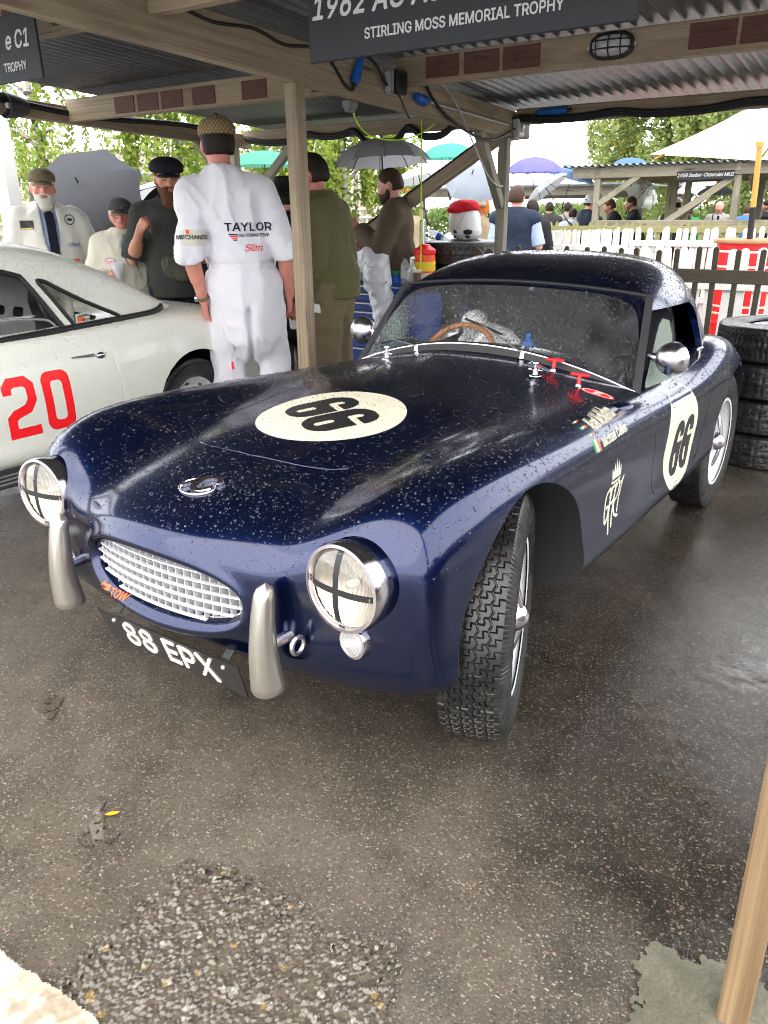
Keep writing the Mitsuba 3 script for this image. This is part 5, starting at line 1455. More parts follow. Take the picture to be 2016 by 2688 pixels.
class Fig:
    """a standing figure in its own frame: +y is where it faces, +x its right, z up from its feet"""
    def __init__(self, name_label, pos, face, height=1.75, build=1.0, belly=0.0, female=False, lean=0.0, bow=0.0, side=0.0, head_yaw=0.0, head_pitch=0.0, head_roll=0.0,
                 armR=None, armL=None, handR=None, handL=None, stance=0.10, skin='pale', step=0.009, group=None, stride=0.0, bald=False):
        self.k = height / 1.75
        k = self.k
        self.key = thing('person', name_label, 'person', group)
        s, l = pos
        self.M = mat(o=W(s, l, float(gz(s)))) @ np.block([[Rz(face), np.zeros((3, 1))], [np.zeros((1, 3)), 1]])
        self.step, self.skin, self.female = step, SKIN[skin], female
        b = build
        V = lambda *a: np.array(a, float) * k
        def up(z):           # trunk point with lean (forward) above the hips
            t = max(0, z - 0.95)
            return np.array([side * t, math.sin(lean) * t + bow * max(0, z - 1.25) * 0.6, 0.95 + t * math.cos(lean) - bow * max(0, z - 1.25) * 0.25 if t else z]) * k
        self.up = up
        sw = 0.185 * (0.90 if female else 1.0) * (0.6 + 0.4 * b)
        self.sh = {1: up(1.395) + V(sw, -0.01, 0), -1: up(1.395) + V(-sw, -0.01, 0)}
        neck0, neck1 = up(1.44) + V(0, -0.015, 0), up(1.55) + V(0, 0.01 + 0.02 * head_pitch, 0)
        self.neck1 = neck1
        Rh = Rz(head_yaw) @ Rx(-head_pitch) @ Ry(head_roll)
        self.Rh = Rh
        H = lambda x, y, z: neck1 + Rh @ (np.array([x, y, z]) * k)
        self.H = H
        def el(c, r): return ('e', H(*c), np.array(r) * k, Rh)
        if female: hipw = 0.165
        else: hipw = 0.155
        self.trunk = [('e', up(1.0), V(hipw * b + .01, 0.115 * b + belly * .3, 0.13)), ('e', up(1.14) + V(0, belly * .35, 0), V(0.143 * b + belly * .4, 0.108 * b + belly * .6, 0.15)),
                      ('e', up(1.31), V(0.168 * b, 0.118 * b, 0.17)), ('b', self.sh[1] - V(0.035, 0, 0.0), self.sh[-1] + V(0.035, 0, 0.0), 0.055 * k, 0.055 * k, 0.05),
                      ('b', up(1.455) + V(0.02, -.02, 0), self.sh[1] - V(0.05, 0, -0.012), 0.046 * k, 0.042 * k, 0.04), ('b', up(1.455) + V(-0.02, -.02, 0), self.sh[-1] + V(0.05, 0, 0.012), 0.046 * k, 0.042 * k, 0.04),
                      ('b', up(1.42) + V(0, -.02, 0), up(1.48) + V(0, -.01, 0), 0.070 * k, 0.052 * k, 0.05)]
        self.neck = [('b', neck0, neck1, 0.060 * k * (0.85 if female else 1), 0.056 * k * (0.85 if female else 1), 0.03)]
        self.head = [el((0, 0.005, 0.100), (0.076, 0.096, 0.098)), el((0, 0.030, 0.062), (0.066, 0.078, 0.078)), el((0, 0.052, 0.020), (0.050, 0.056, 0.052)),
                     el((0, 0.082, 0.006), (0.024, 0.020, 0.018)), ('b', H(0, 0.100, 0.088), H(0, 0.118, 0.050), 0.011 * k, 0.0155 * k, 0.012),
                     ('b', H(0.012, 0.106, 0.046), H(-0.012, 0.106, 0.046), 0.011 * k, 0.011 * k, 0.01),
                     ('b', H(-0.034, 0.088, 0.098), H(0.034, 0.088, 0.098), 0.013 * k, 0.013 * k, 0.012),
                     ('b', H(-0.018, 0.096, 0.024), H(0.018, 0.096, 0.024), 0.0085 * k, 0.0085 * k, 0.008), ('b', H(-0.014, 0.093, 0.014), H(0.014, 0.093, 0.014), 0.0085 * k, 0.0085 * k, 0.006),
                     el((0.045, 0.070, 0.055), (0.026, 0.026, 0.026)), el((-0.045, 0.070, 0.055), (0.026, 0.026, 0.026)),
                     ('e', H(0.080, -0.004, 0.068), np.array([0.011, 0.021, 0.034]) * k, Rh), ('e', H(-0.080, -0.004, 0.068), np.array([0.011, 0.021, 0.034]) * k, Rh)]
        self.eyes = [H(0.031, 0.090, 0.080), H(-0.031, 0.090, 0.080)]
        self.arms, self.hands, self.joint = {}, {}, {}
        for sd, arm, hp in ((1, armR, handR), (-1, armL, handL)):
            if arm is None: arm = ((0.235, -0.04, 1.13), (0.225, 0.04, 0.88))
            e, w = V(arm[0][0] * sd, arm[0][1], arm[0][2]), V(arm[1][0] * sd, arm[1][1], arm[1][2])
            s0 = self.sh[sd]
            self.joint[sd] = (s0, e, w)
            self.arms[sd] = [('b', s0, e, 0.050 * b * k, 0.041 * b * k, 0.03), ('b', e, w, 0.042 * b * k, 0.027 * k, 0.01), ('b', e + (w - e) * .15, e + (w - e) * .5, 0.043 * b * k, 0.037 * b * k, 0.02)]
            if hp is None: hp = dict(d=w - e, n=(-sd, 0.2, 0), curl=0.35)
            d = np.asarray(hp.get('d', w - e), float)
            self.hands[sd] = hand_prims(w, d, hp.get('n', (-sd, 0, 0)), sd, hp.get('curl', 0.5), k, hp.get('thumb', 0.4))
        self.legs = {}
        for sd in (1, -1):
            hip, kn, an = V(sd * 0.092, 0, 0.93), V(sd * (stance + .005), 0.03 + stride * sd * .5, 0.50), V(sd * stance, -0.02 + stride * sd, 0.09)
            if lean: hip = hip
            self.legs[sd] = [('b', hip, kn, 0.083 * b * k, 0.055 * k, 0.05), ('b', kn, an, 0.053 * k, 0.038 * k, 0.03), ('b', kn + V(0, -.02, -.06), kn + V(0, -.03, -.22), 0.05 * k, 0.046 * k, 0.03)]
        self.an = {sd: self.legs[sd][1][2] for sd in (1, -1)}
        self.V = V
    def put(self, name, mesh, mtl, smooth=True, parent=None, label=None, **kw):
        return part(parent or self.key, name, mesh, mtl, smooth, self.M, label, **kw)
    def skin_mesh(self, lips=True, brow=(0.10, 0.06, 0.04), stubble=None, flush=1.0):
        pr = self.trunk + self.neck
        al = lambda p: self._body(p)
        allp = self.trunk + self.neck + self.head + sum(self.arms.values(), []) + sum(self.hands.values(), []) + sum(self.legs.values(), [])
        m = mesh_sdf(al, allp, 0.03, self.step * 1.15, 2)
        v = np.asarray(m.vertices)
        q = (v - self.neck1) @ self.Rh / self.k
        c = np.repeat(np.array(self.skin)[None], len(v), 0)
        n = meshkit.fbm(v * 28, 3)[:, None]
        c = c * (0.86 + 0.28 * n)
        red = np.array(lin(205, 100, 88))
        def blend(mask, col, a):
            nonlocal c
            w = (np.clip(mask, 0, 1) * a)[:, None]
            c = c * (1 - w) + np.asarray(col) * w
        g = lambda x, y, z, r: 1.3 - np.sqrt(((q - [x, y, z]) ** 2).sum(1)) / r
        for sx in (1, -1):
            blend(g(0.046 * sx, 0.082, 0.052, 0.026) * 1.5, red, 0.30 * flush)
            blend(g(0.080 * sx, 0, 0.068, 0.035), red, 0.25 * flush)
            ex = np.abs(q[:, 0] - 0.031 * sx)
            blend((ex < 0.016) & (np.abs(q[:, 2] - 0.080) < 0.0055) & (q[:, 1] > 0.06), (0.035, 0.025, 0.022), 0.75)
            blend((ex < 0.022) & (np.abs(q[:, 2] - 0.098) < 0.0065) & (q[:, 1] > 0.07), brow, 0.8)
        blend(g(0, 0.122, 0.050, 0.018) * 1.4, red, 0.35 * flush)
        blend((np.abs(q[:, 0]) < 0.024) & (np.abs(q[:, 2] - 0.0195) < 0.008) & (q[:, 1] > 0.08), lin(178, 96, 90), 0.75)
        if stubble is not None:
            mk = (q[:, 2] < 0.036) & (q[:, 1] > -0.01) & (q[:, 2] > -0.05) & ~((np.abs(q[:, 0]) < 0.026) & (np.abs(q[:, 2] - 0.02) < 0.009))
            blend(mk, stubble, 0.7)
        hnd = np.zeros(len(v))
        for sd in (1, -1):
            hnd = np.maximum(hnd, 1.5 - np.linalg.norm(v - (self.joint[sd][2] + unit(self.joint[sd][2] - self.joint[sd][1]) * 0.07), axis=1) / 0.09)
        blend(hnd, red, 0.16)
        return self.put('body', m, 'm_skin', True, color=np.clip(c * 0.70, 0, 1))
    def _body(self, p):
        d = ev(self.trunk + self.neck, p, 0.05)
        hd = ev(self.head, p, 0.018)
        for e in self.eyes:
            hd = -smin(-hd, np.linalg.norm(p - e - self.Rh @ np.array([0, 0.016, 0]) * self.k, axis=1) - 0.013 * self.k, 0.01)
        d = smin(d, hd, 0.02)
        for sd in (1, -1):
            a = smin(ev(self.arms[sd], p, 0.02), ev(self.hands[sd], p, 0.004), 0.012)
            d = smin(d, a, 0.025)
            d = smin(d, ev(self.legs[sd], p, 0.03), 0.03)
        return d
    def wrinkle(self, p, amp, f=14.0, an=(1, 1, 0.55), seed=0.0):
        q = p * np.array(an) * f + seed
        q = q + 1.3 * meshkit.noise(p * f * 0.45 + 7 + seed)[:, None]
        w = 1 - np.abs(2 * meshkit.noise(q) - 1)
        w = 0.65 * (w ** 1.5 - 0.35) + 0.35 * (1 - np.abs(2 * meshkit.noise(q * 2.1 + 3) - 1) - 0.5)
        return -amp * 1.7 * w
    def top(self, name, mtl, infl=0.022, hem=0.88, sleeve=1.0, wr=0.006, flare=0.0, cuff=0.012, neck_cut=1.54, cinch=None, open_front=0.0, arms_extra=0.012, seed=0.0, vneck=0.0, step=None, label=None, f=14.0, with_legs=0.0):
        """a jacket or shirt: trunk and sleeves, cut at the hem, the neck and the cuffs"""
        k = self.k
        grow = lambda pr, g: [(q[0], q[1], q[2], q[3] + g, q[4] + g) + tuple(q[5:]) if q[0] == 'b' else (q[0], q[1], np.asarray(q[2]) + g) + tuple(q[3:]) for q in pr]
        tr = grow(self.trunk, infl)
        skirt = [('b', self.up(1.02), self.up(max(hem + 0.03, 0.7)), (0.155 + flare) * k + infl, (0.16 + flare) * k + infl, 0.06)] if hem < 0.90 else []
        sl = {}
        for sd in (1, -1):
            s0, e, w = self.joint[sd]
            arm = grow(self.arms[sd][:1], infl + arms_extra)
            if sleeve > 0.5:
                t = (sleeve - 0.5) * 2
                end = e + (w - e) * t
                arm += [('b', e, end, 0.042 * k + infl + arms_extra, (0.042 - 0.012 * t) * k + infl + arms_extra, 0.012)]
            else:
                end = s0 + (e - s0) * sleeve * 2
                arm = [('b', s0, end, 0.050 * k + infl + arms_extra, 0.046 * k + infl + arms_extra, 0.03)]
            dirn = unit((w - e) if sleeve > 0.5 else (e - s0))
            sl[sd] = (arm, end, dirn)
        legs = sum(([*grow(self.legs[sd], infl + 0.010)] for sd in (1, -1)), []) if with_legs else []
        zn, zh = neck_cut * k, hem * k
        def fn(p):
            d = ev(tr + skirt, p, 0.055)
            if legs:
                d = smin(d, smin(ev(legs[:3], p, 0.03), ev(legs[3:], p, 0.03), 0.008), 0.035)
            if legs:
                d = d + 0.05 * np.exp(-(p[:, 0] / 0.014) ** 2) * np.clip((0.86 * k - p[:, 2]) / 0.06, 0, 1)
            if cinch:
                d = d + 0.022 * np.exp(-((p[:, 2] - cinch * k) / 0.035) ** 2) * (np.abs(p[:, 0]) < 0.24)
            for sd in (1, -1):
                arm, end, dirn = sl[sd]
                a = ev(arm, p, 0.02)
                a = np.maximum(a, (p - end) @ dirn)
                d = smin(d, a, 0.03)
            dz = (p - self.neck1)
            d = d + self.wrinkle(p, wr, f, seed=seed)
            d = np.maximum(d, -(np.sqrt(dz[:, 0] ** 2 + (dz[:, 1] + 0.01) ** 2) - 0.066 * k) if False else -1.0 * (ev(self.neck, p, 0.02) - 0.006) * 1.0 if True else d)
            if vneck:
                fy = p[:, 1] - self.up(1.3)[1]
                d = np.maximum(d, -np.maximum(np.maximum(np.abs(p[:, 0] - self.up(1.35)[0]) - 0.045 * k * np.clip((p[:, 2] - vneck * k) / (0.30 * k), 0, 1.2), -fy), vneck * k - p[:, 2]))
            d = np.maximum(d, p[:, 2] - zn - 0.35 * np.abs(p[:, 1] * 0) )
            return np.maximum(d, zh - p[:, 2]) if not with_legs else np.maximum(d, with_legs * k - p[:, 2])
        allp = tr + skirt + legs + sl[1][0] + sl[-1][0]
        m = mesh_sdf(fn, allp, 0.03, step or self.step, 3)
        return self.put(name, m, mtl, True, label=label), trimesh.Trimesh(m.vertices, m.faces, process=False)
    def trousers(self, mtl, infl=0.022, hem=0.06, top=1.06, wr=0.008, name='trousers', seed=3.0, loose=0.0):
        k = self.k
        pr = [('e', self.up(1.0), np.asarray(self.trunk[0][2]) + infl)]
        if self.trunk[1][2][1] > 0.13: pr.append(('e', self.trunk[1][1], np.asarray(self.trunk[1][2]) + infl * 0.6))
        for sd in (1, -1):
            h, kn = self.legs[sd][0][1], self.legs[sd][0][2]
            an = self.legs[sd][1][2]
            pr += [('b', h, kn, self.legs[sd][0][3] + infl, 0.058 * k + infl + loose, 0.05), ('b', kn, an + np.array([0, 0.0, -0.04]), 0.058 * k + infl + loose, 0.052 * k + infl + loose, 0.03)]
        fn = lambda p: np.maximum(np.maximum(ev(pr, p, 0.03) + self.wrinkle(p, wr, 12.0, (1, 1, 0.7), seed), hem * k - p[:, 2]), p[:, 2] - top * k)
        m = mesh_sdf(fn, pr, 0.03, self.step * 1.5, 3)
        self.put(name, m, mtl, True)
        return trimesh.Trimesh(m.vertices, m.faces, process=False)
    def shoes(self, mtl='m_black'):
        for sd in (1, -1):
            a = self.an[sd]
            pr = [('b', a + self.V(0, -0.03, -0.045), a + self.V(sd * 0.015, 0.15, -0.058), 0.042 * self.k, 0.034 * self.k), ('b', a + self.V(0, -0.02, 0.0), a + self.V(0, 0.0, -0.04), 0.045 * self.k, 0.045 * self.k)]
            fn = lambda p: np.maximum(ev(pr, p, 0.03), 0.002 - p[:, 2])
            self.put('shoe', mesh_sdf(fn, pr, 0.02, max(self.step, 0.012), 2), mtl, True)
    def hair(self, mtl, style='short', thick=0.010):
        k, H, Rh = self.k, self.H, self.Rh
        pr = [('e', H(0, -0.004, 0.108), np.array([0.080, 0.098, 0.098]) * k + thick * 0.5, Rh), ('e', H(0, -0.030, 0.070), np.array([0.074, 0.072, 0.085]) * k + thick * 0.5, Rh)]
        def fn(p):
            q = (p - self.neck1) @ Rh / k
            d = ev(pr, p, 0.02) + self.wrinkle(p, 0.004, 60, (1, 1, 0.25), 2.0)
            front = q[:, 1] - np.interp(q[:, 2], [0.0, 0.05, 0.09, 0.13, 0.17, 0.21], [-0.035, 0.0, 0.030, 0.070, 0.085, 0.09])
            if style == 'long': low = -0.03
            elif style == 'bob': low = 0.0
            else: low = 0.028
            ear = 0.03 - np.linalg.norm((q - [0.082, 0.002, 0.066]) * [1, 1, 0.8], axis=1)
            ear2 = 0.03 - np.linalg.norm((q - [-0.082, 0.002, 0.066]) * [1, 1, 0.8], axis=1)
            d = np.maximum(np.maximum(d, front * k), (low - q[:, 2]) * k)
            if style == 'short': d = np.maximum(d, np.maximum(ear, ear2) * k)
            return d
        self.put('hair', mesh_sdf(fn, pr, 0.02, min(self.step, 0.013), 2), mtl, True)
    def beard(self, mtl, length=0.05, moustache=True, width=1.0):
        k, H, Rh = self.k, self.H, self.Rh
        pr = [('e', H(0, 0.052, 0.008), np.array([0.062 * width, 0.066, 0.050]) * k, Rh), ('e', H(0, 0.072, -0.012 - length * 0.45), np.array([0.050 * width, 0.046, 0.028 + length * 0.55]) * k, Rh),
              ('b', H(0.055, 0.02, 0.05), H(0.045, 0.05, 0.005), 0.017 * k, 0.022 * k, 0.02), ('b', H(-0.055, 0.02, 0.05), H(-0.045, 0.05, 0.005), 0.017 * k, 0.022 * k, 0.02)]
        if moustache:
            pr += [('b', H(0.004, 0.108, 0.036), H(0.034, 0.090, 0.022), 0.0105 * k, 0.0085 * k, 0.01), ('b', H(-0.004, 0.108, 0.036), H(-0.034, 0.090, 0.022), 0.0105 * k, 0.0085 * k, 0.01)]
        def fn(p):
            q = (p - self.neck1) @ Rh / k
            d = ev(pr, p, 0.02) + self.wrinkle(p, 0.006, 55, (1, 1, 0.3), 5.0)
            lip = 0.011 - np.abs(q[:, 2] - 0.017)
            lip = np.minimum(lip, 0.022 - np.abs(q[:, 0]))
            lip = np.minimum(lip, q[:, 1] - 0.08)
            d = np.maximum(d, lip * k)
            top = np.where(np.abs(q[:, 0]) < 0.040, 0.046, 0.075)
            return np.maximum(d, (q[:, 2] - top) * k)
        self.put('beard', mesh_sdf(fn, pr, 0.02, min(self.step, 0.008), 1), mtl, True)
    def flat_cap(self, mtl, drop=0.0, size=1.0, name='flat_cap', baker=False, smooth=True, label=None):
        k, H, Rh = self.k, self.H, self.Rh
        w = 1.22 if baker else 1.0
        pr = [('e', H(0, -0.005, 0.150), np.array([0.088 * w, 0.112 * (1.05 if baker else 1), 0.062]) * k * size, Rh), ('e', H(0, 0.050, 0.150), np.array([0.072 * w, 0.072, 0.038]) * k * size, Rh),
              ('e', H(0, -0.010, 0.135), np.array([0.084, 0.103, 0.045]) * k * size, Rh)]
        def fn(p):
            q = (p - self.neck1) @ Rh / k
            d = ev(pr, p, 0.03) + self.wrinkle(p, 0.003, 25, (1, 1, 1), 4.0)
            return np.maximum(d, (0.118 + 0.12 * q[:, 1] * 0 - q[:, 2]) * k)
        c = self.put(name, mesh_sdf(fn, pr, 0.02, min(self.step, 0.009), 2), mtl, smooth, label=label)
        xs = np.linspace(-1, 1, 15)
        rows = []
        for t in np.linspace(0, 1, 5):
            rows.append([H(x * 0.070, math.sqrt(max(0, 1 - x * x * 0.85)) * (0.088 + 0.046 * t) - 0.004, 0.124 - 0.018 * t - 0.010 * (1 - x * x * 0.0) * t + 0.006 * (1 - x * x) * 1) for x in xs])
        G = np.array(rows)
        lo = G - Rh @ np.array([0, 0, 0.007])
        m = gridmesh(np.concatenate([G, lo[::-1]], 0), True, False)
        m = TM(m.vertices, m.faces[:, ::-1])
        self.put('peak', m, mtl, 40, parent=c)
        return c
def look_at_cam(pos):
    """the turn that makes a figure at (s, l) face the camera"""
    P = W(pos[0], pos[1], 0)
    return math.atan2(-P[1], -P[0]) - PI / 2
def cloth(name, rgb, rough=0.85):
    return col(name, [0.72 * x for x in rgb], rough, 0.2)
cloth('m_overalls', lin(238, 238, 246))
cloth('m_olive', (0.135, 0.125, 0.058))
cloth('m_khaki', (0.185, 0.145, 0.088))
cloth('m_charcoal', (0.045, 0.046, 0.045))
cloth('m_navy', (0.010, 0.013, 0.024))
cloth('m_navy_vest', (0.018, 0.028, 0.055))
cloth('m_jacket_white', (0.74, 0.73, 0.68))
cloth('m_jacket_cream', (0.72, 0.69, 0.57))
cloth('m_shirt_blue', (0.40, 0.50, 0.78))
cloth('m_coat_brown', (0.115, 0.088, 0.058))
cloth('m_cap_tan', (0.18, 0.145, 0.090))
cloth('m_cap_grey', (0.085, 0.088, 0.090))
cloth('m_cap_navy', (0.014, 0.016, 0.024))
cloth('m_apron', (0.055, 0.045, 0.032))
cloth('m_strap', (0.24, 0.135, 0.04))
cloth('m_beige', (0.36, 0.29, 0.20))
cloth('m_suit_grey', (0.30, 0.29, 0.27))
cloth('m_hair_brown', (0.055, 0.030, 0.018), 0.6)
cloth('m_hair_dark', (0.020, 0.014, 0.011), 0.6)
cloth('m_hair_white', (0.62, 0.58, 0.50), 0.7)
cloth('m_beard_red', (0.115, 0.040, 0.018), 0.7)
def tweed(p, n, uv):
    a, b = (p.x * 0.8 + p.z * 0.6) * 62, (p.x * 0.8 - p.z * 0.6) * 62
    la = smoothstep(0.30, 0.12, dr.abs(a - dr.floor(a) - 0.5))
    lb = smoothstep(0.30, 0.12, dr.abs(b - dr.floor(b) - 0.5))
    w = noise(p.x * 700, p.y * 700, p.z * 700)
    c = mix((0.29, 0.215, 0.115), (0.10, 0.065, 0.035), dr.clip(0.75 * dr.maximum(la, lb), 0, 1))
    return c * (0.75 + 0.5 * w)
col('m_tweed', proc(tweed), 0.85, 0.2)
def patch(f, name, target, o, w, h, b, back=False, parent=None, lift=0.003, rnd=0.004, x=None, y=None):
    pl = rounded_rect(w, h, min(rnd, min(w, h) * 0.45))
    x = x if x is not None else ((1, 0, 0) if back else (-1, 0, 0))
    y = y if y is not None else (0, 0, 1)
    m = drape(pl, o, x, y, target, lift, 0.012, 0.6)
    return f.put(name, m, b, True, parent)
def word(f, target, o, s, h, b, back=False, parent=None, lift=0.004, shear=0.0, bold=True, x=None, y=None, name='lettering', sx=1.0):
    x = x if x is not None else ((1, 0, 0) if back else (-1, 0, 0))
    y = y if y is not None else (0, 0, 1)
    return f.put(name, drape(text(s, h, 0.0008, bold, shear, sx), o, x, y, target, lift, 0.012, 0.6), b, True, parent)
def ring(c, n, r, t, sides=8, ell=(1, 1)):
    n = unit(n)
    u = unit(np.cross(n, [0.3, 0.5, 0.81]))
    v = np.cross(n, u)
    return tube([c + u * r * ell[0] * math.cos(a) + v * r * ell[1] * math.sin(a) for a in np.linspace(0, 2 * PI, 28, endpoint=False)], t, sides, closed=True)
def collar(f, mtl, r=0.066, h=0.03, parent=None, name='collar'):
    k = f.k
    c = f.up(1.485)
    pts = [c + np.array([r * math.cos(a) * 1.02, r * math.sin(a) * 1.05 - 0.008, 0.012 * math.sin(a) * -1.0]) * k for a in np.linspace(0, 2 * PI, 28, endpoint=False)]
    return f.put(name, ribbon(np.array(pts + pts[:1]), (0, 0, 1), h, 0.010), mtl, 30, parent)

# ---- the tall mechanic seen from behind
P_TALL = (1.80, 1.88)
f = Fig('tall man in white overalls and tweed cap seen from behind, hand in pocket', P_TALL, 0.22, 1.88, 0.97, stance=0.125, side=-0.15, head_yaw=0.12, head_pitch=0.05, skin='pink', step=0.008,
        armL=((0.282, -0.09, 1.10), (0.235, -0.02, 0.86)), armR=((0.215, -0.06, 1.11), (0.24, 0.03, 0.87)),
        handL=dict(d=(0.10, 0.22, -1), n=(1, 0.2, 0), curl=0.25), handR=dict(d=(0, 0.3, -1), n=(-1, 0.2, 0), curl=0.5))
f.skin_mesh()
f.hair('m_hair_dark', 'short')
ov, ovt = f.top('overalls', 'm_overalls', 0.018, 0.1, 0.52, 0.022, 0.0, neck_cut=1.54, arms_extra=0.006, seed=1.0, f=7.5, with_legs=0.07, cinch=1.035)
collar(f, 'm_overalls', 0.074, 0.042, ov)
collar(f, 'm_white', 0.066, 0.062, None, 'shirt_collar')
for sd in (-1, 1):
    s0, e, w = f.joint[sd]
    d = unit(e - s0)
    d2 = unit(w - e)
    pr = [('b', e - d * 0.065, e + d2 * 0.02, 0.073, 0.074)]
    fn = lambda p: np.maximum(np.maximum(ev(pr, p, 0.01) + f.wrinkle(p, 0.007, 16, seed=4.0), (p - (e + d2 * 0.035)) @ d2), -((p - (e - d * 0.075)) @ d))
    f.put('rolled_cuff', mesh_sdf(fn, pr, 0.03, 0.009, 2), 'm_overalls', True, ov)
# waist seam, pockets, flaps
bz = f.up(1.035)
bl_ = [bz + np.array([0.205 * math.cos(a), 0.172 * math.sin(a), 0.0]) for a in np.linspace(0, 2 * PI, 60, endpoint=False)]
def hug(pts, out):
    """pulls points onto the overalls along the horizontal"""
    o = []
    for q in pts:
        c = np.array([bz[0], bz[1], q[2]])
        dirv = unit(q - c)
        loc, ri, ti = ovt.ray.intersects_location(c[None], dirv[None], multiple_hits=False)
        o.append(loc[0] + dirv * out if len(loc) else q)
    return np.array(o)
wb = hug(bl_, 0.002)
f.put('waistband', ribbon(np.vstack([wb, wb[:1]]), (0, 0, 1), 0.042, 0.007), 'm_overalls', 30, ov)
for x, z, w_, h_ in ((-0.11, 0.86, 0.155, 0.17), (0.105, 0.86, 0.155, 0.17), (-0.19, 0.52, 0.145, 0.20)):
    patch(f, 'pocket', ovt, (x, -0.6, z), w_, h_, 'm_overalls', True, ov, 0.004, 0.012)
patch(f, 'pocket_flap', ovt, (-0.185, -0.6, 0.655), 0.17, 0.075, 'm_overalls', True, ov, 0.009, 0.012)
patch(f, 'label_tag', ovt, (-0.118, -0.6, 0.545), 0.014, 0.042, 'm_red', True, ov, 0.006, 0.003)
cloth('m_ink', (0.012, 0.018, 0.05))
word(f, ovt, (0.030, -0.6, 1.305), 'TAYLOR', 0.040, 'm_ink', True, ov, sx=1.22)
word(f, ovt, (0.060, -0.6, 1.272), 'AUTOMOTIVE', 0.017, 'm_ink', True, ov, sx=1.1)
for q, (w_, b) in enumerate(((0.052, 'm_ink'), (0.044, 'm_red'), (0.034, 'm_orange'), (0.020, 'm_ink'))):
    patch(f, 'emblem_bar', ovt, (-0.057 + 0.003 * q, -0.6, 1.285 - 0.010 * q), w_, 0.0065, b, True, ov, 0.004, 0.002)
word(f, ovt, (0.045, -0.6, 1.195), 'Slim', 0.036, 'm_red', True, ov, shear=0.35, bold=False)
s0, e, w = f.joint[-1]
ac = e + unit(s0 - e) * 0.095
ax = np.array([1, 0.25, 0.0])
pt = patch(f, 'arm_patch', ovt, ac + np.array([0.012, -0.5, 0]), 0.125, 0.082, 'm_offwhite', True, ov, 0.006, 0.006)
word(f, ovt, ac + np.array([0.012, -0.5, -0.010]), 'MECHANIC', 0.021, 'm_black', True, pt, 0.009)
word(f, ovt, ac + np.array([0.040, -0.5, -0.034]), 'GOODWOOD', 0.012, 'm_black', True, pt, 0.009) if False else None
patch(f, 'orange_bar', ovt, ac + np.array([-0.010, -0.5, 0.028]), 0.016, 0.022, 'm_orange', True, pt, 0.009)
wc = w - unit(w - e) * 0.015
f.put('watch_strap', ring(wc, w - e, 0.0335, 0.010, 8), 'm_khaki', True)
f.put('watch_case', xf(lathe([(0.0, 0.012), (0.019, 0.011), (0.021, 0.004), (0.021, -0.004), (0.0, -0.004)][::-1], 24), mat((0, 1, 0), (0, 0, 1), (1, 0, 0), wc) @ rot(180, (0, 1, 0)) @ shift(0, 0, 0.036)), 'm_chrome', 40)
f.flat_cap('m_tweed', name='tweed_cap', size=1.03)
f.shoes()

# ---- the man in the olive jacket
f = Fig('man in olive field jacket and baggy khaki trousers behind the middle post', (2.52, 1.80), 1.25, 1.76, 1.10, belly=0.02, lean=0.10, head_pitch=0.25, skin='ruddy', step=0.010,
        armL=((0.265, 0.02, 1.12), (0.25, 0.15, 0.87)), armR=((0.25, 0.0, 1.12), (0.20, 0.20, 0.95)), handL=dict(d=(0, 0.35, -1), n=(1, 0, 0), curl=0.75))
f.skin_mesh()
f.hair('m_hair_dark', 'short')
tp, tt = f.top('field_jacket', 'm_olive', 0.030, 0.885, 0.98, 0.015, seed=2.0, arms_extra=0.014, f=8.0)
collar(f, 'm_olive', 0.076, 0.05, tp)
tr = f.trousers('m_khaki', 0.034, 0.05, 1.0, 0.014, loose=0.02)
hb_ = f.up(0.90)
patch(f, 'shoulder_patch', tt, f.up(1.30) + np.array([-0.6, -0.06, 0]), 0.05, 0.08, 'm_brown', parent=tp, x=(0, -1, 0))
patch(f, 'pocket_flap', tr, np.array([-0.6, 0.03, 0.52]), 0.11, 0.07, 'm_khaki', x=(0, -1, 0), lift=0.008)
for q in (0.0, 0.035):
    f.put('snap', xf(trimesh.creation.icosphere(1, 0.008), shift(*(f.up(0.94) + np.array([-0.185, -0.05 - q, 0])))), 'm_brown', True, tp)
w = f.joint[-1][2]
bt = thing('clipboard', "white board held down at the olive jacketed man's side", 'clipboard')
add(bt, xf(box(0.012, 0.23, 0.32, b=0.003), f.M @ shift(*(w + np.array([0.035, -0.045, 0.0]))) @ rot(-6, (1, 0, 0))), 'm_white')
f.shoes()

# ---- white-bearded man behind the white car
pos = (2.0, 3.97)
f = Fig('white bearded man in tan flat cap, white jacket and dark tie behind the white car', pos, look_at_cam(pos) + 0.10, 1.70, 1.10, belly=0.03, head_yaw=-0.05, skin='ruddy', step=0.0095,
        armR=((0.285, -0.06, 1.12), (0.26, 0.02, 0.90)), armL=((0.285, -0.06, 1.12), (0.26, 0.04, 0.90)))
f.skin_mesh(brow=(0.5, 0.45, 0.4))
f.hair('m_hair_white', 'short')
f.beard('m_hair_white', 0.05)
f.top('shirt', 'm_shirt_blue', 0.012, 0.92, 0.9, 0.003, seed=3.0, step=0.012, neck_cut=1.52)
tp, tt = f.top('jacket', 'm_jacket_white', 0.030, 0.80, 0.97, 0.013, seed=5.0, vneck=0.93, arms_extra=0.014, flare=0.02, f=8.0)
f.trousers('m_khaki', 0.02)
f.flat_cap('m_cap_tan', size=1.04)
kn = f.up(1.455) + np.array([0, 0.085, 0])
tie = np.array([kn + np.array([0, 0.010, 0.0]), f.up(1.40) + np.array([0, 0.150, 0]), f.up(1.25) + np.array([0, 0.185, 0]), f.up(1.08) + np.array([0, 0.205, 0])])
f.put('tie', ribbon(smooth_path(tie, 16), (1, 0, 0), 0.062, 0.008), 'm_navy', 30)
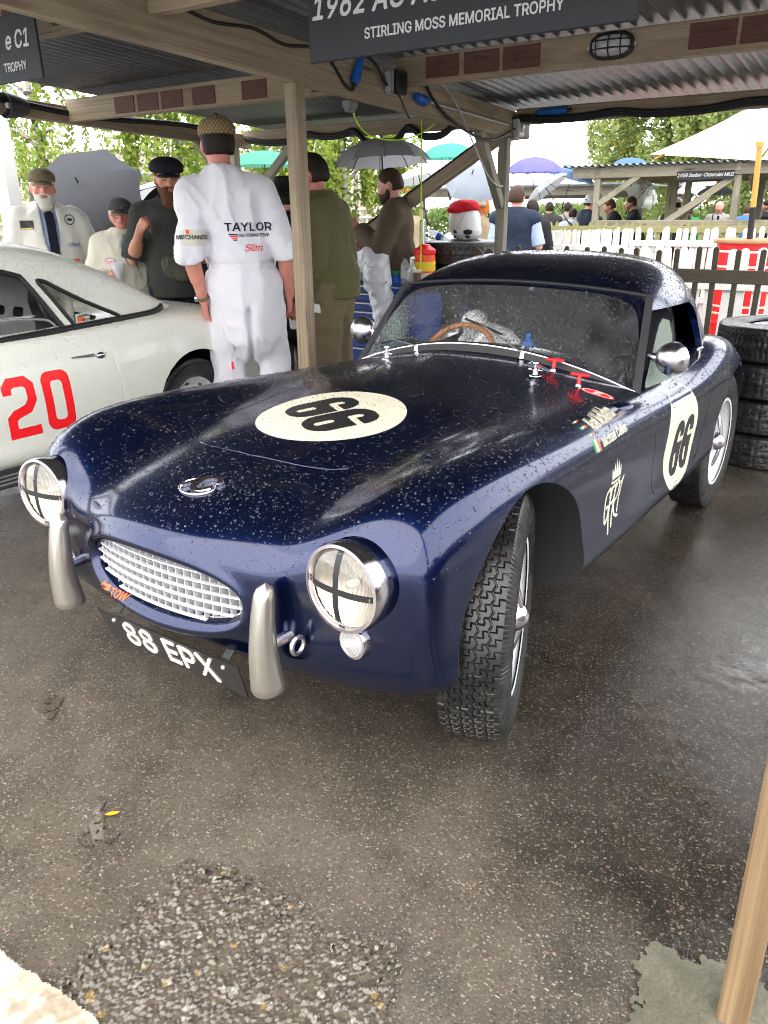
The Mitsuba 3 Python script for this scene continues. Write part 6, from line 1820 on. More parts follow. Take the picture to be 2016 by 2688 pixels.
f.put('tie_knot', xf(trimesh.creation.icosphere(2, 1), shift(*kn) @ np.diag([0.024, 0.018, 0.022, 1])), 'm_navy', True)
for sx in (-1, 1):
    f.put('shirt_collar', xf(prism(sg.Polygon([(0, 0.035), (0.065, 0.045), (0.062, 0.01), (0.020, -0.035)]), 0.006), shift(*(f.up(1.475) + np.array([0, 0.088, -0.01]))) @ mat((sx, -0.45, 0), (0, -0.45, 1), (0, 1, 0.3))), 'm_shirt_blue', False)
pb = patch(f, 'badge', tt, (0.155, 0.6, 1.335), 0.085, 0.058, 'm_black', parent=tp)
patch(f, 'badge_stripe', tt, (0.155, 0.6, 1.312), 0.078, 0.006, 'm_yellow', parent=pb, lift=0.006)
word(f, tt, (0.155, 0.6, 1.335), 'DUNLOP', 0.012, 'm_light_grey', parent=pb, lift=0.006) if False else None
patch(f, 'badge', tt, (0.095, 0.6, 1.135), 0.075, 0.026, 'm_red', parent=tp)
patch(f, 'badge_stripe', tt, (0.078, 0.6, 1.141), 0.036, 0.008, 'm_white', parent=tp, lift=0.006)
rb = f.put('badge', drape(sg.Point(0, 0).buffer(0.036, 16).difference(sg.Point(0, 0).buffer(0.029, 16)), (-0.135, 0.6, 1.365), (-1, 0, 0), (0, 0, 1), tt, 0.003, 0.012, 0.6), 'm_dark_grey', True, tp)
patch(f, 'badge_stripe', tt, (-0.135, 0.6, 1.365), 0.034, 0.018, 'm_dark_grey', parent=rb)
word(f, tt, (-0.14, 0.6, 1.18), 'Chris', 0.028, 'm_bright_blue', parent=tp, shear=0.3, bold=False)
pb = patch(f, 'badge', tt, (-0.13, 0.6, 1.075), 0.066, 0.040, 'm_red', parent=tp)
patch(f, 'badge_stripe', tt, (-0.135, 0.6, 1.062), 0.058, 0.013, 'm_black', parent=pb, lift=0.006)
f.shoes()

# ---- the woman with the cup
pos = (2.16, 3.36)
f = Fig('woman in cream jacket, grey cap, glasses and scarf holding a plastic cup', pos, look_at_cam(pos) + 0.0, 1.50, 1.10, belly=0.03, female=True, skin='pink', step=0.009,
        armR=((0.275, -0.05, 1.14), (0.165, 0.20, 1.14)), armL=((0.305, -0.06, 1.12), (0.29, 0.03, 0.88)), handR=dict(d=(-0.55, 0.55, 0.35), n=(-0.75, -0.5, 0.0), curl=0.95, thumb=0.3))
f.skin_mesh(brow=(0.35, 0.28, 0.22))
f.hair('m_hair_white', 'bob')
tp, tt = f.top('jacket', 'm_jacket_cream', 0.026, 0.93, 0.96, 0.014, seed=7.0, arms_extra=0.008, f=9.0)
collar(f, 'm_jacket_cream', 0.078, 0.055, tp)
f.trousers('m_apron', 0.024, wr=0.010)
hips = [f.up(0.985) + np.array([0.215 * math.cos(a), 0.185 * math.sin(a), -0.05 * math.sin(a) * 0.6]) * f.k for a in np.linspace(0, 2 * PI, 40, endpoint=False)]
f.put('belt', ribbon(np.array(hips + hips[:1]), (0, 0, 1), 0.034, 0.008), 'm_strap', 30)
for sx in (1, -1):
    f.put('strap', ribbon(smooth_path([f.up(0.985) + np.array([sx * 0.19, 0.10, 0]) * f.k, np.array([sx * 0.185, 0.13, 0.76]) * f.k, np.array([sx * 0.165, 0.13, 0.50]) * f.k], 12), (1, 0, 0), 0.030, 0.006), 'm_strap', 30)
f.put('zip', ribbon(drape(TM([[0, z, 0] for z in np.linspace(-0.2, 0.2, 14)], [[0, 1, 2]]), (0.0, 0.6, 1.08), (-1, 0, 0), (0, 0, 1), tt, 0.003, None, 0.6).vertices, (1, 0, 0), 0.010, 0.004), 'm_grey', 30, tp)
pr = [('b', f.up(1.475) + np.array([0.055 * math.cos(a), 0.058 * math.sin(a), 0.008 * math.sin(a * 3)]), f.up(1.475) + np.array([0.055 * math.cos(a + .8), 0.058 * math.sin(a + .8), 0]), 0.022, 0.022) for a in np.arange(0, 2 * PI, 0.78)]
pr += [('b', f.up(1.455) + np.array([0, 0.075, 0]), f.up(1.40) + np.array([0.015, 0.125, 0]), 0.024, 0.020), ('b', f.up(1.455) + np.array([0, 0.075, 0]), f.up(1.39) + np.array([-0.02, 0.125, 0]), 0.022, 0.020)]
cloth('m_scarf', (0.33, 0.37, 0.35))
f.put('scarf', mesh_sdf(lambda p: ev(pr, p, 0.012) + f.wrinkle(p, 0.008, 40, seed=1.0), pr, 0.02, 0.008, 2), 'm_scarf', True)
ob = f.put('logo_patch', drape(shapely.affinity.scale(sg.Point(0, 0).buffer(1, 16), 0.037, 0.022), (0.105, 0.6, 1.10), (-1, 0, 0), (0, 0, 1), tt, 0.003, 0.012, 0.6), 'm_blue', True, tp)
f.put('logo_field', drape(shapely.affinity.scale(sg.Point(0, 0).buffer(1, 16), 0.031, 0.017), (0.105, 0.6, 1.10), (-1, 0, 0), (0, 0, 1), tt, 0.006, 0.012, 0.6), 'm_white', True, ob)
word(f, tt, (0.105, 0.6, 1.092), 'Esso', 0.015, 'm_red', parent=ob, lift=0.009, bold=True)
f.put('wing_badge', drape(sg.Polygon([(-0.035, 0.012), (0.0, 0.014), (0.038, -0.016), (0.012, -0.006), (-0.012, 0.002)]), (-0.10, 0.6, 1.11), (-1, 0, 0), (0, 0, 1), tt, 0.003, 0.012, 0.6), 'm_grey', True, tp)
for sx in (1, -1):
    gc = f.H(0.034 * sx, 0.118, 0.078)
    gl = f.put('glasses', tube([gc + f.Rh @ np.array([0.026 * math.cos(a), -0.004 * abs(math.cos(a)), 0.021 * math.sin(a)]) * f.k for a in np.linspace(0, 2 * PI, 20, endpoint=False)], 0.0022, 6, closed=True), 'm_brown', True)
    f.put('temple', tube([f.H(0.060 * sx, 0.112, 0.082), f.H(0.082 * sx, 0.01, 0.080)], 0.0020, 6), 'm_brown', True, gl)
f.put('bridge', tube([f.H(-0.010, 0.120, 0.080), f.H(0, 0.124, 0.083), f.H(0.010, 0.120, 0.080)], 0.002, 6), 'm_brown', True, gl)
f.flat_cap('m_cap_grey', size=1.06)
f.shoes()
wr_ = f.joint[1][2]
cup = thing('plastic_cup', 'clear plastic cup in the hand of the woman in the cream jacket', 'cup')
hc = wr_ + unit(np.array([-0.55, 0.55, 0.35])) * 0.085 * f.k + unit(np.array([-0.75, -0.5, 0])) * 0.038
col('m_cup', (0.80, 0.82, 0.85), 0.2, 0.5, spec_trans=0.0)
scene['m_cup'] = {'type': 'principledthin', 'base_color': {'type': 'rgb', 'value': [0.85, 0.87, 0.9]}, 'roughness': 0.25, 'spec_trans': 0.35, 'diff_trans': 1.0}
add(cup, xf(lathe([(0.0, -0.045), (0.030, -0.045), (0.040, 0.085), (0.0415, 0.086), (0.039, 0.083), (0.029, -0.042), (0.0, -0.042)], 28), f.M @ shift(*hc)), 'm_cup', 30)

# ---- the bearded man in the charcoal shirt
pos = (2.27, 2.96)
f = Fig('man with long red-brown beard in navy cap and charcoal shirt beside the tall mechanic', pos, look_at_cam(pos) - 0.10, 1.75, 1.12, belly=0.02, head_yaw=0.22, head_pitch=0.10, lean=0.05, skin='tan', step=0.0095,
        armR=((0.285, 0.02, 1.12), (0.195, 0.24, 1.30)), armL=((0.285, -0.03, 1.13), (0.115, 0.235, 1.115)),
        handR=dict(d=(-0.55, 0.35, 0.75), n=(-0.5, -0.7, 0.0), curl=1.15), handL=dict(d=(0.9, 0.25, 0.02), n=(0.1, -0.9, -0.4), curl=0.55))
f.skin_mesh(brow=(0.06, 0.03, 0.02))
f.hair('m_beard_red', 'short')
f.beard('m_beard_red', 0.085, width=1.06)
tp, tt = f.top('shirt', 'm_charcoal', 0.022, 0.86, 0.50, 0.012, seed=9.0, arms_extra=0.014, f=8.0)
collar(f, 'm_charcoal', 0.070, 0.04, tp)
f.trousers('m_navy', 0.022, wr=0.008)
f.flat_cap('m_cap_navy', size=1.06, baker=True, name='baker_boy_cap')
w, e = f.joint[-1][2], f.joint[-1][1]
cloth('m_wristband', (0.06, 0.65, 0.12))
f.put('wristband', ring(w - unit(w - e) * 0.02, w - e, 0.032, 0.007), 'm_wristband', True)
f.put('button', xf(trimesh.creation.icosphere(1, 0.007), shift(*(f.up(0.93) + np.array([0.0, 0.17, 0])))), 'm_grey', True, tp)
f.shoes()
hb_ = w + unit(np.array([0.9, 0.25, 0.02])) * 0.10 + np.array([0.01, -0.005, -0.055])
pr = [('e', hb_ + np.array([-0.02, 0.0, -0.01]), (0.085, 0.028, 0.06)), ('e', hb_ + np.array([-0.055, 0.01, -0.045]), (0.05, 0.022, 0.035)), ('e', hb_ + np.array([0.03, 0.005, 0.03]), (0.05, 0.02, 0.05))]
cp = thing('folded_cap', "folded grey green cap in the red bearded man's hand", 'cap')
cloth('m_capcloth', (0.085, 0.088, 0.065))
add(cp, mesh_sdf(lambda p: ev(pr, p, 0.02) + f.wrinkle(p, 0.008, 30, seed=3.0), pr, 0.02, 0.008, 2), 'm_capcloth', True, f.M)
# ================================================================ THINGS ON AND AROUND THE SHELTER
def board(name, label, c, w, h, t, b, x=(0, -1, 0), y=(0, 0, 1), M=SHED, bev=0.003):
    """a flat board facing -s (towards the camera), reading towards -l"""
    k = thing(name, label, 'sign')
    add(k, flat(box(w, h, t, (0, 0, -t / 2), bev), c, x, y), b, False, M)
    return k
cloth('m_sign', (0.030, 0.032, 0.038), 0.45)
cloth('m_sign_text', (0.62, 0.62, 0.62), 0.5)
sc = np.array([0.755, -0.045, 1.966])
k = board('name_sign', 'dark grey name board hanging above the blue car', sc, 1.145, 0.27, 0.012, 'm_sign')
part(k, 'lettering', flat(text("1962 AC Ace 'Ruddspeed'", 0.066, 0.0015, True, 0.22, 0.98), sc + np.array([0, 0.0, -0.006]), (0, -1, 0), (0, 0, 1), 0.0005), 'm_sign_text', False, SHED)
part(k, 'lettering', flat(text('STIRLING MOSS MEMORIAL TROPHY', 0.030, 0.0015, True, 0, 0.93), sc + np.array([0, -0.01, -0.083]), (0, -1, 0), (0, 0, 1), 0.0005), 'm_sign_text', False, SHED)
sl_ = np.array([0.60, 2.36, 2.005])
k = board('name_sign', 'dark grey name board cut off by the left edge of the photo', sl_, 1.07, 0.25, 0.012, 'm_sign')
part(k, 'lettering', flat(text('1963 Lotus Type C1', 0.060, 0.0015, True, 0.22, 0.95), sl_ + np.array([0, 0.06, 0.004]), (0, -1, 0), (0, 0, 1), 0.0005), 'm_sign_text', False, SHED) if False else None
tx = text('e C1', 0.062, 0.0015, True, 0.22, 0.9)
part(k, 'lettering', flat(tx, sl_ + np.array([0, -0.395, 0.0]), (0, -1, 0), (0, 0, 1), 0.0005), 'm_sign_text', False, SHED)
part(k, 'lettering', flat(text('TROPHY', 0.032, 0.0015, True, 0, 0.9), sl_ + np.array([0, -0.36, -0.083]), (0, -1, 0), (0, 0, 1), 0.0005), 'm_sign_text', False, SHED)

# wooden plaques with burnt-in names, fixed to the cross beams: parts of the shelter
def plaque(s, l, z, w, h, words=()):
    m = box(w, h, 0.006, b=0.001)
    m.unmerge_vertices()
    uv = m.vertices[:, :2] + [l * 3, s]
    kk = part(shelter, 'plaque', flat(m, (s, l, z), (0, -1, 0), (0, 0, 1)), 'm_plaque', False, SHED, uv=uv)
    for i, wd in enumerate(words):
        part(kk, 'lettering', flat(text(wd, 0.014, 0.0005, False), (s - 0.0032, l, z + 0.010 - 0.022 * i), (0, -1, 0), (0, 0, 1)), 'm_black', False, SHED)
for l, wd in ((1.045, ('Jo May',)), (0.80, ('Greg May',)), (0.565, ('Rob Stevens', 'and Family')), (-0.40, ('Joseph England',)), (-0.63, ('Mark Tyson',)), (-0.86, ())):
    plaque(2.634, l, 2.095, 0.212, 0.108, wd)
for l in (3.50, 3.26, 3.02, 2.72, 2.28, 1.72):
    plaque(2.434, l, 2.055, 0.205, 0.105, ())
for l in (3.85, 3.60, 3.35, 2.75, 2.5, 2.2, 1.85):
    plaque(0.785, l, 2.165, 0.22, 0.105, ())

# bulkhead lamp on the front beam (unlit)
lp = thing('bulkhead_lamp', 'oval bulkhead lamp with a black cage on the cross beam', 'lamp')
lc = np.array([2.634, 0.075, 2.095])
def oval(a, b, n=40):
    th = np.arange(n) / n * 2 * PI
    return np.stack([a * np.sign(np.cos(th)) * np.abs(np.cos(th)) ** 0.75, b * np.sign(np.sin(th)) * np.abs(np.sin(th)) ** 0.75], -1)
def oval_lathe(rings):
    G = np.array([[(-z, -x, y) for x, y in oval(a, b)] for a, b, z in rings])
    return gridmesh(G, False, True)
add_l = lambda nm, m, b, sm=40: part(lp, nm, TM(m.vertices + lc, m.faces), b, sm, SHED)
add_l('base', oval_lathe([(0.112, 0.062, 0.0), (0.112, 0.062, 0.016), (0.100, 0.052, 0.022), (0.094, 0.047, 0.022)]), 'm_black')
col('m_lamp_glass', (0.42, 0.43, 0.42), 0.25, 0.5)
add_l('glass', oval_lathe([(0.094, 0.047, 0.018), (0.088, 0.043, 0.045), (0.066, 0.030, 0.062), (0.001, 0.001, 0.068)]), 'm_lamp_glass', True)
for y in (-0.018, 0.018):
    add_l('cage_bar', tube([(-z, -x, y) for x, z in ((-0.102, 0.018), (-0.092, 0.052), (-0.06, 0.071), (0, 0.076), (0.06, 0.071), (0.092, 0.052), (0.102, 0.018))], 0.0035, 8), 'm_black', True)
for x in (-0.062, 0.0, 0.062):
    add_l('cage_bar', tube([(-z, -x, y) for y, z in ((-0.056, 0.018), (-0.050, 0.048), (-0.025, 0.072), (0.025, 0.072), (0.050, 0.048), (0.056, 0.018))], 0.0035, 8), 'm_black', True)
for x in (-0.114, 0.114):
    add_l('screw_lug', tube([(0.0, -x, 0), (-0.012, -x, 0)], 0.010, 10), 'm_galv_plain')

# cables and sockets
def cable(label, pts, r, b='m_black', n=40, group=None):
    k = thing('cable', label, 'cable', group)
    add(k, tube(smooth_path(pts, n), r, 7), b, True, SHED)
    return k
rz = lambda s: 2.02 - 0.042 * s
cable('black cable clipped in waves along the long rafter above the blue car',
      [(0.02, 1.357, 2.165), (0.35, 1.357, 2.15), (0.62, 1.356, 2.135), (0.95, 1.352, 2.14), (1.15, 1.356, 2.115), (1.45, 1.353, 2.125), (1.62, 1.356, 2.095), (1.85, 1.352, 2.11), (2.02, 1.356, 2.06), (2.12, 1.352, 1.975), (2.19, 1.355, 1.955)], 0.0075, n=70)
def plug(label, p0, p1, r, b='m_bright_blue'):
    k = thing('cable_connector', label, 'connector')
    p0, p1 = np.array(p0, float), np.array(p1, float)
    d = p1 - p0
    add(k, tube([p0, p0 + d * .1, p0 + d * .12, p0 + d * .5, p0 + d * .55, p0 + d * .9, p1], [r * .5, r * .55, r * .85, r * .9, r, r * .95, r * .8], 16), b, 40, SHED)
    part(k, 'gland', tube([p1, p1 + unit(d) * 0.03], [r * .6, r * .35], 12), 'm_black', 40, SHED)
    for q in np.linspace(.55, .88, 6):
        part(k, 'grip_ring', tube([p0 + d * q - unit(d) * .003, p0 + d * q + unit(d) * .003], r * 1.06, 16), b, 40, SHED)
plug('blue cable connector hanging on the rafter by the middle post', (2.25, 1.335, 2.115), (2.19, 1.34, 1.985), 0.026)
plug('blue socket on the side of the rafter below the switch box', (2.83, 1.335, 1.985), (2.95, 1.335, 1.965), 0.030)
plug('blue cable connector lying on the rear beam at the right of the back post', (4.31, 1.18, 2.005), (4.31, 0.93, 2.005), 0.026)
cable('short black cable looping from the blue connector to the switch box', [(2.25, 1.335, 2.12), (2.32, 1.335, 2.125), (2.42, 1.335, 2.085), (2.47, 1.33, 2.03), (2.50, 1.33, 2.01)], 0.008)
sb = thing('socket_box', 'grey weatherproof socket box with a dark lid on the rafter', 'box')
add(sb, box(0.125, 0.055, 0.125, (2.575, 1.332, 2.03), 0.012), 'm_light_grey', 30, SHED)
part(sb, 'lid', box(0.115, 0.035, 0.128, (2.585, 1.290, 2.028), 0.012), 'm_black_gloss', 30, SHED)
part(sb, 'hinge_rib', box(0.13, 0.006, 0.13, (2.575, 1.309, 2.03), 0.002), 'm_grey', False, SHED)
cable('thin dark lead hanging from the socket box', [(2.58, 1.30, 1.965), (2.60, 1.29, 1.93), (2.62, 1.27, 1.87), (2.64, 1.26, 1.845)], 0.005)
jb = thing('junction_box', 'small grey junction clip under the rafter', 'box')
add(jb, box(0.09, 0.05, 0.045, (2.33, 1.47, 1.905), 0.006), 'm_grey', 30, SHED)
for q in (-0.035, 0.0, 0.035):
    part(jb, 'gland', tube([(2.33 + q, 1.47, 1.89), (2.33 + q, 1.47, 1.865)], 0.011, 10), 'm_grey', 40, SHED)
cable('yellow green earth wire sagging under the roof behind the middle post', [(2.36, 1.47, 1.865), (2.42, 1.47, 1.80), (2.65, 1.46, 1.745), (2.95, 1.42, 1.775), (3.15, 1.38, 1.86)], 0.0045, 'm_lime')
pipe = thing('conduit_pipe', 'thin galvanised conduit pipe along the rafter towards the back post', 'pipe')
add(pipe, tube([(3.02, 1.345, 1.975), (3.10, 1.345, 1.965), (4.20, 1.345, 1.925)], 0.010, 10), 'm_galv_plain', 40, SHED)
sw2 = thing('switch_box', 'clear fronted grey switch box at the end of the rafter', 'box')
add(sw2, box(0.11, 0.06, 0.14, (4.36, 1.33, 1.92), 0.012), 'm_light_grey', 30, SHED)
part(sw2, 'window', box(0.06, 0.01, 0.08, (4.36, 1.297, 1.92), 0.006), 'm_grey', 30, SHED)
part(sw2, 'knob', tube([(4.36, 1.293, 1.92), (4.36, 1.285, 1.92)], 0.016, 14), 'm_white', 40, SHED)
cable('black cable crossing the rafter and dropping beside the back post', [(2.92, 1.34, 2.11), (3.0, 1.335, 2.02), (3.25, 1.335, 1.90), (3.55, 1.335, 1.83), (3.75, 1.33, 1.80), (4.05, 1.33, 1.83), (4.28, 1.325, 1.90)], 0.010)
cable('grey flex from the rafter down round the knee brace', [(3.0, 1.34, 2.10), (3.15, 1.33, 2.08), (3.35, 1.33, 1.98), (3.6, 1.335, 1.78), (3.8, 1.34, 1.62), (4.0, 1.35, 1.52), (4.18, 1.36, 1.50)], 0.0055, 'm_light_grey')
# bundle of black cables along the rear beam, sagging between clips
for j in range(7):
    dz, ds_ = 0.012 * (j % 4), 0.011 * (j // 2)
    pts = []
    for l0, l1, sg_ in ((4.1, 3.35, 0.05), (3.35, 2.85, 0.03), (2.85, 2.30, 0.155 - 0.02 * (j % 3)), (2.30, 1.85, 0.085), (1.85, 1.45, 0.05), (1.30, 0.6, 0.02), (0.6, -0.3, 0.03), (-0.3, -1.4, 0.02)):
        for t in (0.0, 0.25, 0.5, 0.75):
            pts.append((4.345 - ds_, l0 + (l1 - l0) * t, 1.955 + dz - sg_ * 4 * t * (1 - t)))
    cable('one of the black cables bundled along the rear beam', pts, 0.010, n=110, group='cables bundled along the rear beam')
for j in range(4):
    pts = [(s, 4.155 - 0.012 * (j % 2), 2.13 + 0.018 * (j // 2) - 0.035 * s * 0.9 - 0.02 * math.sin(s * 3) - 0.0) for s in np.linspace(0.3, 4.2, 14)]
    cable('one of the black cables along the dark left rafter', pts, 0.012, n=60, group='cables along the dark left rafter')
cable('black cable climbing the back of the middle post and looping down', [(4.2, 3.30, 1.90), (4.25, 3.38, 1.75), (4.28, 3.44, 1.55), (4.30, 3.42, 1.30), (4.3, 3.30, 1.1)], 0.011)
cable('yellow green cord hanging from the roof onto the tyres', [(4.0, 1.98, 1.99), (4.0, 1.98, 1.5), (4.0, 1.98, 1.05), (4.0, 1.985, 0.80)], 0.0045, 'm_lime')
# round grey object with a lens at the left end of the dark rafter
sp = thing('loudspeaker', 'dark grey round horn loudspeaker on the left rafter', 'speaker')
add(sp, xf(lathe([(0.0, -0.10), (0.055, -0.10), (0.075, -0.02), (0.085, 0.06), (0.08, 0.065), (0.05, 0.02), (0.0, 0.0)], 28), SHED @ shift(1.97, 4.12, 2.05) @ mat((0, -1, 0), (0, 0, 1), (-1, 0, 0))), 'm_dark_grey', 40)
part(sp, 'centre_cap', xf(lathe([(0.0, 0.02), (0.018, 0.015), (0.020, 0.0)][::-1], 20), SHED @ shift(1.94, 4.12, 2.05) @ mat((0, -1, 0), (0, 0, 1), (-1, 0, 0))), 'm_light_grey', 40)
# white gazebo leg at the far left
gl_ = thing('gazebo_leg', 'white fabric-covered gazebo leg at the left edge of the photo', 'post')
add(gl_, box(0.14, 0.14, 2.1, (2.25, 4.78, 0.98), 0.02), 'm_white', False, SHED)

# tyres with wheels, helmet, cap and bottle by the back post
TYRE_PLY = {}
def loose_tyre(label, s, l, z, group=None, R=0.335, wheel=False, sec=0.105, na=120):
    k = thing('loose_tyre', label, 'tyre', group)
    M = SHED @ shift(s, l, z) @ rot(90, (1, 0, 0))
    if (R, wheel) not in TYRE_PLY: TYRE_PLY[(R, wheel)] = mikit.ply(tyre_mesh(R, sec, 0.085, 360 if wheel else 240, True, 0.19, 24), 'm_rubber', smooth=40)
    scene[k] = {**TYRE_PLY[(R, wheel)], 'to_world': T(M.tolist())}
    if wheel:
        part(k, 'rim', lathe([(0.170, 0.060), (0.19, 0.095), (0.197, 0.092), (0.188, 0.070), (0.172, 0.045), (0.165, 0.0), (0.17, -0.08)], 56, 'y'), 'm_silver_paint', 40, M)
        for q in range(48):
            a = q / 48 * 2 * PI
            part(k, 'spoke', tube([(0.05 * math.cos(a + .3 * (1 - 2 * (q % 2))), -0.05, 0.05 * math.sin(a + .3 * (1 - 2 * (q % 2)))), (0.168 * math.cos(a), -0.02, 0.168 * math.sin(a))], 0.0024, 5, caps=False), 'm_silver_paint', True, M)
        part(k, 'hub', lathe([(0.0, 0.075), (0.045, 0.07), (0.052, 0.0)][::-1], 24, 'y'), 'm_silver_paint', 40, M)
    return k
ts, tl = 4.75, 2.00
gt_ = float(gz(ts))
tz = [gt_ + 0.095 + 0.208 * i for i in range(6)]
HELT = ['%s tyre of the stack below the white helmet' % q for q in ('bottom', 'second lowest', 'third lowest', 'third highest', 'second highest', 'topmost')]
for i, z in enumerate(tz):
    loose_tyre(HELT[i], ts + 0.01 * (i % 2), tl + 0.012 * ((i * 2) % 3), z, 'tyres stacked under the helmet', 0.340, False)
ttop = tz[-1] + 0.100
hm = thing('crash_helmet', 'white crash helmet with a dark visor badge standing on the stack of tyres', 'helmet')
HMc = SHED @ shift(ts + 0.0, tl - 0.02, ttop + 0.145) @ rot(196, (0, 0, 1))
pr = [('e', (0, 0, 0.03), (0.118, 0.140, 0.125)), ('e', (0, 0.01, -0.05), (0.112, 0.128, 0.10)), ('e', (0, 0.07, -0.075), (0.085, 0.075, 0.055))]
hmf = lambda p: np.maximum(ev(pr, p, 0.05), -0.142 - p[:, 2])
hmm = mesh_sdf(hmf, pr, 0.03, 0.007, 4)
add(hm, hmm, 'm_white', True, HMc)
href = trimesh.Trimesh(hmm.vertices, hmm.faces)
sm_ = np.array([href.ray.intersects_location(np.array([[0.4, y, z]]), np.array([[-1.0, 0, 0]]), multiple_hits=False)[0][0] + [0.001, 0, 0] for y, z in zip(np.linspace(-0.075, 0.045, 14), np.linspace(-0.10, 0.10, 14))])
part(hm, 'visor_seam', tube(sm_, 0.0025, 6), 'm_light_grey', True, HMc)
part(hm, 'visor_pivot', xf(lathe([(0.0, 0.006), (0.016, 0.004), (0.018, 0.0)][::-1], 16), mat((0, 1, 0), (0, 0, 1), (1, 0, 0), sm_[2] * [1, 1, 1])), 'm_black', 40, HMc)
part(hm, 'rim_trim', tube([(0.112 * math.cos(a), 0.118 * math.sin(a) + 0.01, -0.142) for a in np.linspace(0, 2 * PI, 30, endpoint=False)], 0.006, 6, closed=True), 'm_black', True, HMc)
href = trimesh.Trimesh(hmm.vertices, hmm.faces)
bdg = part(hm, 'badge', drape(shapely.affinity.scale(sg.Point(0, 0).buffer(1, 16), 0.040, 0.022), (0.4, 0.055, -0.075), (0, 1, 0), (0, 0, 1), href, 0.002, 0.01, 0.4), 'm_black', True, HMc)
part(hm, 'badge', drape(shapely.affinity.scale(sg.Point(0, 0).buffer(1, 16), 0.022, 0.012), (0.4, 0.05, -0.112), (0, 1, 0), (0, 0, 1), href, 0.002, 0.01, 0.4), 'm_dark_grey', True, HMc)
part(hm, 'lettering', drape(text('9', 0.035, 0.0008, True), (-0.10, -0.4, -0.06), (1, 0, 0), (0, 0, 1), href, 0.002, 0.01, 0.4), 'm_black', True, HMc)
for a in (0.5, 2.4):
    part(hm, 'anchor', xf(trimesh.creation.icosphere(1, 0.013), shift(0.116 * math.cos(-a), 0.13 * math.sin(-a), -0.115)), 'm_black', True, HMc)
rc = thing('red_cap', 'red cap lying over the top of the white helmet', 'cap')
pr2 = [('e', (0.0, 0.0, 0.125), (0.115, 0.125, 0.055)), ('e', (0.06, -0.07, 0.105), (0.075, 0.06, 0.03))]
rcf = lambda p: np.maximum(np.maximum(ev(pr2, p, 0.03) - 0.010 + 0.016 * (meshkit.fbm(p * 22, 2) - 0.5), -(ev(pr, p, 0.05) - 0.003)), 0.085 + 0.02 * np.sin(p[:, 0] * 30) - p[:, 2])
add(rc, mesh_sdf(rcf, pr2, 0.04, 0.008, 2), 'm_red_cloth', True, HMc)
wb_ = thing('water_bottle', 'crumpled clear water bottle lying on the tyres beside the helmet', 'bottle')
scene['m_pet'] = {'type': 'principledthin', 'base_color': {'type': 'rgb', 'value': [0.9, 0.93, 0.96]}, 'roughness': 0.12, 'spec_trans': 0.75, 'diff_trans': 0.7}
WBm = SHED @ shift(ts - 0.02, tl + 0.235, ttop + 0.035) @ rot(100, (0, 0, 1)) @ rot(65, (0, 1, 0)) @ shift(0, 0, -0.1)
add(wb_, lathe([(0.0, 0.0), (0.030, 0.0), (0.033, 0.01), (0.031, 0.04), (0.033, 0.05), (0.031, 0.08), (0.033, 0.11), (0.030, 0.14), (0.013, 0.185), (0.013, 0.20), (0.0, 0.20)], 20), 'm_pet', 30, WBm)
part(wb_, 'label', lathe([(0.0335, 0.055), (0.0342, 0.06), (0.0342, 0.10), (0.0335, 0.105)], 20), 'm_bright_blue', True, WBm)
part(wb_, 'cap', lathe([(0.0, 0.20), (0.015, 0.20), (0.015, 0.218), (0.0, 0.218)], 14), 'm_white', 30, WBm)
TAILT = ['bottom tyre of the stack behind the tail of the blue car', 'second tyre from the bottom behind the tail of the blue car', 'tyre just below the spoked wheel behind the tail of the blue car', 'tyre on a spoked silver wheel, top of the stack behind the blue car']
for i in range(4):
    loose_tyre(TAILT[i], 3.42 + 0.008 * (i % 2), -0.83 + 0.01 * (i % 3), float(gz(3.42)) + 0.105 + 0.205 * i, 'tyres stacked behind the tail of the blue car', 0.355, i == 3) if i == 3 else \
        loose_tyre(TAILT[i], 3.42 + 0.008 * (i % 2), -0.83 + 0.01 * (i % 3), float(gz(3.42)) + 0.105 + 0.205 * i, 'tyres stacked behind the tail of the blue car', 0.355)

# blue tool chest with bottles, cloth and tub on top
tc = thing('tool_chest', 'blue steel tool chest with many drawers behind the windscreen of the blue car', 'tool chest')
cs, cl0, cl1, cz0, cz1 = 4.05, 2.66, 1.92, float(gz(4.0)), 0.765
add(tc, box(0.42, cl0 - cl1, cz1 - cz0 - 0.10, (cs, (cl0 + cl1) / 2, (cz0 + 0.10 + cz1) / 2), 0.008), 'm_blue', 30, SHED)
zz_ = [0.70, 0.625, 0.55, 0.475, 0.37, 0.24, 0.09]
for i, z in enumerate(zz_):
    hgt = (0.765 if i == 0 else zz_[i - 1]) - z - 0.012
    d = part(tc, 'drawer', box(0.02, cl0 - cl1 - 0.03, hgt, (cs - 0.216, (cl0 + cl1) / 2, z + hgt / 2), 0.004), 'm_blue', 30, SHED)
    part(d, 'pull', box(0.014, cl0 - cl1 - 0.05, 0.012, (cs - 0.232, (cl0 + cl1) / 2, z + hgt - 0.008), 0.003), 'm_aluminium', 30, SHED)
for a in (-0.15, 0.15):
    for b in (cl0 - 0.07, cl1 + 0.07):
        part(tc, 'castor', xf(lathe([(0.0, -0.02), (0.045, -0.02), (0.045, 0.02), (0.0, 0.02)], 20, 'y'), shift(cs + a, b, cz0 + 0.046)), 'm_black', 40, SHED)
ps_ = thing('plastic_sheet', 'white crumpled plastic sheet draped over the tool chest', 'sheet')
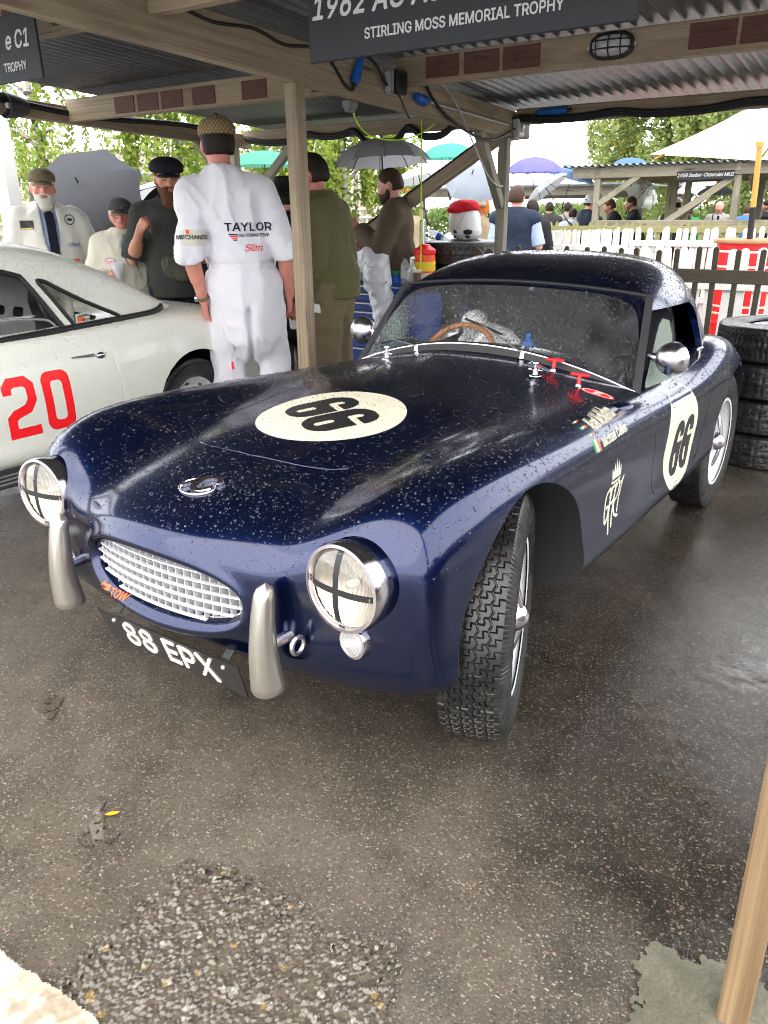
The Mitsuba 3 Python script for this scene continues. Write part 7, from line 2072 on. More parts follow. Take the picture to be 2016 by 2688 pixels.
pr = [('e', (cs, 2.50, 0.86), (0.16, 0.17, 0.11)), ('b', (cs - 0.06, 2.40, 0.93), (cs - 0.22, 2.30, 0.80), 0.085, 0.085), ('b', (cs - 0.22, 2.30, 0.80), (cs - 0.285, 2.16, 0.52), 0.085, 0.085), ('b', (cs - 0.285, 2.16, 0.52), (cs - 0.28, 2.11, 0.36), 0.085, 0.05),
      ('b', (cs, 2.62, 0.90), (cs - 0.05, 2.45, 0.96), 0.08, 0.10)]
def psf(p):
    q = p * 9
    w = 1 - np.abs(2 * meshkit.noise(q + 1.2 * meshkit.noise(p * 7)[:, None]) - 1)
    w2 = 1 - np.abs(2 * meshkit.noise(q * 2.3 + 5) - 1)
    return ev(pr, p, 0.05) - 0.040 * (w - 0.5) - 0.018 * (w2 - 0.5)
psm = mesh_sdf(psf, pr, 0.06, 0.011, 1)
cloth('m_plastic_sheet', (0.80, 0.80, 0.84), 0.45)
add(ps_, psm, 'm_plastic_sheet', True, SHED)
def onchest(s, l, m, name, label, cat_, b, sm=30):
    k = thing(name, label, cat_)
    add(k, m, b, sm, SHED @ shift(s, l, cz1))
    return k, SHED @ shift(s, l, cz1)
k, M_ = onchest(cs - 0.05, 2.13, lathe([(0.0, 0.0), (0.036, 0.0), (0.038, 0.01), (0.038, 0.13), (0.033, 0.155), (0.014, 0.185), (0.014, 0.20), (0.0, 0.20)], 22), 'spirit_bottle', 'clear plastic bottle with a black cap on the tool chest', 'bottle', 'm_pet')
part(k, 'cap', lathe([(0.0, 0.198), (0.016, 0.198), (0.016, 0.225), (0.0, 0.225)], 16), 'm_black', 30, M_)
part(k, 'label', lathe([(0.0385, 0.04), (0.039, 0.042), (0.039, 0.10), (0.0385, 0.102)], 22), 'm_offwhite', True, M_)
k, M_ = onchest(cs + 0.10, 2.03, lathe([(0.0, 0.0), (0.085, 0.0), (0.088, 0.02), (0.088, 0.20), (0.078, 0.235), (0.06, 0.24), (0.0, 0.24)], 24), 'wipes_tub', 'tall tub of wipes with orange label and red lid on the tool chest', 'tub', 'm_orange')
part(k, 'lid', lathe([(0.089, 0.225), (0.093, 0.235), (0.092, 0.262), (0.055, 0.285), (0.035, 0.305), (0.0, 0.308)], 24), 'm_red', 30, M_)
part(k, 'label', lathe([(0.0885, 0.095), (0.0893, 0.10), (0.0893, 0.165), (0.0885, 0.17)], 24), 'm_yellow', True, M_)
part(k, 'base_band', lathe([(0.0885, 0.01), (0.0893, 0.015), (0.0893, 0.075), (0.0885, 0.08)], 24), 'm_offwhite', True, M_)
k, M_ = onchest(cs - 0.10, 2.03, lathe([(0.0, 0.0), (0.030, 0.0), (0.030, 0.13), (0.013, 0.16), (0.013, 0.19), (0.0, 0.19)], 18), 'spray_bottle', 'clear spray bottle with a white trigger on the tool chest', 'bottle', 'm_pet')
part(k, 'trigger_head', cat([box(0.06, 0.018, 0.022, (0.0, 0, 0.205), 0.005), box(0.012, 0.014, 0.05, (-0.025, 0, 0.175), 0.003)]), 'm_white', False, M_)
k, M_ = onchest(cs - 0.13, 1.965, lathe([(0.0, 0.0), (0.032, 0.0), (0.034, 0.10), (0.0, 0.10)], 18), 'dark_jar', 'small jar of dark red liquid at the right end of the tool chest', 'jar', 'm_brown')
part(k, 'lid', lathe([(0.0, 0.10), (0.034, 0.10), (0.034, 0.118), (0.0, 0.118)], 18), 'm_offwhite', 30, M_)
k, M_ = onchest(cs - 0.02, 2.245, lathe([(0.0, 0.0), (0.05, 0.0), (0.052, 0.07), (0.0, 0.07)], 22), 'paste_tin', 'blue tin with a mint green lid on the tool chest', 'tin', 'm_bright_blue')
part(k, 'lid', lathe([(0.0, 0.07), (0.055, 0.07), (0.055, 0.09), (0.0, 0.092)], 22), 'm_green', 30, M_)
gg = thing('work_glove', 'brown work glove hanging over the edge of the tool chest', 'glove')
pr = hand_prims(np.array([0, 0, 0.02]), (0.1, 0, -1), (0, 1, 0), 1, 0.35, 1.15)
add(gg, mesh_sdf(lambda p: ev(pr, p, 0.004), pr, 0.02, 0.007, 1), 'm_brown', True, SHED @ shift(cs - 0.235, 2.56, cz1 - 0.01))
gb = thing('green_strap', 'bundle of green webbing strap on the tool chest', 'strap')
add(gb, cat([tube([(0.06 * math.cos(a) * (1 + .3 * j), 0.05 * math.sin(a * (1 + .2 * j)), 0.02 + 0.012 * j + 0.01 * math.sin(3 * a)) for a in np.linspace(0, 5.5, 30)], 0.009, 6) for j in range(1)]), 'm_green', True, SHED @ shift(cs - 0.12, 2.47, cz1))
al = thing('aluminium_pole', 'bright aluminium gazebo pole standing behind the tool chest', 'pole')
add(al, box(0.04, 0.04, 1.40, (4.28, 2.13, float(gz(4.28)) + 0.70), 0.006), 'm_aluminium', False, SHED)
yl = thing('fallen_leaf', 'small yellow leaf lying on the wet asphalt', 'leaf')
lv = sg.Polygon([(-0.017, 0), (-0.010, 0.005), (0.0, 0.007), (0.011, 0.0045), (0.017, 0.001), (0.011, -0.004), (0.0, -0.006), (-0.010, -0.004)])
lm_ = sheet_poly(lv, 0.004)
lv_ = lm_.vertices.copy()
lv_[:, 2] = 0.004 + 0.1 * np.abs(lv_[:, 1]) + 4.0 * lv_[:, 0] ** 2
cloth('m_leaf_yellow', (0.72, 0.36, 0.02), 0.5)
add(yl, TM(lv_, lm_.faces), 'm_leaf_yellow', True, shift(-0.651, 1.43, 0.030) @ rot(12, (0, 0, 1)))
part(yl, 'stalk', tube([(-0.017, 0, 0.005), (-0.028, -0.002, 0.003)], 0.0012, 5), 'm_brown', True, shift(-0.651, 1.43, 0.030) @ rot(12, (0, 0, 1)))
# ================================================================ BEHIND THE SHELTER
# ---- fences
def picket(w, h, t, point=0.04, rounded=False):
    if rounded:
        pl = sg.Polygon([(-w / 2, 0), (w / 2, 0), (w / 2, h - w * 0.5)] + [(w / 2 * math.cos(a), h - w * 0.5 + w / 2 * math.sin(a)) for a in np.linspace(0.2, PI - 0.2, 7)] + [(-w / 2, h - w * 0.5)])
    else:
        pl = sg.Polygon([(-w / 2, 0), (w / 2, 0), (w / 2, h - point), (w * .16, h), (-w * .16, h), (-w / 2, h - point)])
    m = prism(pl, t)
    return xf(m, mat((0, 1, 0), (0, 0, 1), (1, 0, 0)))       # faces +-s, width along l
def picket_fence(label, a, b, n, w, h0, h1, mtl, rails, point=0.04, rounded=False, seed=0, lean=1.2, rail_t=0.03, face=-1, group=None):
    k = thing('picket_fence', label, 'fence', group)
    a, b = np.array(a, float), np.array(b, float)
    r = np.random.default_rng(seed)
    yaw = math.atan2(b[1] - a[1], b[0] - a[0]) - PI / 2
    for i in range(n):
        t = i / (n - 1)
        q = a + (b - a) * t
        z0 = float(gz(q[0]))
        top = h0 + (h1 - h0) * t + r.normal(0, 0.006)
        m = picket(w * r.uniform(0.94, 1.05), top - z0, 0.018, point, rounded)
        part(k, 'picket', m, mtl, False, SHED @ shift(q[0], q[1], z0) @ rot(math.degrees(yaw), (0, 0, 1)) @ rot(r.normal(0, lean), (1, 0, 0)))
    for z, hh in rails:
        d = unit(np.array([b[0] - a[0], b[1] - a[1], 0]))
        nrm = np.array([-d[1], d[0], 0]) * 0.03 * face
        pa, pb = np.array([a[0], a[1], z + (h0 if z < 0.0 and False else 0)]) + nrm, np.array([b[0], b[1], z + (h1 - h0)]) + nrm
        m, uv = span_box(pa, pb, rail_t, hh)
        part(k, 'rail', m, mtl, False, SHED, uv=uv)
    return k
cloth('m_white_paint_wood', (0.78, 0.78, 0.76), 0.55)
picket_fence('brown picket fence across the back of the shelter beside the blue car', (4.52, 1.34), (4.52, -9.5), 78, 0.036, 1.055, 1.055, 'm_wood_brown', ((0.865, 0.095), (0.30, 0.08)), point=0.012, seed=1, face=-1)
picket_fence('weathered picket fence behind the tool chest left of the back post', (4.55, 4.15), (4.55, 1.50), 22, 0.105, 1.02, 1.02, 'm_wood_brown', ((0.80, 0.08), (0.25, 0.08)), seed=2)
picket_fence('near white picket fence with tall rounded pickets in front of the red drums', (6.75, 1.75), (6.45, -1.2), 22, 0.082, 0.955, 0.985, 'm_white_paint_wood', ((0.60, 0.08), (0.05, 0.08)), rounded=True, seed=3)
picket_fence('middle white picket fence running left to right in front of the far shelter', (8.05, 1.47), (8.35, -1.6), 36, 0.058, 1.10, 1.11, 'm_white_paint_wood', ((0.93, 0.07), (0.30, 0.07)), rounded=True, seed=4)
picket_fence('white picket fence running away to the left towards the purple umbrella', (8.05, 1.47), (11.2, 4.55), 44, 0.070, 1.095, 0.95, 'm_white_paint_wood', ((0.86, 0.09), (0.25, 0.07)), rounded=True, seed=5, face=1)
cloth('m_wood_lichen', (0.30, 0.28, 0.13), 0.8)
picket_fence('lichen-covered picket fence along the front of the far shelter', (11.8, 5.2), (11.8, -7.6), 92, 0.055, 1.10, 1.10, 'm_wood_lichen', ((0.98, 0.10), (0.45, 0.08)), seed=6, lean=2.5)
# trellis at the left
tr_ = thing('trellis_fence', 'tall cream square trellis fence at the far left behind the umbrellas', 'fence')
A, B = np.array([6.3, 12.3]), np.array([13.6, 8.4])
d = unit(B - A)
L = np.linalg.norm(B - A)
yaw = math.degrees(math.atan2(d[1], d[0]))
TMx = SHED @ shift(A[0], A[1], float(gz(10.0))) @ rot(yaw, (0, 0, 1))
part(tr_, 'backing_panel', box(L, 0.02, 2.66, (L / 2, 0.05, 1.33)), 'm_cream', False, TMx)
for i in range(int(L / 0.17)):
    part(tr_, 'slat', box(0.042, 0.022, 2.66, (i * 0.17 + 0.02, 0.0, 1.33)), 'm_offwhite', False, TMx)
for j in range(16):
    part(tr_, 'slat', box(L, 0.022, 0.042, (L / 2, -0.023, 0.06 + j * 0.17)), 'm_offwhite', False, TMx)
for i in range(5):
    part(tr_, 'post', box(0.09, 0.09, 2.74, (i * 1.95 + 0.05, -0.02, 1.37)), 'm_offwhite', False, TMx)

# ---- the far shelter
fs = thing('far_shelter', 'second timber shelter with corrugated roof beyond the white fences', 'shelter')
z0 = float(gz(12.2))
FP = lambda name, a, b, w, h, m='m_wood_grey', up=(0, 0, 1): plank(fs, name, a, b, w, h, m, up, 0.005, None, SHED)
for l in (3.32, 1.10, -1.12, -3.34, -5.56, -7.78):
    FP('post', (12.2, l, z0), (12.2, l, 1.84), 0.10, 0.10, 'm_wood_grey', (1, 0, 0))
    FP('post', (15.2, l + 0.1, z0), (15.2, l + 0.1, 1.80), 0.10, 0.10, 'm_wood_grey', (1, 0, 0))
    FP('rafter', (12.1, l, 1.90), (15.4, l + 0.1, 1.86), 0.07, 0.14, 'm_wood_grey')
FP('fascia_beam', (12.15, 3.75, 1.855), (12.15, -8.0, 1.855), 0.07, 0.16)
FP('cross_beam', (13.6, 3.75, 1.84), (13.6, -8.0, 1.84), 0.07, 0.14, 'm_wood_grey')
FP('cross_beam', (15.2, 3.75, 1.82), (15.2, -8.0, 1.82), 0.07, 0.14, 'm_wood_grey')
FP('brace', (12.16, 3.28, 1.36), (12.16, 2.62, 1.80), 0.06, 0.09)
FP('brace', (12.18, 2.15, 1.06), (12.18, 1.14, 1.76), 0.06, 0.10)
FP('brace', (13.6, 2.30, 1.10), (13.6, 1.5, 1.78), 0.06, 0.10, 'm_wood_grey')
FP('brace', (12.3, 0.95, 1.76), (12.9, 0.95, 1.50), 0.05, 0.07, 'm_wood_grey')
FP('rail', (12.12, 3.3, 1.065), (12.12, -8.0, 1.065), 0.05, 0.10)
for l in (2.45, 2.18):
    FP('post', (13.7, l, z0), (13.7, l, 1.80), 0.16 if l > 2.3 else 0.09, 0.12, 'm_wood_grey' if l > 2.3 else 'm_wood_grey', (1, 0, 0))
ll = np.arange(-8.3, 3.95, 0.115 / 6)
for j in range(13):
    q = ll[(ll >= -8.3 + j * 0.944) & (ll <= -8.3 + (j + 1) * 0.944 + 0.05)]
    Aq, Bq = np.meshgrid(np.linspace(11.95, 15.8, 3), q, indexing='ij')
    top = np.stack([Aq, Bq, 1.965 - 0.03 * (Aq - 12) + 0.016 * np.sin(Bq / 0.115 * 2 * PI) + 0.002 * (j % 2)], -1)
    part(fs, 'roof_sheet', gridmesh(top), 'm_galv', True, SHED)
k = thing('name_sign', 'dark name board hanging on the far shelter', 'sign')
sc2 = np.array([12.10, 1.58, 1.775])
add(k, flat(box(0.86, 0.125, 0.012, (0, 0, -0.006)), sc2, (0, -1, 0), (0, 0, 1)), 'm_sign', False, SHED)
part(k, 'lettering', flat(text('1958 Sadler-Chevrolet MkII', 0.050, 0.002, True, 0.2, 0.9), sc2 + np.array([0, 0, -0.02]), (0, -1, 0), (0, 0, 1)), 'm_sign_text', False, SHED)
# another shelter further left, seen between the umbrellas
fs2 = thing('far_shelter', 'third low shelter roof seen between the umbrellas left of the far shelter', 'shelter')
for a, b, w, h in (((16.5, 9.5, 1.66), (16.5, 4.4, 1.66), .08, .18), ((19.2, 9.5, 1.6), (19.2, 4.4, 1.6), .08, .16)):
    plank(fs2, 'cross_beam', a, b, w, h, 'm_wood_grey', M=SHED)
for l in (9.3, 7.0, 4.6):
    plank(fs2, 'post', (16.5, l, float(gz(16.5))), (16.5, l, 1.60), 0.1, 0.1, 'm_wood_grey', (1, 0, 0), M=SHED)
part(fs2, 'roof_sheet', box(4.0, 5.6, 0.03, (18.2, 6.9, 1.79)), 'm_galv', False, SHED)

# ---- red drums, wooden pole and the white parasols
def drum(label, s, l, top):
    g = float(gz(s))
    h = top - g
    k = thing('drum_table', label, 'drum table', 'red drum tables')
    R = 0.33
    prof = [(0.0, 0.0), (R, 0.0), (R, 0.02)]
    for z in (0.33, 0.66):
        prof += [(R, h * z - 0.03), (R + 0.014, h * z), (R, h * z + 0.03)]
    prof += [(R, h - 0.05), (R + 0.004, h - 0.045), (R + 0.004, h - 0.035), (0.0, h - 0.035)]
    M = SHED @ shift(s, l, g)
    add(k, lathe(prof, 40), 'm_red', 30, M)
    for z in (0.90, 0.78, 0.46, 0.40, 0.12):
        part(k, 'white_band', lathe([(R + 0.001, h * z), (R + 0.003, h * z + 0.004), (R + 0.003, h * z + 0.018), (R + 0.001, h * z + 0.022)], 40), 'm_offwhite', True, M)
    part(k, 'table_top', lathe([(0.0, h - 0.034), (R + 0.035, h - 0.034), (R + 0.04, h - 0.02), (R + 0.035, h), (0.0, h)], 40), 'm_wood_varnish2', 30, M)
col('m_wood_varnish2', (0.26, 0.13, 0.06), 0.35)
drum('red drum with white bands and a wooden top, nearer of two, with a pole behind', 7.35, 0.02, 1.015)
drum('red drum with white bands, further of two at the right edge', 9.3, -0.40, 1.09)
wp = thing('wooden_pole', 'varnished wooden pole with black foot leaning up from the red drum', 'pole')
p0, p1 = np.array([7.35, 0.045, 1.015]), np.array([7.25, 0.065, 1.865])
pm_ = p0 + (p1 - p0) * 0.36
add(wp, tube([pm_, p1], 0.027, 12), 'm_pole_wood', 40, SHED)
col('m_pole_wood', (0.52, 0.25, 0.06), 0.4)
part(wp, 'black_foot', tube([p0, pm_], 0.030, 12), 'm_black', 40, SHED)
part(wp, 'cap', tube([p1, p1 + unit(p1 - p0) * 0.05], 0.040, 12), 'm_pole_wood', 40, SHED)
pa = thing('parasol', 'huge square white parasol at the right behind the wooden pole', 'parasol')
c4 = [np.array(q) for q in ((8.30, 1.41, 1.90), (7.55, -1.1, 1.90), (10.0, -1.85, 1.90), (10.75, 0.66, 1.90))]
cen = sum(c4) / 4
apex = cen + np.array([0, 0, 0.95])
scene['m_canopy_white'] = {'type': 'principledthin', 'base_color': {'type': 'rgb', 'value': [0.86, 0.86, 0.85]}, 'roughness': 0.7, 'diff_trans': 0.9}
for i in range(4):
    a, b = c4[i], c4[(i + 1) % 4]
    u, v = np.meshgrid(np.linspace(0, 1, 12), np.linspace(0, 1, 10), indexing='ij')
    P = (a + (b - a) * u[..., None]) * (1 - v[..., None]) + apex * v[..., None]
    P[..., 2] -= 0.06 * np.sin(PI * u) * (1 - v) * 0 + 0.10 * np.sin(PI * v) * (1 - 0.3 * np.abs(2 * u - 1))
    part(pa, 'panel', gridmesh(P), 'm_canopy_white', True, SHED)
    part(pa, 'rib', tube([a * 0.97 + cen * 0.03 + [0, 0, -0.05], apex + [0, 0, -0.12]], 0.012, 8), 'm_pole_wood', True, SHED)
part(pa, 'pole', tube([(cen[0], cen[1], float(gz(9))), apex], 0.03, 12), 'm_pole_wood', 40, SHED)

# ---- umbrellas
def umbrella(label, apex, R, colours, depth=None, ribs=8, tilt=(0, 0), handle=0.62, spin=0.0, mtl='thin', tip=True, under=None, dome=0.30, logo=None):
    """apex (s, l, z); tilt = (degrees, azimuth in degrees in the s-l plane towards which the top leans)"""
    k = thing('umbrella', label, 'umbrella')
    ax = (-math.sin(math.radians(tilt[1])), math.cos(math.radians(tilt[1])), 0)
    M = SHED @ shift(*apex) @ rot(tilt[0], ax) @ rot(spin, (0, 0, 1))
    H = R * dome * 2 * 0.62
    for i in range(ribs):
        a0, a1 = 2 * PI * i / ribs, 2 * PI * (i + 1) / ribs
        u, v = np.meshgrid(np.linspace(0, 1, 7), np.linspace(0.0, 1, 9), indexing='ij')
        an = a0 + (a1 - a0) * u
        edge = 1 - 0.075 * np.sin(PI * u) * v ** 1.5                    # scalloped between the ribs
        r = R * v * edge * (np.cos((a1 - a0) / 2) / np.cos(an - (a0 + a1) / 2) * 0.5 + 0.5)
        z = -H * (1 - np.sqrt(np.clip(1 - (v * 0.93) ** 2, 0, 1))) / (1 - math.sqrt(1 - 0.93 ** 2)) + 0.018 * R * np.sin(PI * u) * v
        part(k, 'panel', gridmesh(np.stack([r * np.cos(an), r * np.sin(an), z], -1)), colours[i % len(colours)], True, M)
        v1 = np.linspace(0.02, 1, 9)
        zr_ = -H * (1 - np.sqrt(np.clip(1 - (v1 * 0.93) ** 2, 0, 1))) / (1 - math.sqrt(1 - 0.93 ** 2)) - 0.006
        part(k, 'rib', tube(np.stack([R * v1 * math.cos(a0), R * v1 * math.sin(a0), zr_], -1), 0.004, 5), 'm_black', True, M)
    part(k, 'shaft', tube([(0, 0, 0.06 if tip else 0.0), (0, 0, -handle)], 0.007, 8), 'm_black', True, M)
    part(k, 'handle', tube(smooth_path([(0, 0, -handle), (0, 0, -handle - 0.09), (0.03, 0, -handle - 0.125), (0.06, 0, -handle - 0.09)], 14), 0.012, 8), 'm_black', True, M)
    if logo:
        u = np.linspace(-0.5, 0.5, 9)
        s_, colr, az, v0, hgt = logo
        tm = text(s_, hgt, 0.0008, True) if s_ != 'mark' else shapely.union_all([sg.Point(0.02, 0.012).buffer(0.013), sg.Point(0.048, 0.016).buffer(0.011), sg.LineString([(-0.06, -0.012), (-0.035, -0.004), (0.0, 0.004)]).buffer(0.004)])
        ref_ = cat([TM(mikit_mesh[0], mikit_mesh[1]) for mikit_mesh in [meshkit.WRITTEN[scene[q]['filename']] for q in scene if q.startswith(k + '__panel')]])
        rt = trimesh.Trimesh(ref_.vertices, ref_.faces)
        az_ = math.radians(az)
        o = np.array([R * v0 * math.cos(az_), R * v0 * math.sin(az_), 0.0])
        part(k, 'logo', drape(tm, o + np.array([0.3 * math.cos(az_), 0.3 * math.sin(az_), -H * .4]), (-math.sin(az_), math.cos(az_), 0), (0, 0, 1), rt, 0.004, 0.02, 0.5), colr, True, M)
        if s_ != 'mark':
            w_ = 0.175
            fr = rounded_rect(w_ + 0.03, hgt + 0.028, 0.006).difference(rounded_rect(w_ + 0.022, hgt + 0.020, 0.004))
            part(k, 'logo_frame', drape(shapely.affinity.translate(fr, 0, hgt / 2), o + np.array([0.3 * math.cos(az_), 0.3 * math.sin(az_), -H * .4]), (-math.sin(az_), math.cos(az_), 0), (0, 0, 1), rt, 0.004, 0.02, 0.5), colr, True, M)
    return k, M
def ucol(name, rgb, tr=0.35, rough=0.45):
    rgb = [0.75 * x for x in rgb]
    scene[name] = {'type': 'principledthin', 'base_color': {'type': 'rgb', 'value': list(rgb)}, 'roughness': rough, 'diff_trans': tr}
    return name
ucol('u_grey', (0.40, 0.41, 0.43), 0.7)
ucol('u_dark', (0.080, 0.085, 0.095), 0.12, 0.35)
ucol('u_light', (0.62, 0.63, 0.65), 0.8)
ucol('u_teal', (0.14, 0.56, 0.44), 0.9)
ucol('u_mint', (0.16, 0.52, 0.38), 0.9)
ucol('u_red', (0.75, 0.02, 0.05), 0.8)
ucol('u_purple', (0.24, 0.23, 0.60), 0.7)
ucol('u_blue', (0.16, 0.28, 0.55), 0.8)
ucol('u_white', (0.82, 0.82, 0.82), 0.9)
ucol('u_black', (0.02, 0.02, 0.022), 0.1)
ucol('u_bluegrey', (0.36, 0.41, 0.48), 0.8)
ucol('u_orange', (0.75, 0.22, 0.05), 0.8)
ucol('u_maroon', (0.35, 0.03, 0.06), 0.6)
scene['u_clear'] = {'type': 'principledthin', 'base_color': {'type': 'rgb', 'value': [0.9, 0.92, 0.93]}, 'roughness': 0.15, 'spec_trans': 0.75, 'diff_trans': 0.8}
umbrella('large dark grey wet umbrella tilted towards the camera behind the white-bearded man', (3.10, 5.03, 1.60), 0.56, ['u_dark'], tilt=(52, 215), spin=20, handle=0.7)
umbrella('grey umbrella between the white-bearded man and the red-bearded man, further back', (7.15, 9.0, 1.90), 0.44, ['u_bluegrey'], handle=0.6, dome=0.34)
umbrella('pale grey and black umbrella partly hidden behind the red-bearded man', (5.0, 6.10, 1.62), 0.42, ['u_light', 'u_black'], tilt=(20, 60), handle=0.6)
umbrella('mint green umbrella half hidden behind the middle post', (6.7, 5.95, 2.06), 0.50, ['u_mint'], handle=0.62)
umbrella('grey ribbed umbrella held by the man in the brown coat', (4.42, 2.63, 1.905), 0.43, ['u_grey'], ribs=10, handle=0.56, dome=0.36, tilt=(5, 60))
umbrella('teal green umbrella right of the grey one, against the white sky', (9.0, 4.45, 2.20), 0.44, ['u_teal'], handle=0.62, dome=0.38, logo=('mark', 'm_dark_grey', 205, 0.62, 0.05))
umbrella('pale grey translucent umbrella left of the long brace', (7.25, 3.95, 1.80), 0.36, ['u_light'], tilt=(14, 90), handle=0.55)
umbrella('small bright red umbrella beyond the long brace', (13.2, 7.6, 1.85), 0.32, ['u_red'], tilt=(25, 150), handle=0.5)
umbrella('blue grey umbrella tilted right behind the long brace', (7.3, 3.22, 1.72), 0.36, ['u_bluegrey'], tilt=(48, 230), handle=0.55)
umbrella('purple blue umbrella with a white logo, right of the back post', (10.6, 3.82, 2.06), 0.46, ['u_purple'], ribs=10, handle=0.66, dome=0.40, logo=('ROMANS & Co', 'm_white', 200, 0.50, 0.026))
umbrella('mid blue umbrella partly behind the far shelter', (13.0, 4.05, 2.02), 0.44, ['u_blue'], tilt=(14, 300), handle=0.62, dome=0.40)
umbrella('grey umbrella tilted low behind the man in the navy gilet', (9.5, 3.22, 1.66), 0.36, ['u_grey'], tilt=(38, 100), handle=0.6)
umbrella('multicoloured striped umbrella low behind the back post', (8.1, 3.40, 1.58), 0.34, ['u_orange', 'u_white', 'u_maroon', 'u_purple', 'u_white', 'u_orange'], ribs=12, tilt=(40, 200), handle=0.5)
umbrella('clear plastic dome umbrella under the far shelter', (14.6, 3.12, 1.70), 0.36, ['u_clear'], tilt=(48, 330), handle=0.6, dome=0.62)
umbrella('white and black panelled umbrella under the far shelter', (18.6, 3.22, 1.80), 0.42, ['u_white', 'u_white', 'u_black', 'u_white'], handle=0.6, dome=0.42)
umbrella('black umbrella over the man in the grey blazer', (17.7, 2.50, 1.72), 0.42, ['u_black'], handle=0.6, dome=0.36)
umbrella('white, red and purple golf umbrella at the back of the far shelter', (21.0, 3.5, 2.02), 0.62, ['u_white', 'u_red', 'u_purple', 'u_white'], handle=0.7)
umbrella('blue umbrella showing just above the roof of the far shelter', (15.8, 3.9, 2.26), 0.40, ['u_blue'], handle=0.6)

# ---- people in the background
def bg(label, pos, face, h, top, legs, hair='m_hair_brown', hat=None, armR=None, armL=None, skin='pale', hem=0.85, sleeve=0.95, build=1.0, step=0.022, female=False, pitch=0.05, yaw=0.0, lean=0.0, belly=0.03, sel=None, hr=None, hl=None, infl=0.03):
    f = Fig(label, pos, face, h, build, belly, female, armR=armR, armL=armL, handR=hr, handL=hl, skin=skin, step=step, head_pitch=pitch, head_yaw=yaw, lean=lean)
    f.skin_mesh()
    if hair: f.hair(hair, 'bob' if female else 'short')
    tk, tt = f.top('jacket', top, infl, hem, sleeve, 0.010, seed=float(pos[0]), f=8.0, step=step)
    f.trousers(legs)
    if hat: f.flat_cap(hat)
    f.shoes()
    return f, tk, tt
away = lambda pos: look_at_cam(pos) + PI
hold = ((0.24, 0.10, 1.15), (0.10, 0.32, 1.22))
P5 = (4.28, 2.40)
f, tk, tt = bg('man in brown coat in profile under a grey umbrella, looking at his phone', P5, 1.35, 1.80, 'm_coat_brown', 'm_navy', 'm_hair_brown', armL=((0.25, 0.08, 1.13), (0.06, 0.31, 1.30)), armR=((0.25, 0.06, 1.12), (0.06, 0.36, 1.16)),
               hem=0.62, step=0.011, pitch=0.28, hl=dict(d=(-0.1, 0.5, 0.6), n=(0.8, 0.5, -0.2), curl=1.1), hr=dict(d=(-0.3, 0.7, 0.3), n=(0.2, -0.3, 1), curl=0.5))
f.beard('m_hair_brown', 0.015)
collar(f, 'm_black_cloth', 0.078, 0.06, tk)
ph = thing('mobile_phone', 'black mobile phone in the hand of the man in the brown coat', 'phone')
add(ph, xf(box(0.075, 0.15, 0.009, b=0.003), f.M @ shift(*(f.joint[1][2] + np.array([-0.03, 0.10, 0.065]))) @ rot(25, (1, 0, 0))), 'm_black_gloss')
P = (6.9, 2.45)
f, tk, tt = bg('man in navy gilet and pale blue shirt seen from behind near the back post', P, away(P) - 0.25, 1.76, 'm_shirt_blue', 'm_navy', 'm_hair_brown', armR=((0.27, 0.02, 1.12), (0.18, 0.22, 1.10)), step=0.013, sleeve=0.48, build=1.15, belly=0.05, infl=0.018)
f.top('gilet', 'm_navy_vest', 0.040, 0.80, 0.06, 0.006, seed=2.0, step=0.013, f=20.0)
P = (8.8, 3.05)
bg('person in dark clothes with a backpack under the low grey umbrella', P, away(P) + 0.3, 1.66, 'm_black_cloth', 'm_navy', 'm_hair_dark')
bp = thing('backpack', 'dark backpack on the person beside the man in the navy gilet', 'backpack')
pr = [('e', (8.62, 2.98, 1.02), (0.10, 0.16, 0.22))]
add(bp, mesh_sdf(lambda p: ev(pr, p, 0.02), pr, 0.02, 0.02, 1), 'm_dark_grey', True, SHED)
P = (8.0, 3.42)
bg('person in hooded beige raincoat behind the back post', P, away(P) + 0.2, 1.64, 'm_beige', 'm_khaki', None, hat='m_beige', hem=0.55)
P = (7.1, 4.05)
bg('person in beige raincoat beyond the long brace, left of the helmet', P, away(P) - 0.4, 1.70, 'm_beige', 'm_khaki', 'm_hair_white', hem=0.55, step=0.015)
P = (7.2, 8.85)
bg('man under the grey umbrella behind the red-bearded man', P, look_at_cam(P) + 0.5, 1.74, 'm_black_cloth', 'm_navy', 'm_hair_brown', armR=hold)
P = (4.9, 5.95)
bg('person in black jacket with a badge beside the red-bearded man', P, look_at_cam(P) + 0.8, 1.62, 'm_charcoal', 'm_navy', 'm_hair_dark', armR=((0.25, 0.1, 1.15), (0.14, 0.3, 1.28)))
P = (13.0, 3.75)
f, tk, tt = bg('man in navy jacket with striped sleeve and pale bucket hat by the far shelter', P, 4.9, 1.82, 'm_navy_vest', 'm_light_grey', 'm_hair_brown', armR=hold, armL=((0.24, 0.1, 1.12), (0.10, 0.30, 1.10)), pitch=0.3, build=1.1)
f.put('bucket_hat', lathe([(0.20, -0.035), (0.145, 0.0), (0.105, 0.01), (0.10, 0.09), (0.07, 0.105), (0.0, 0.108)], 24), 'm_light_grey', True) if False else \
    f.put('bucket_hat', xf(lathe([(0.185, -0.040), (0.190, -0.036), (0.110, 0.012), (0.100, 0.085), (0.07, 0.105), (0.0, 0.108)], 24), shift(*f.H(0, 0, 0.125))), 'm_light_grey', True)
for q, b in ((1.24, 'm_white'), (1.22, 'm_red'), (1.20, 'm_bright_blue')):
    f.put('sleeve_stripe', ring(f.V(-0.215, 0.03, q), (0.1, 0.3, 1), 0.082, 0.011, 8), b, True, tk)
P = (14.3, 3.55)
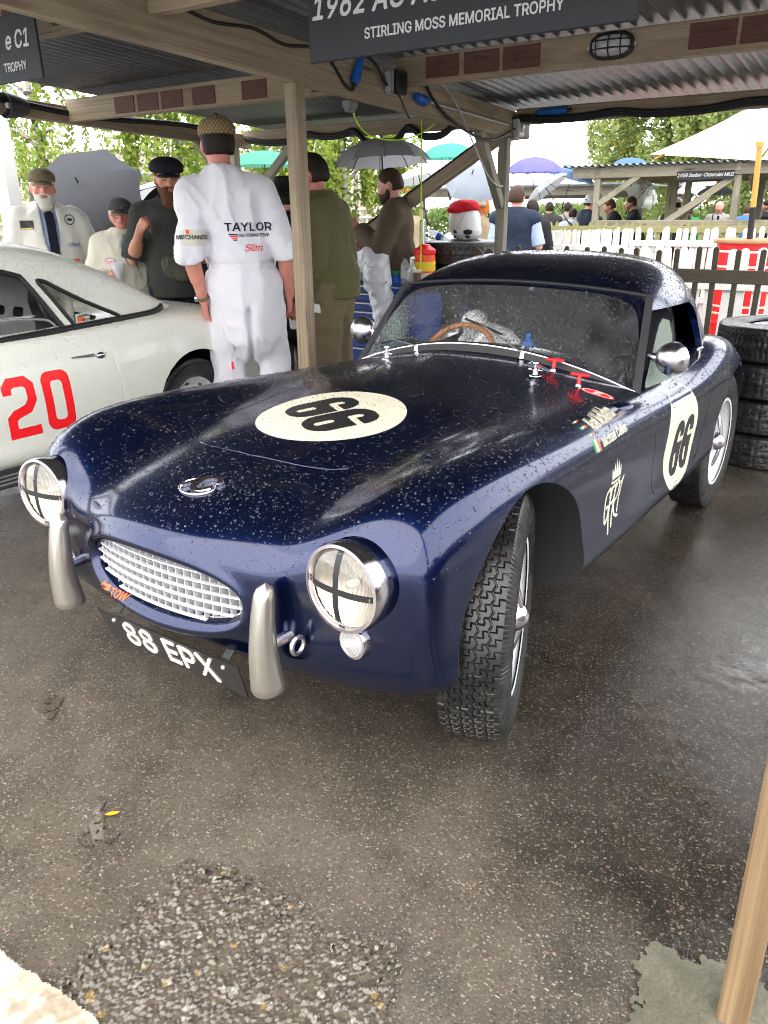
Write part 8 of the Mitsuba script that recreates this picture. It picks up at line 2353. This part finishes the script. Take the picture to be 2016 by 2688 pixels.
bg('man in black leaning forward under the far shelter, nearer the post', P, 1.2, 1.80, 'm_black_cloth', 'm_navy', 'm_hair_brown', lean=0.25, pitch=0.3, skin='tan')
P = (14.6, 3.30)
bg('man in black bending behind him under the far shelter', P, 1.4, 1.84, 'm_black_cloth', 'm_navy', 'm_hair_brown', lean=0.15, pitch=0.2)
P = (16.2, 3.02)
bg('person in white shirt facing the man in the brown tweed jacket', P, look_at_cam(P) + 0.5, 1.78, 'm_jacket_white', 'm_navy', 'm_hair_white', 'm_offwhite')
P = (15.6, 2.80)
bg('man in brown tweed jacket and pale flat cap seen from behind under the far shelter', P, away(P) + 0.3, 1.82, 'm_coat_brown', 'm_khaki', 'm_hair_dark', 'm_offwhite', hem=0.72, build=1.1)
P = (18.9, 2.62)
f, tk, tt = bg('man in light grey blazer with blue shirt and dark tie under a black umbrella', P, look_at_cam(P), 1.80, 'm_suit_grey', 'm_khaki', 'm_hair_white', hem=0.75, skin='ruddy', build=1.1)
f.put('shirt_front', ribbon(smooth_path([f.up(1.47) + np.array([0, 0.10, 0]), f.up(1.3) + np.array([0, 0.172, 0]), f.up(1.05) + np.array([0, 0.190, 0])], 10), (1, 0, 0), 0.12, 0.01), 'm_shirt_blue', False)
f.put('tie', ribbon(smooth_path([f.up(1.46) + np.array([0, 0.115, 0]), f.up(1.3) + np.array([0, 0.186, 0]), f.up(1.05) + np.array([0, 0.204, 0])], 10), (1, 0, 0), 0.05, 0.01), 'm_navy', False)
P = (18.3, 1.62)
bg('man in dark grey suit at the right edge of the far shelter', P, look_at_cam(P) - 0.9, 1.82, 'm_dark_grey', 'm_navy', 'm_hair_white')
P = (16.4, 1.22)
bg('person in black behind the right post of the far shelter', P, 1.0, 1.78, 'm_black_cloth', 'm_navy', 'm_hair_dark')
P = (19.4, 2.1)
bg('person in bright blue jacket far behind the red drums', P, away(P), 1.72, 'm_bright_blue', 'm_navy', 'm_hair_brown')
P = (17.6, 3.0)
bg('person in green jacket beside the black umbrella', P, away(P), 1.70, 'm_green', 'm_navy', 'm_hair_brown')
for q, (P, t, lab) in enumerate((((14.8, 5.20), 'm_charcoal', 'dark figure left of the two standing far behind the yellow car'), ((15.2, 4.95), 'm_suit_grey', 'figure in grey between two dark ones far behind the yellow car'), ((15.6, 4.6), 'm_black_cloth', 'dark figure right of the grey one far behind the yellow car'))):
    bg(lab, P, away(P), 1.76, t, 'm_navy', 'm_hair_dark')
P = (13.7, 4.28)
bg('person with pale blue rucksack beside the man in the bucket hat', P, away(P), 1.62, 'm_shirt_blue', 'm_navy', 'm_hair_dark')
# someone in black with a broad hat, between the tall mechanic and the post
P = (2.95, 2.48)
f, tk, tt = bg('person in black with a broad hat between tall mechanic and post', P, away(P) + 0.5, 1.64, 'm_black_cloth', 'm_black_cloth', 'm_hair_dark', hem=0.5, step=0.014)
f.put('broad_hat', xf(lathe([(0.24, -0.010), (0.245, -0.004), (0.115, 0.012), (0.105, 0.085), (0.07, 0.11), (0.0, 0.112)], 28), shift(*f.H(0, 0, 0.115))), 'm_black', True)

# ---- odds and ends
dbk = thing('number_board', 'navy board with white stripes and a number plate behind the woman in cream', 'board')
bc_ = np.array([3.55, 3.98, 0.72])
add(dbk, flat(box(0.60, 0.62, 0.03, (0, 0, -0.015)), bc_, (0, -1, 0), (0, 0, 1)), 'm_ink', False, SHED)
part(dbk, 'lettering', flat(text('LE', 0.11, 0.002, True), bc_ + np.array([0, -0.04, 0.08]), (0, -1, 0), (0, 0, 1)), 'm_white', False, SHED)
for z, h_, b in ((0.26, 0.03, 'm_white'), (0.03, 0.025, 'm_white'), (-0.03, 0.03, 'm_light_grey'), (-0.12, 0.02, 'm_white'), (-0.245, 0.02, 'm_light_grey')):
    part(dbk, 'stripe', flat(prism(sg.box(-0.29, -h_ / 2, 0.29, h_ / 2), 0.002), bc_ + np.array([0, 0, z]), (0, -1, 0), (0, 0, 1)), b, False, SHED)
part(dbk, 'red_field', flat(prism(sg.box(-0.29, -0.05, 0.29, 0.05), 0.002), bc_ + np.array([0, 0, -0.185]), (0, -1, 0), (0, 0, 1)), 'm_red', False, SHED)
npk = part(dbk, 'number_plate', flat(box(0.34, 0.075, 0.006), bc_ + np.array([0, -0.02, -0.285]), (0, -1, 0), (0, 0, 1), 0.004), 'm_grey', False, SHED)
part(npk, 'lettering', flat(text('FLOR 1', 0.045, 0.001, True), bc_ + np.array([0, -0.02, -0.305]), (0, -1, 0), (0, 0, 1), 0.008), 'm_black', False, SHED)
for l in (3.75, 4.2):
    part(dbk, 'leg', box(0.04, 0.04, 0.55, (3.57, l, 0.15)), 'm_aluminium', False, SHED)
hv = thing('hi_vis_vest', 'lime yellow high visibility vest low behind the white car', 'vest')
pr = [('e', (3.9, 4.22, 0.42), (0.06, 0.16, 0.26))]
add(hv, mesh_sdf(lambda p: ev(pr, p, 0.02) + 0.02 * (meshkit.fbm(p * 14, 2) - 0.5), pr, 0.03, 0.016, 1), 'm_lime', True, SHED)
saloon(frame(SH_TH - 1.45, 0.0, W(12.9, 3.55, 0)[:2], float(gz(12.5)) - 0.02), 'yellow car seen low through the lichen-covered fence', 'm_yellow_car', False)
scene['m_yellow_car'] = {'type': 'twosided', 'bsdf': {'type': 'roughplastic', 'diffuse_reflectance': {'type': 'rgb', 'value': [0.70, 0.45, 0.02]}, 'int_ior': 1.5, 'alpha': 0.05}}
# added unseen car at the right, to darken what the blue flank mirrors
saloon(frame(SH_TH, 0.012, W(-0.6, -4.3, 0)[:2], -0.006), 'added dark maroon coupe, unseen at the right, for the blue flank to mirror', 'm_maroon_car', False)
scene['m_maroon_car'] = {'type': 'twosided', 'bsdf': {'type': 'roughplastic', 'diffuse_reflectance': {'type': 'rgb', 'value': [0.05, 0.004, 0.010]}, 'int_ior': 1.5, 'alpha': 0.05}}
bn = thing('bench', 'low oak stained bench beyond the white fence', 'bench') if False else None

# ---- trees
def tree(label, s, l, h, r, n, seed, weep=0.8, leaf=0.05, low=0.5, name='birch_tree', tone=((0.16, 0.28, 0.05), (0.46, 0.55, 0.13)), trunk_r=0.09, clumps=60):
    r_ = np.random.default_rng(seed)
    k = thing(name, label, 'tree', None)
    g = float(gz(s))
    base = np.array([s, l, g])
    tp = smooth_path([base, base + [0.05, 0.05, h * .3], base + [0.0, 0.15, h * .65], base + [0.1, 0.1, h * .97]], 14)
    part(k, 'trunk', tube(tp, np.linspace(trunk_r, 0.015, 14), 9), 'm_bark', True, SHED)
    cl = []
    nl = 16
    for i in range(nl):
        t = 0.30 + 0.66 * (i + r_.random() * 0.8) / nl
        b = tp[int(t * 13)]
        a = i * 2.4 + r_.random()
        L = r * (1.15 - 0.65 * t) * r_.uniform(0.75, 1.15)
        mid = b + np.array([math.cos(a) * L * .55, math.sin(a) * L * .55, L * .38])
        end = b + np.array([math.cos(a) * L, math.sin(a) * L, L * (0.25 - 0.5 * weep)])
        limb = smooth_path([b, mid, end], 10)
        part(k, 'limb', tube(limb, np.linspace(trunk_r * 0.35, 0.006, 10), 5), 'm_bark', True, SHED)
        for q in range(max(2, clumps // nl)):
            u = r_.uniform(0.25, 1.0)
            c = limb[min(9, int(u * 9))] + r_.normal(0, 0.12 * r, 3) * [1, 1, 0.6]
            drop = weep * r_.uniform(0.25, 1.0) * h * 0.42
            cl.append((c, drop, r_.uniform(0.5, 1.3), r_.random()))
    V, C = [], []
    per = n // len(cl)
    for c, drop, sz, tn in cl:
        u = r_.random(per)
        ang = r_.uniform(0, 2 * PI, per)
        rad = 0.13 * r * sz * np.sqrt(r_.random(per)) * (1 - 0.45 * u)
        p = c + np.stack([rad * np.cos(ang), rad * np.sin(ang), -drop * u + r_.normal(0, 0.05 * r, per)], -1)
        p = p[p[:, 2] > g + low]
        if not len(p): continue
        m = len(p)
        nn = unit(r_.normal(0, 1, (m, 3)) + [0, 0, 0.2])
        t1 = unit(np.cross(nn, r_.normal(0, 1, (m, 3))))
        t2 = np.cross(nn, t1)
        sz_ = leaf * r_.uniform(0.6, 1.35, (m, 1))
        quad = np.stack([p - t1 * sz_, p + t2 * sz_ * .55, p + t1 * sz_, p - t2 * sz_ * .55], 1)
        V.append(quad)
        tt_ = np.clip(0.55 * tn + 0.5 * r_.random((m, 1)), 0, 1)
        cc = np.array(tone[0]) * (1 - tt_) + np.array(tone[1]) * tt_
        yl_ = r_.random((m, 1)) < 0.05
        cc = np.where(yl_, np.array([0.42, 0.36, 0.06]), cc)
        C.append(np.repeat(0.75 * cc[:, None], 4, 1))
    V = np.concatenate(V).reshape(-1, 3)
    C = np.concatenate(C).reshape(-1, 3)
    f = np.arange(len(V)).reshape(-1, 4)
    part(k, 'crown', TM(V, np.vstack([f[:, [0, 1, 2]], f[:, [0, 2, 3]]])), 'm_leaf', False, SHED, color=C)
tree('young weeping birch at the far left before the trellis', 5.55, 8.9, 4.4, 0.95, 3600, 11, 0.95, 0.045, 1.4, clumps=48)
tree('dense weeping birch behind the red-bearded man', 6.9, 7.6, 4.8, 1.35, 13000, 12, 0.9, 0.045, 0.5, clumps=96)
tree('weeping birch behind the man in the brown coat', 9.6, 6.7, 5.2, 1.6, 24000, 13, 0.95, 0.048, 0.2, clumps=110)
tree('yellowing shrub-like birch beside the trellis left of the brown coat', 9.6, 7.9, 3.4, 1.1, 7000, 16, 0.9, 0.045, 0.1, clumps=60)
tree('big pale green willow above the far shelter', 27.5, 5.6, 8.4, 3.3, 44000, 14, 0.85, 0.085, 1.0, name='willow_tree', trunk_r=0.3, clumps=200, tone=((0.20, 0.29, 0.09), (0.46, 0.54, 0.20)))
tree('second willow further right behind the white parasol', 31.0, 1.6, 8.0, 4.2, 26000, 15, 0.85, 0.09, 1.0, name='willow_tree', trunk_r=0.3, clumps=160, tone=((0.20, 0.29, 0.09), (0.46, 0.54, 0.20)))
# hedge and low hall that close the view
def hedge(label, a, b, h, n, seed, leaf=0.12, w=1.2):
    k = thing('hedge', label, 'hedge')
    r_ = np.random.default_rng(seed)
    a, b = np.array(a, float), np.array(b, float)
    t = r_.random(n)
    p = a + (b - a) * t[:, None]
    x = np.stack([p[:, 0] + r_.normal(0, w * .35, n), p[:, 1] + r_.normal(0, 0.2, n), gz(p[:, 0]) + h * np.sqrt(r_.random(n)) * (0.85 + 0.3 * meshkit.noise(np.stack([p[:, 0] * .5, p[:, 1] * .5, p[:, 0] * 0], -1)))], -1)
    nn = unit(r_.normal(0, 1, (n, 3)))
    t1 = unit(np.cross(nn, r_.normal(0, 1, (n, 3))))
    t2 = np.cross(nn, t1)
    sz_ = leaf * r_.uniform(0.6, 1.3, (n, 1))
    V = np.stack([x - t1 * sz_, x + t2 * sz_ * .6, x + t1 * sz_, x - t2 * sz_ * .6], 1).reshape(-1, 3)
    tt_ = r_.random((n, 1))
    C = np.repeat((np.array([0.08, 0.14, 0.04]) * (1 - tt_) + np.array([0.20, 0.26, 0.09]) * tt_)[:, None], 4, 1).reshape(-1, 3)
    f = np.arange(len(V)).reshape(-1, 4)
    add(k, TM(V, np.vstack([f[:, [0, 1, 2]], f[:, [0, 2, 3]]])), 'm_leaf', False, SHED, color=C)
hedge('long low green hedge beyond the shelters', (38, 34), (38, -16), 1.7, 14000, 31, 0.16, 2.0)

hedge('added unseen green hedge beyond the far shelter, darkening what the blue flank mirrors', (22, -1.5), (20, -22), 2.4, 9000, 33, 0.16, 1.6)  # out of view, added to keep bright sky out of the flank reflections
hedge('added unseen green hedge along the right side, darkening what the blue flank mirrors', (19, -22), (-6, -24), 2.2, 9000, 34, 0.18, 1.6)  # also added out of view, so the car side reflects something dark
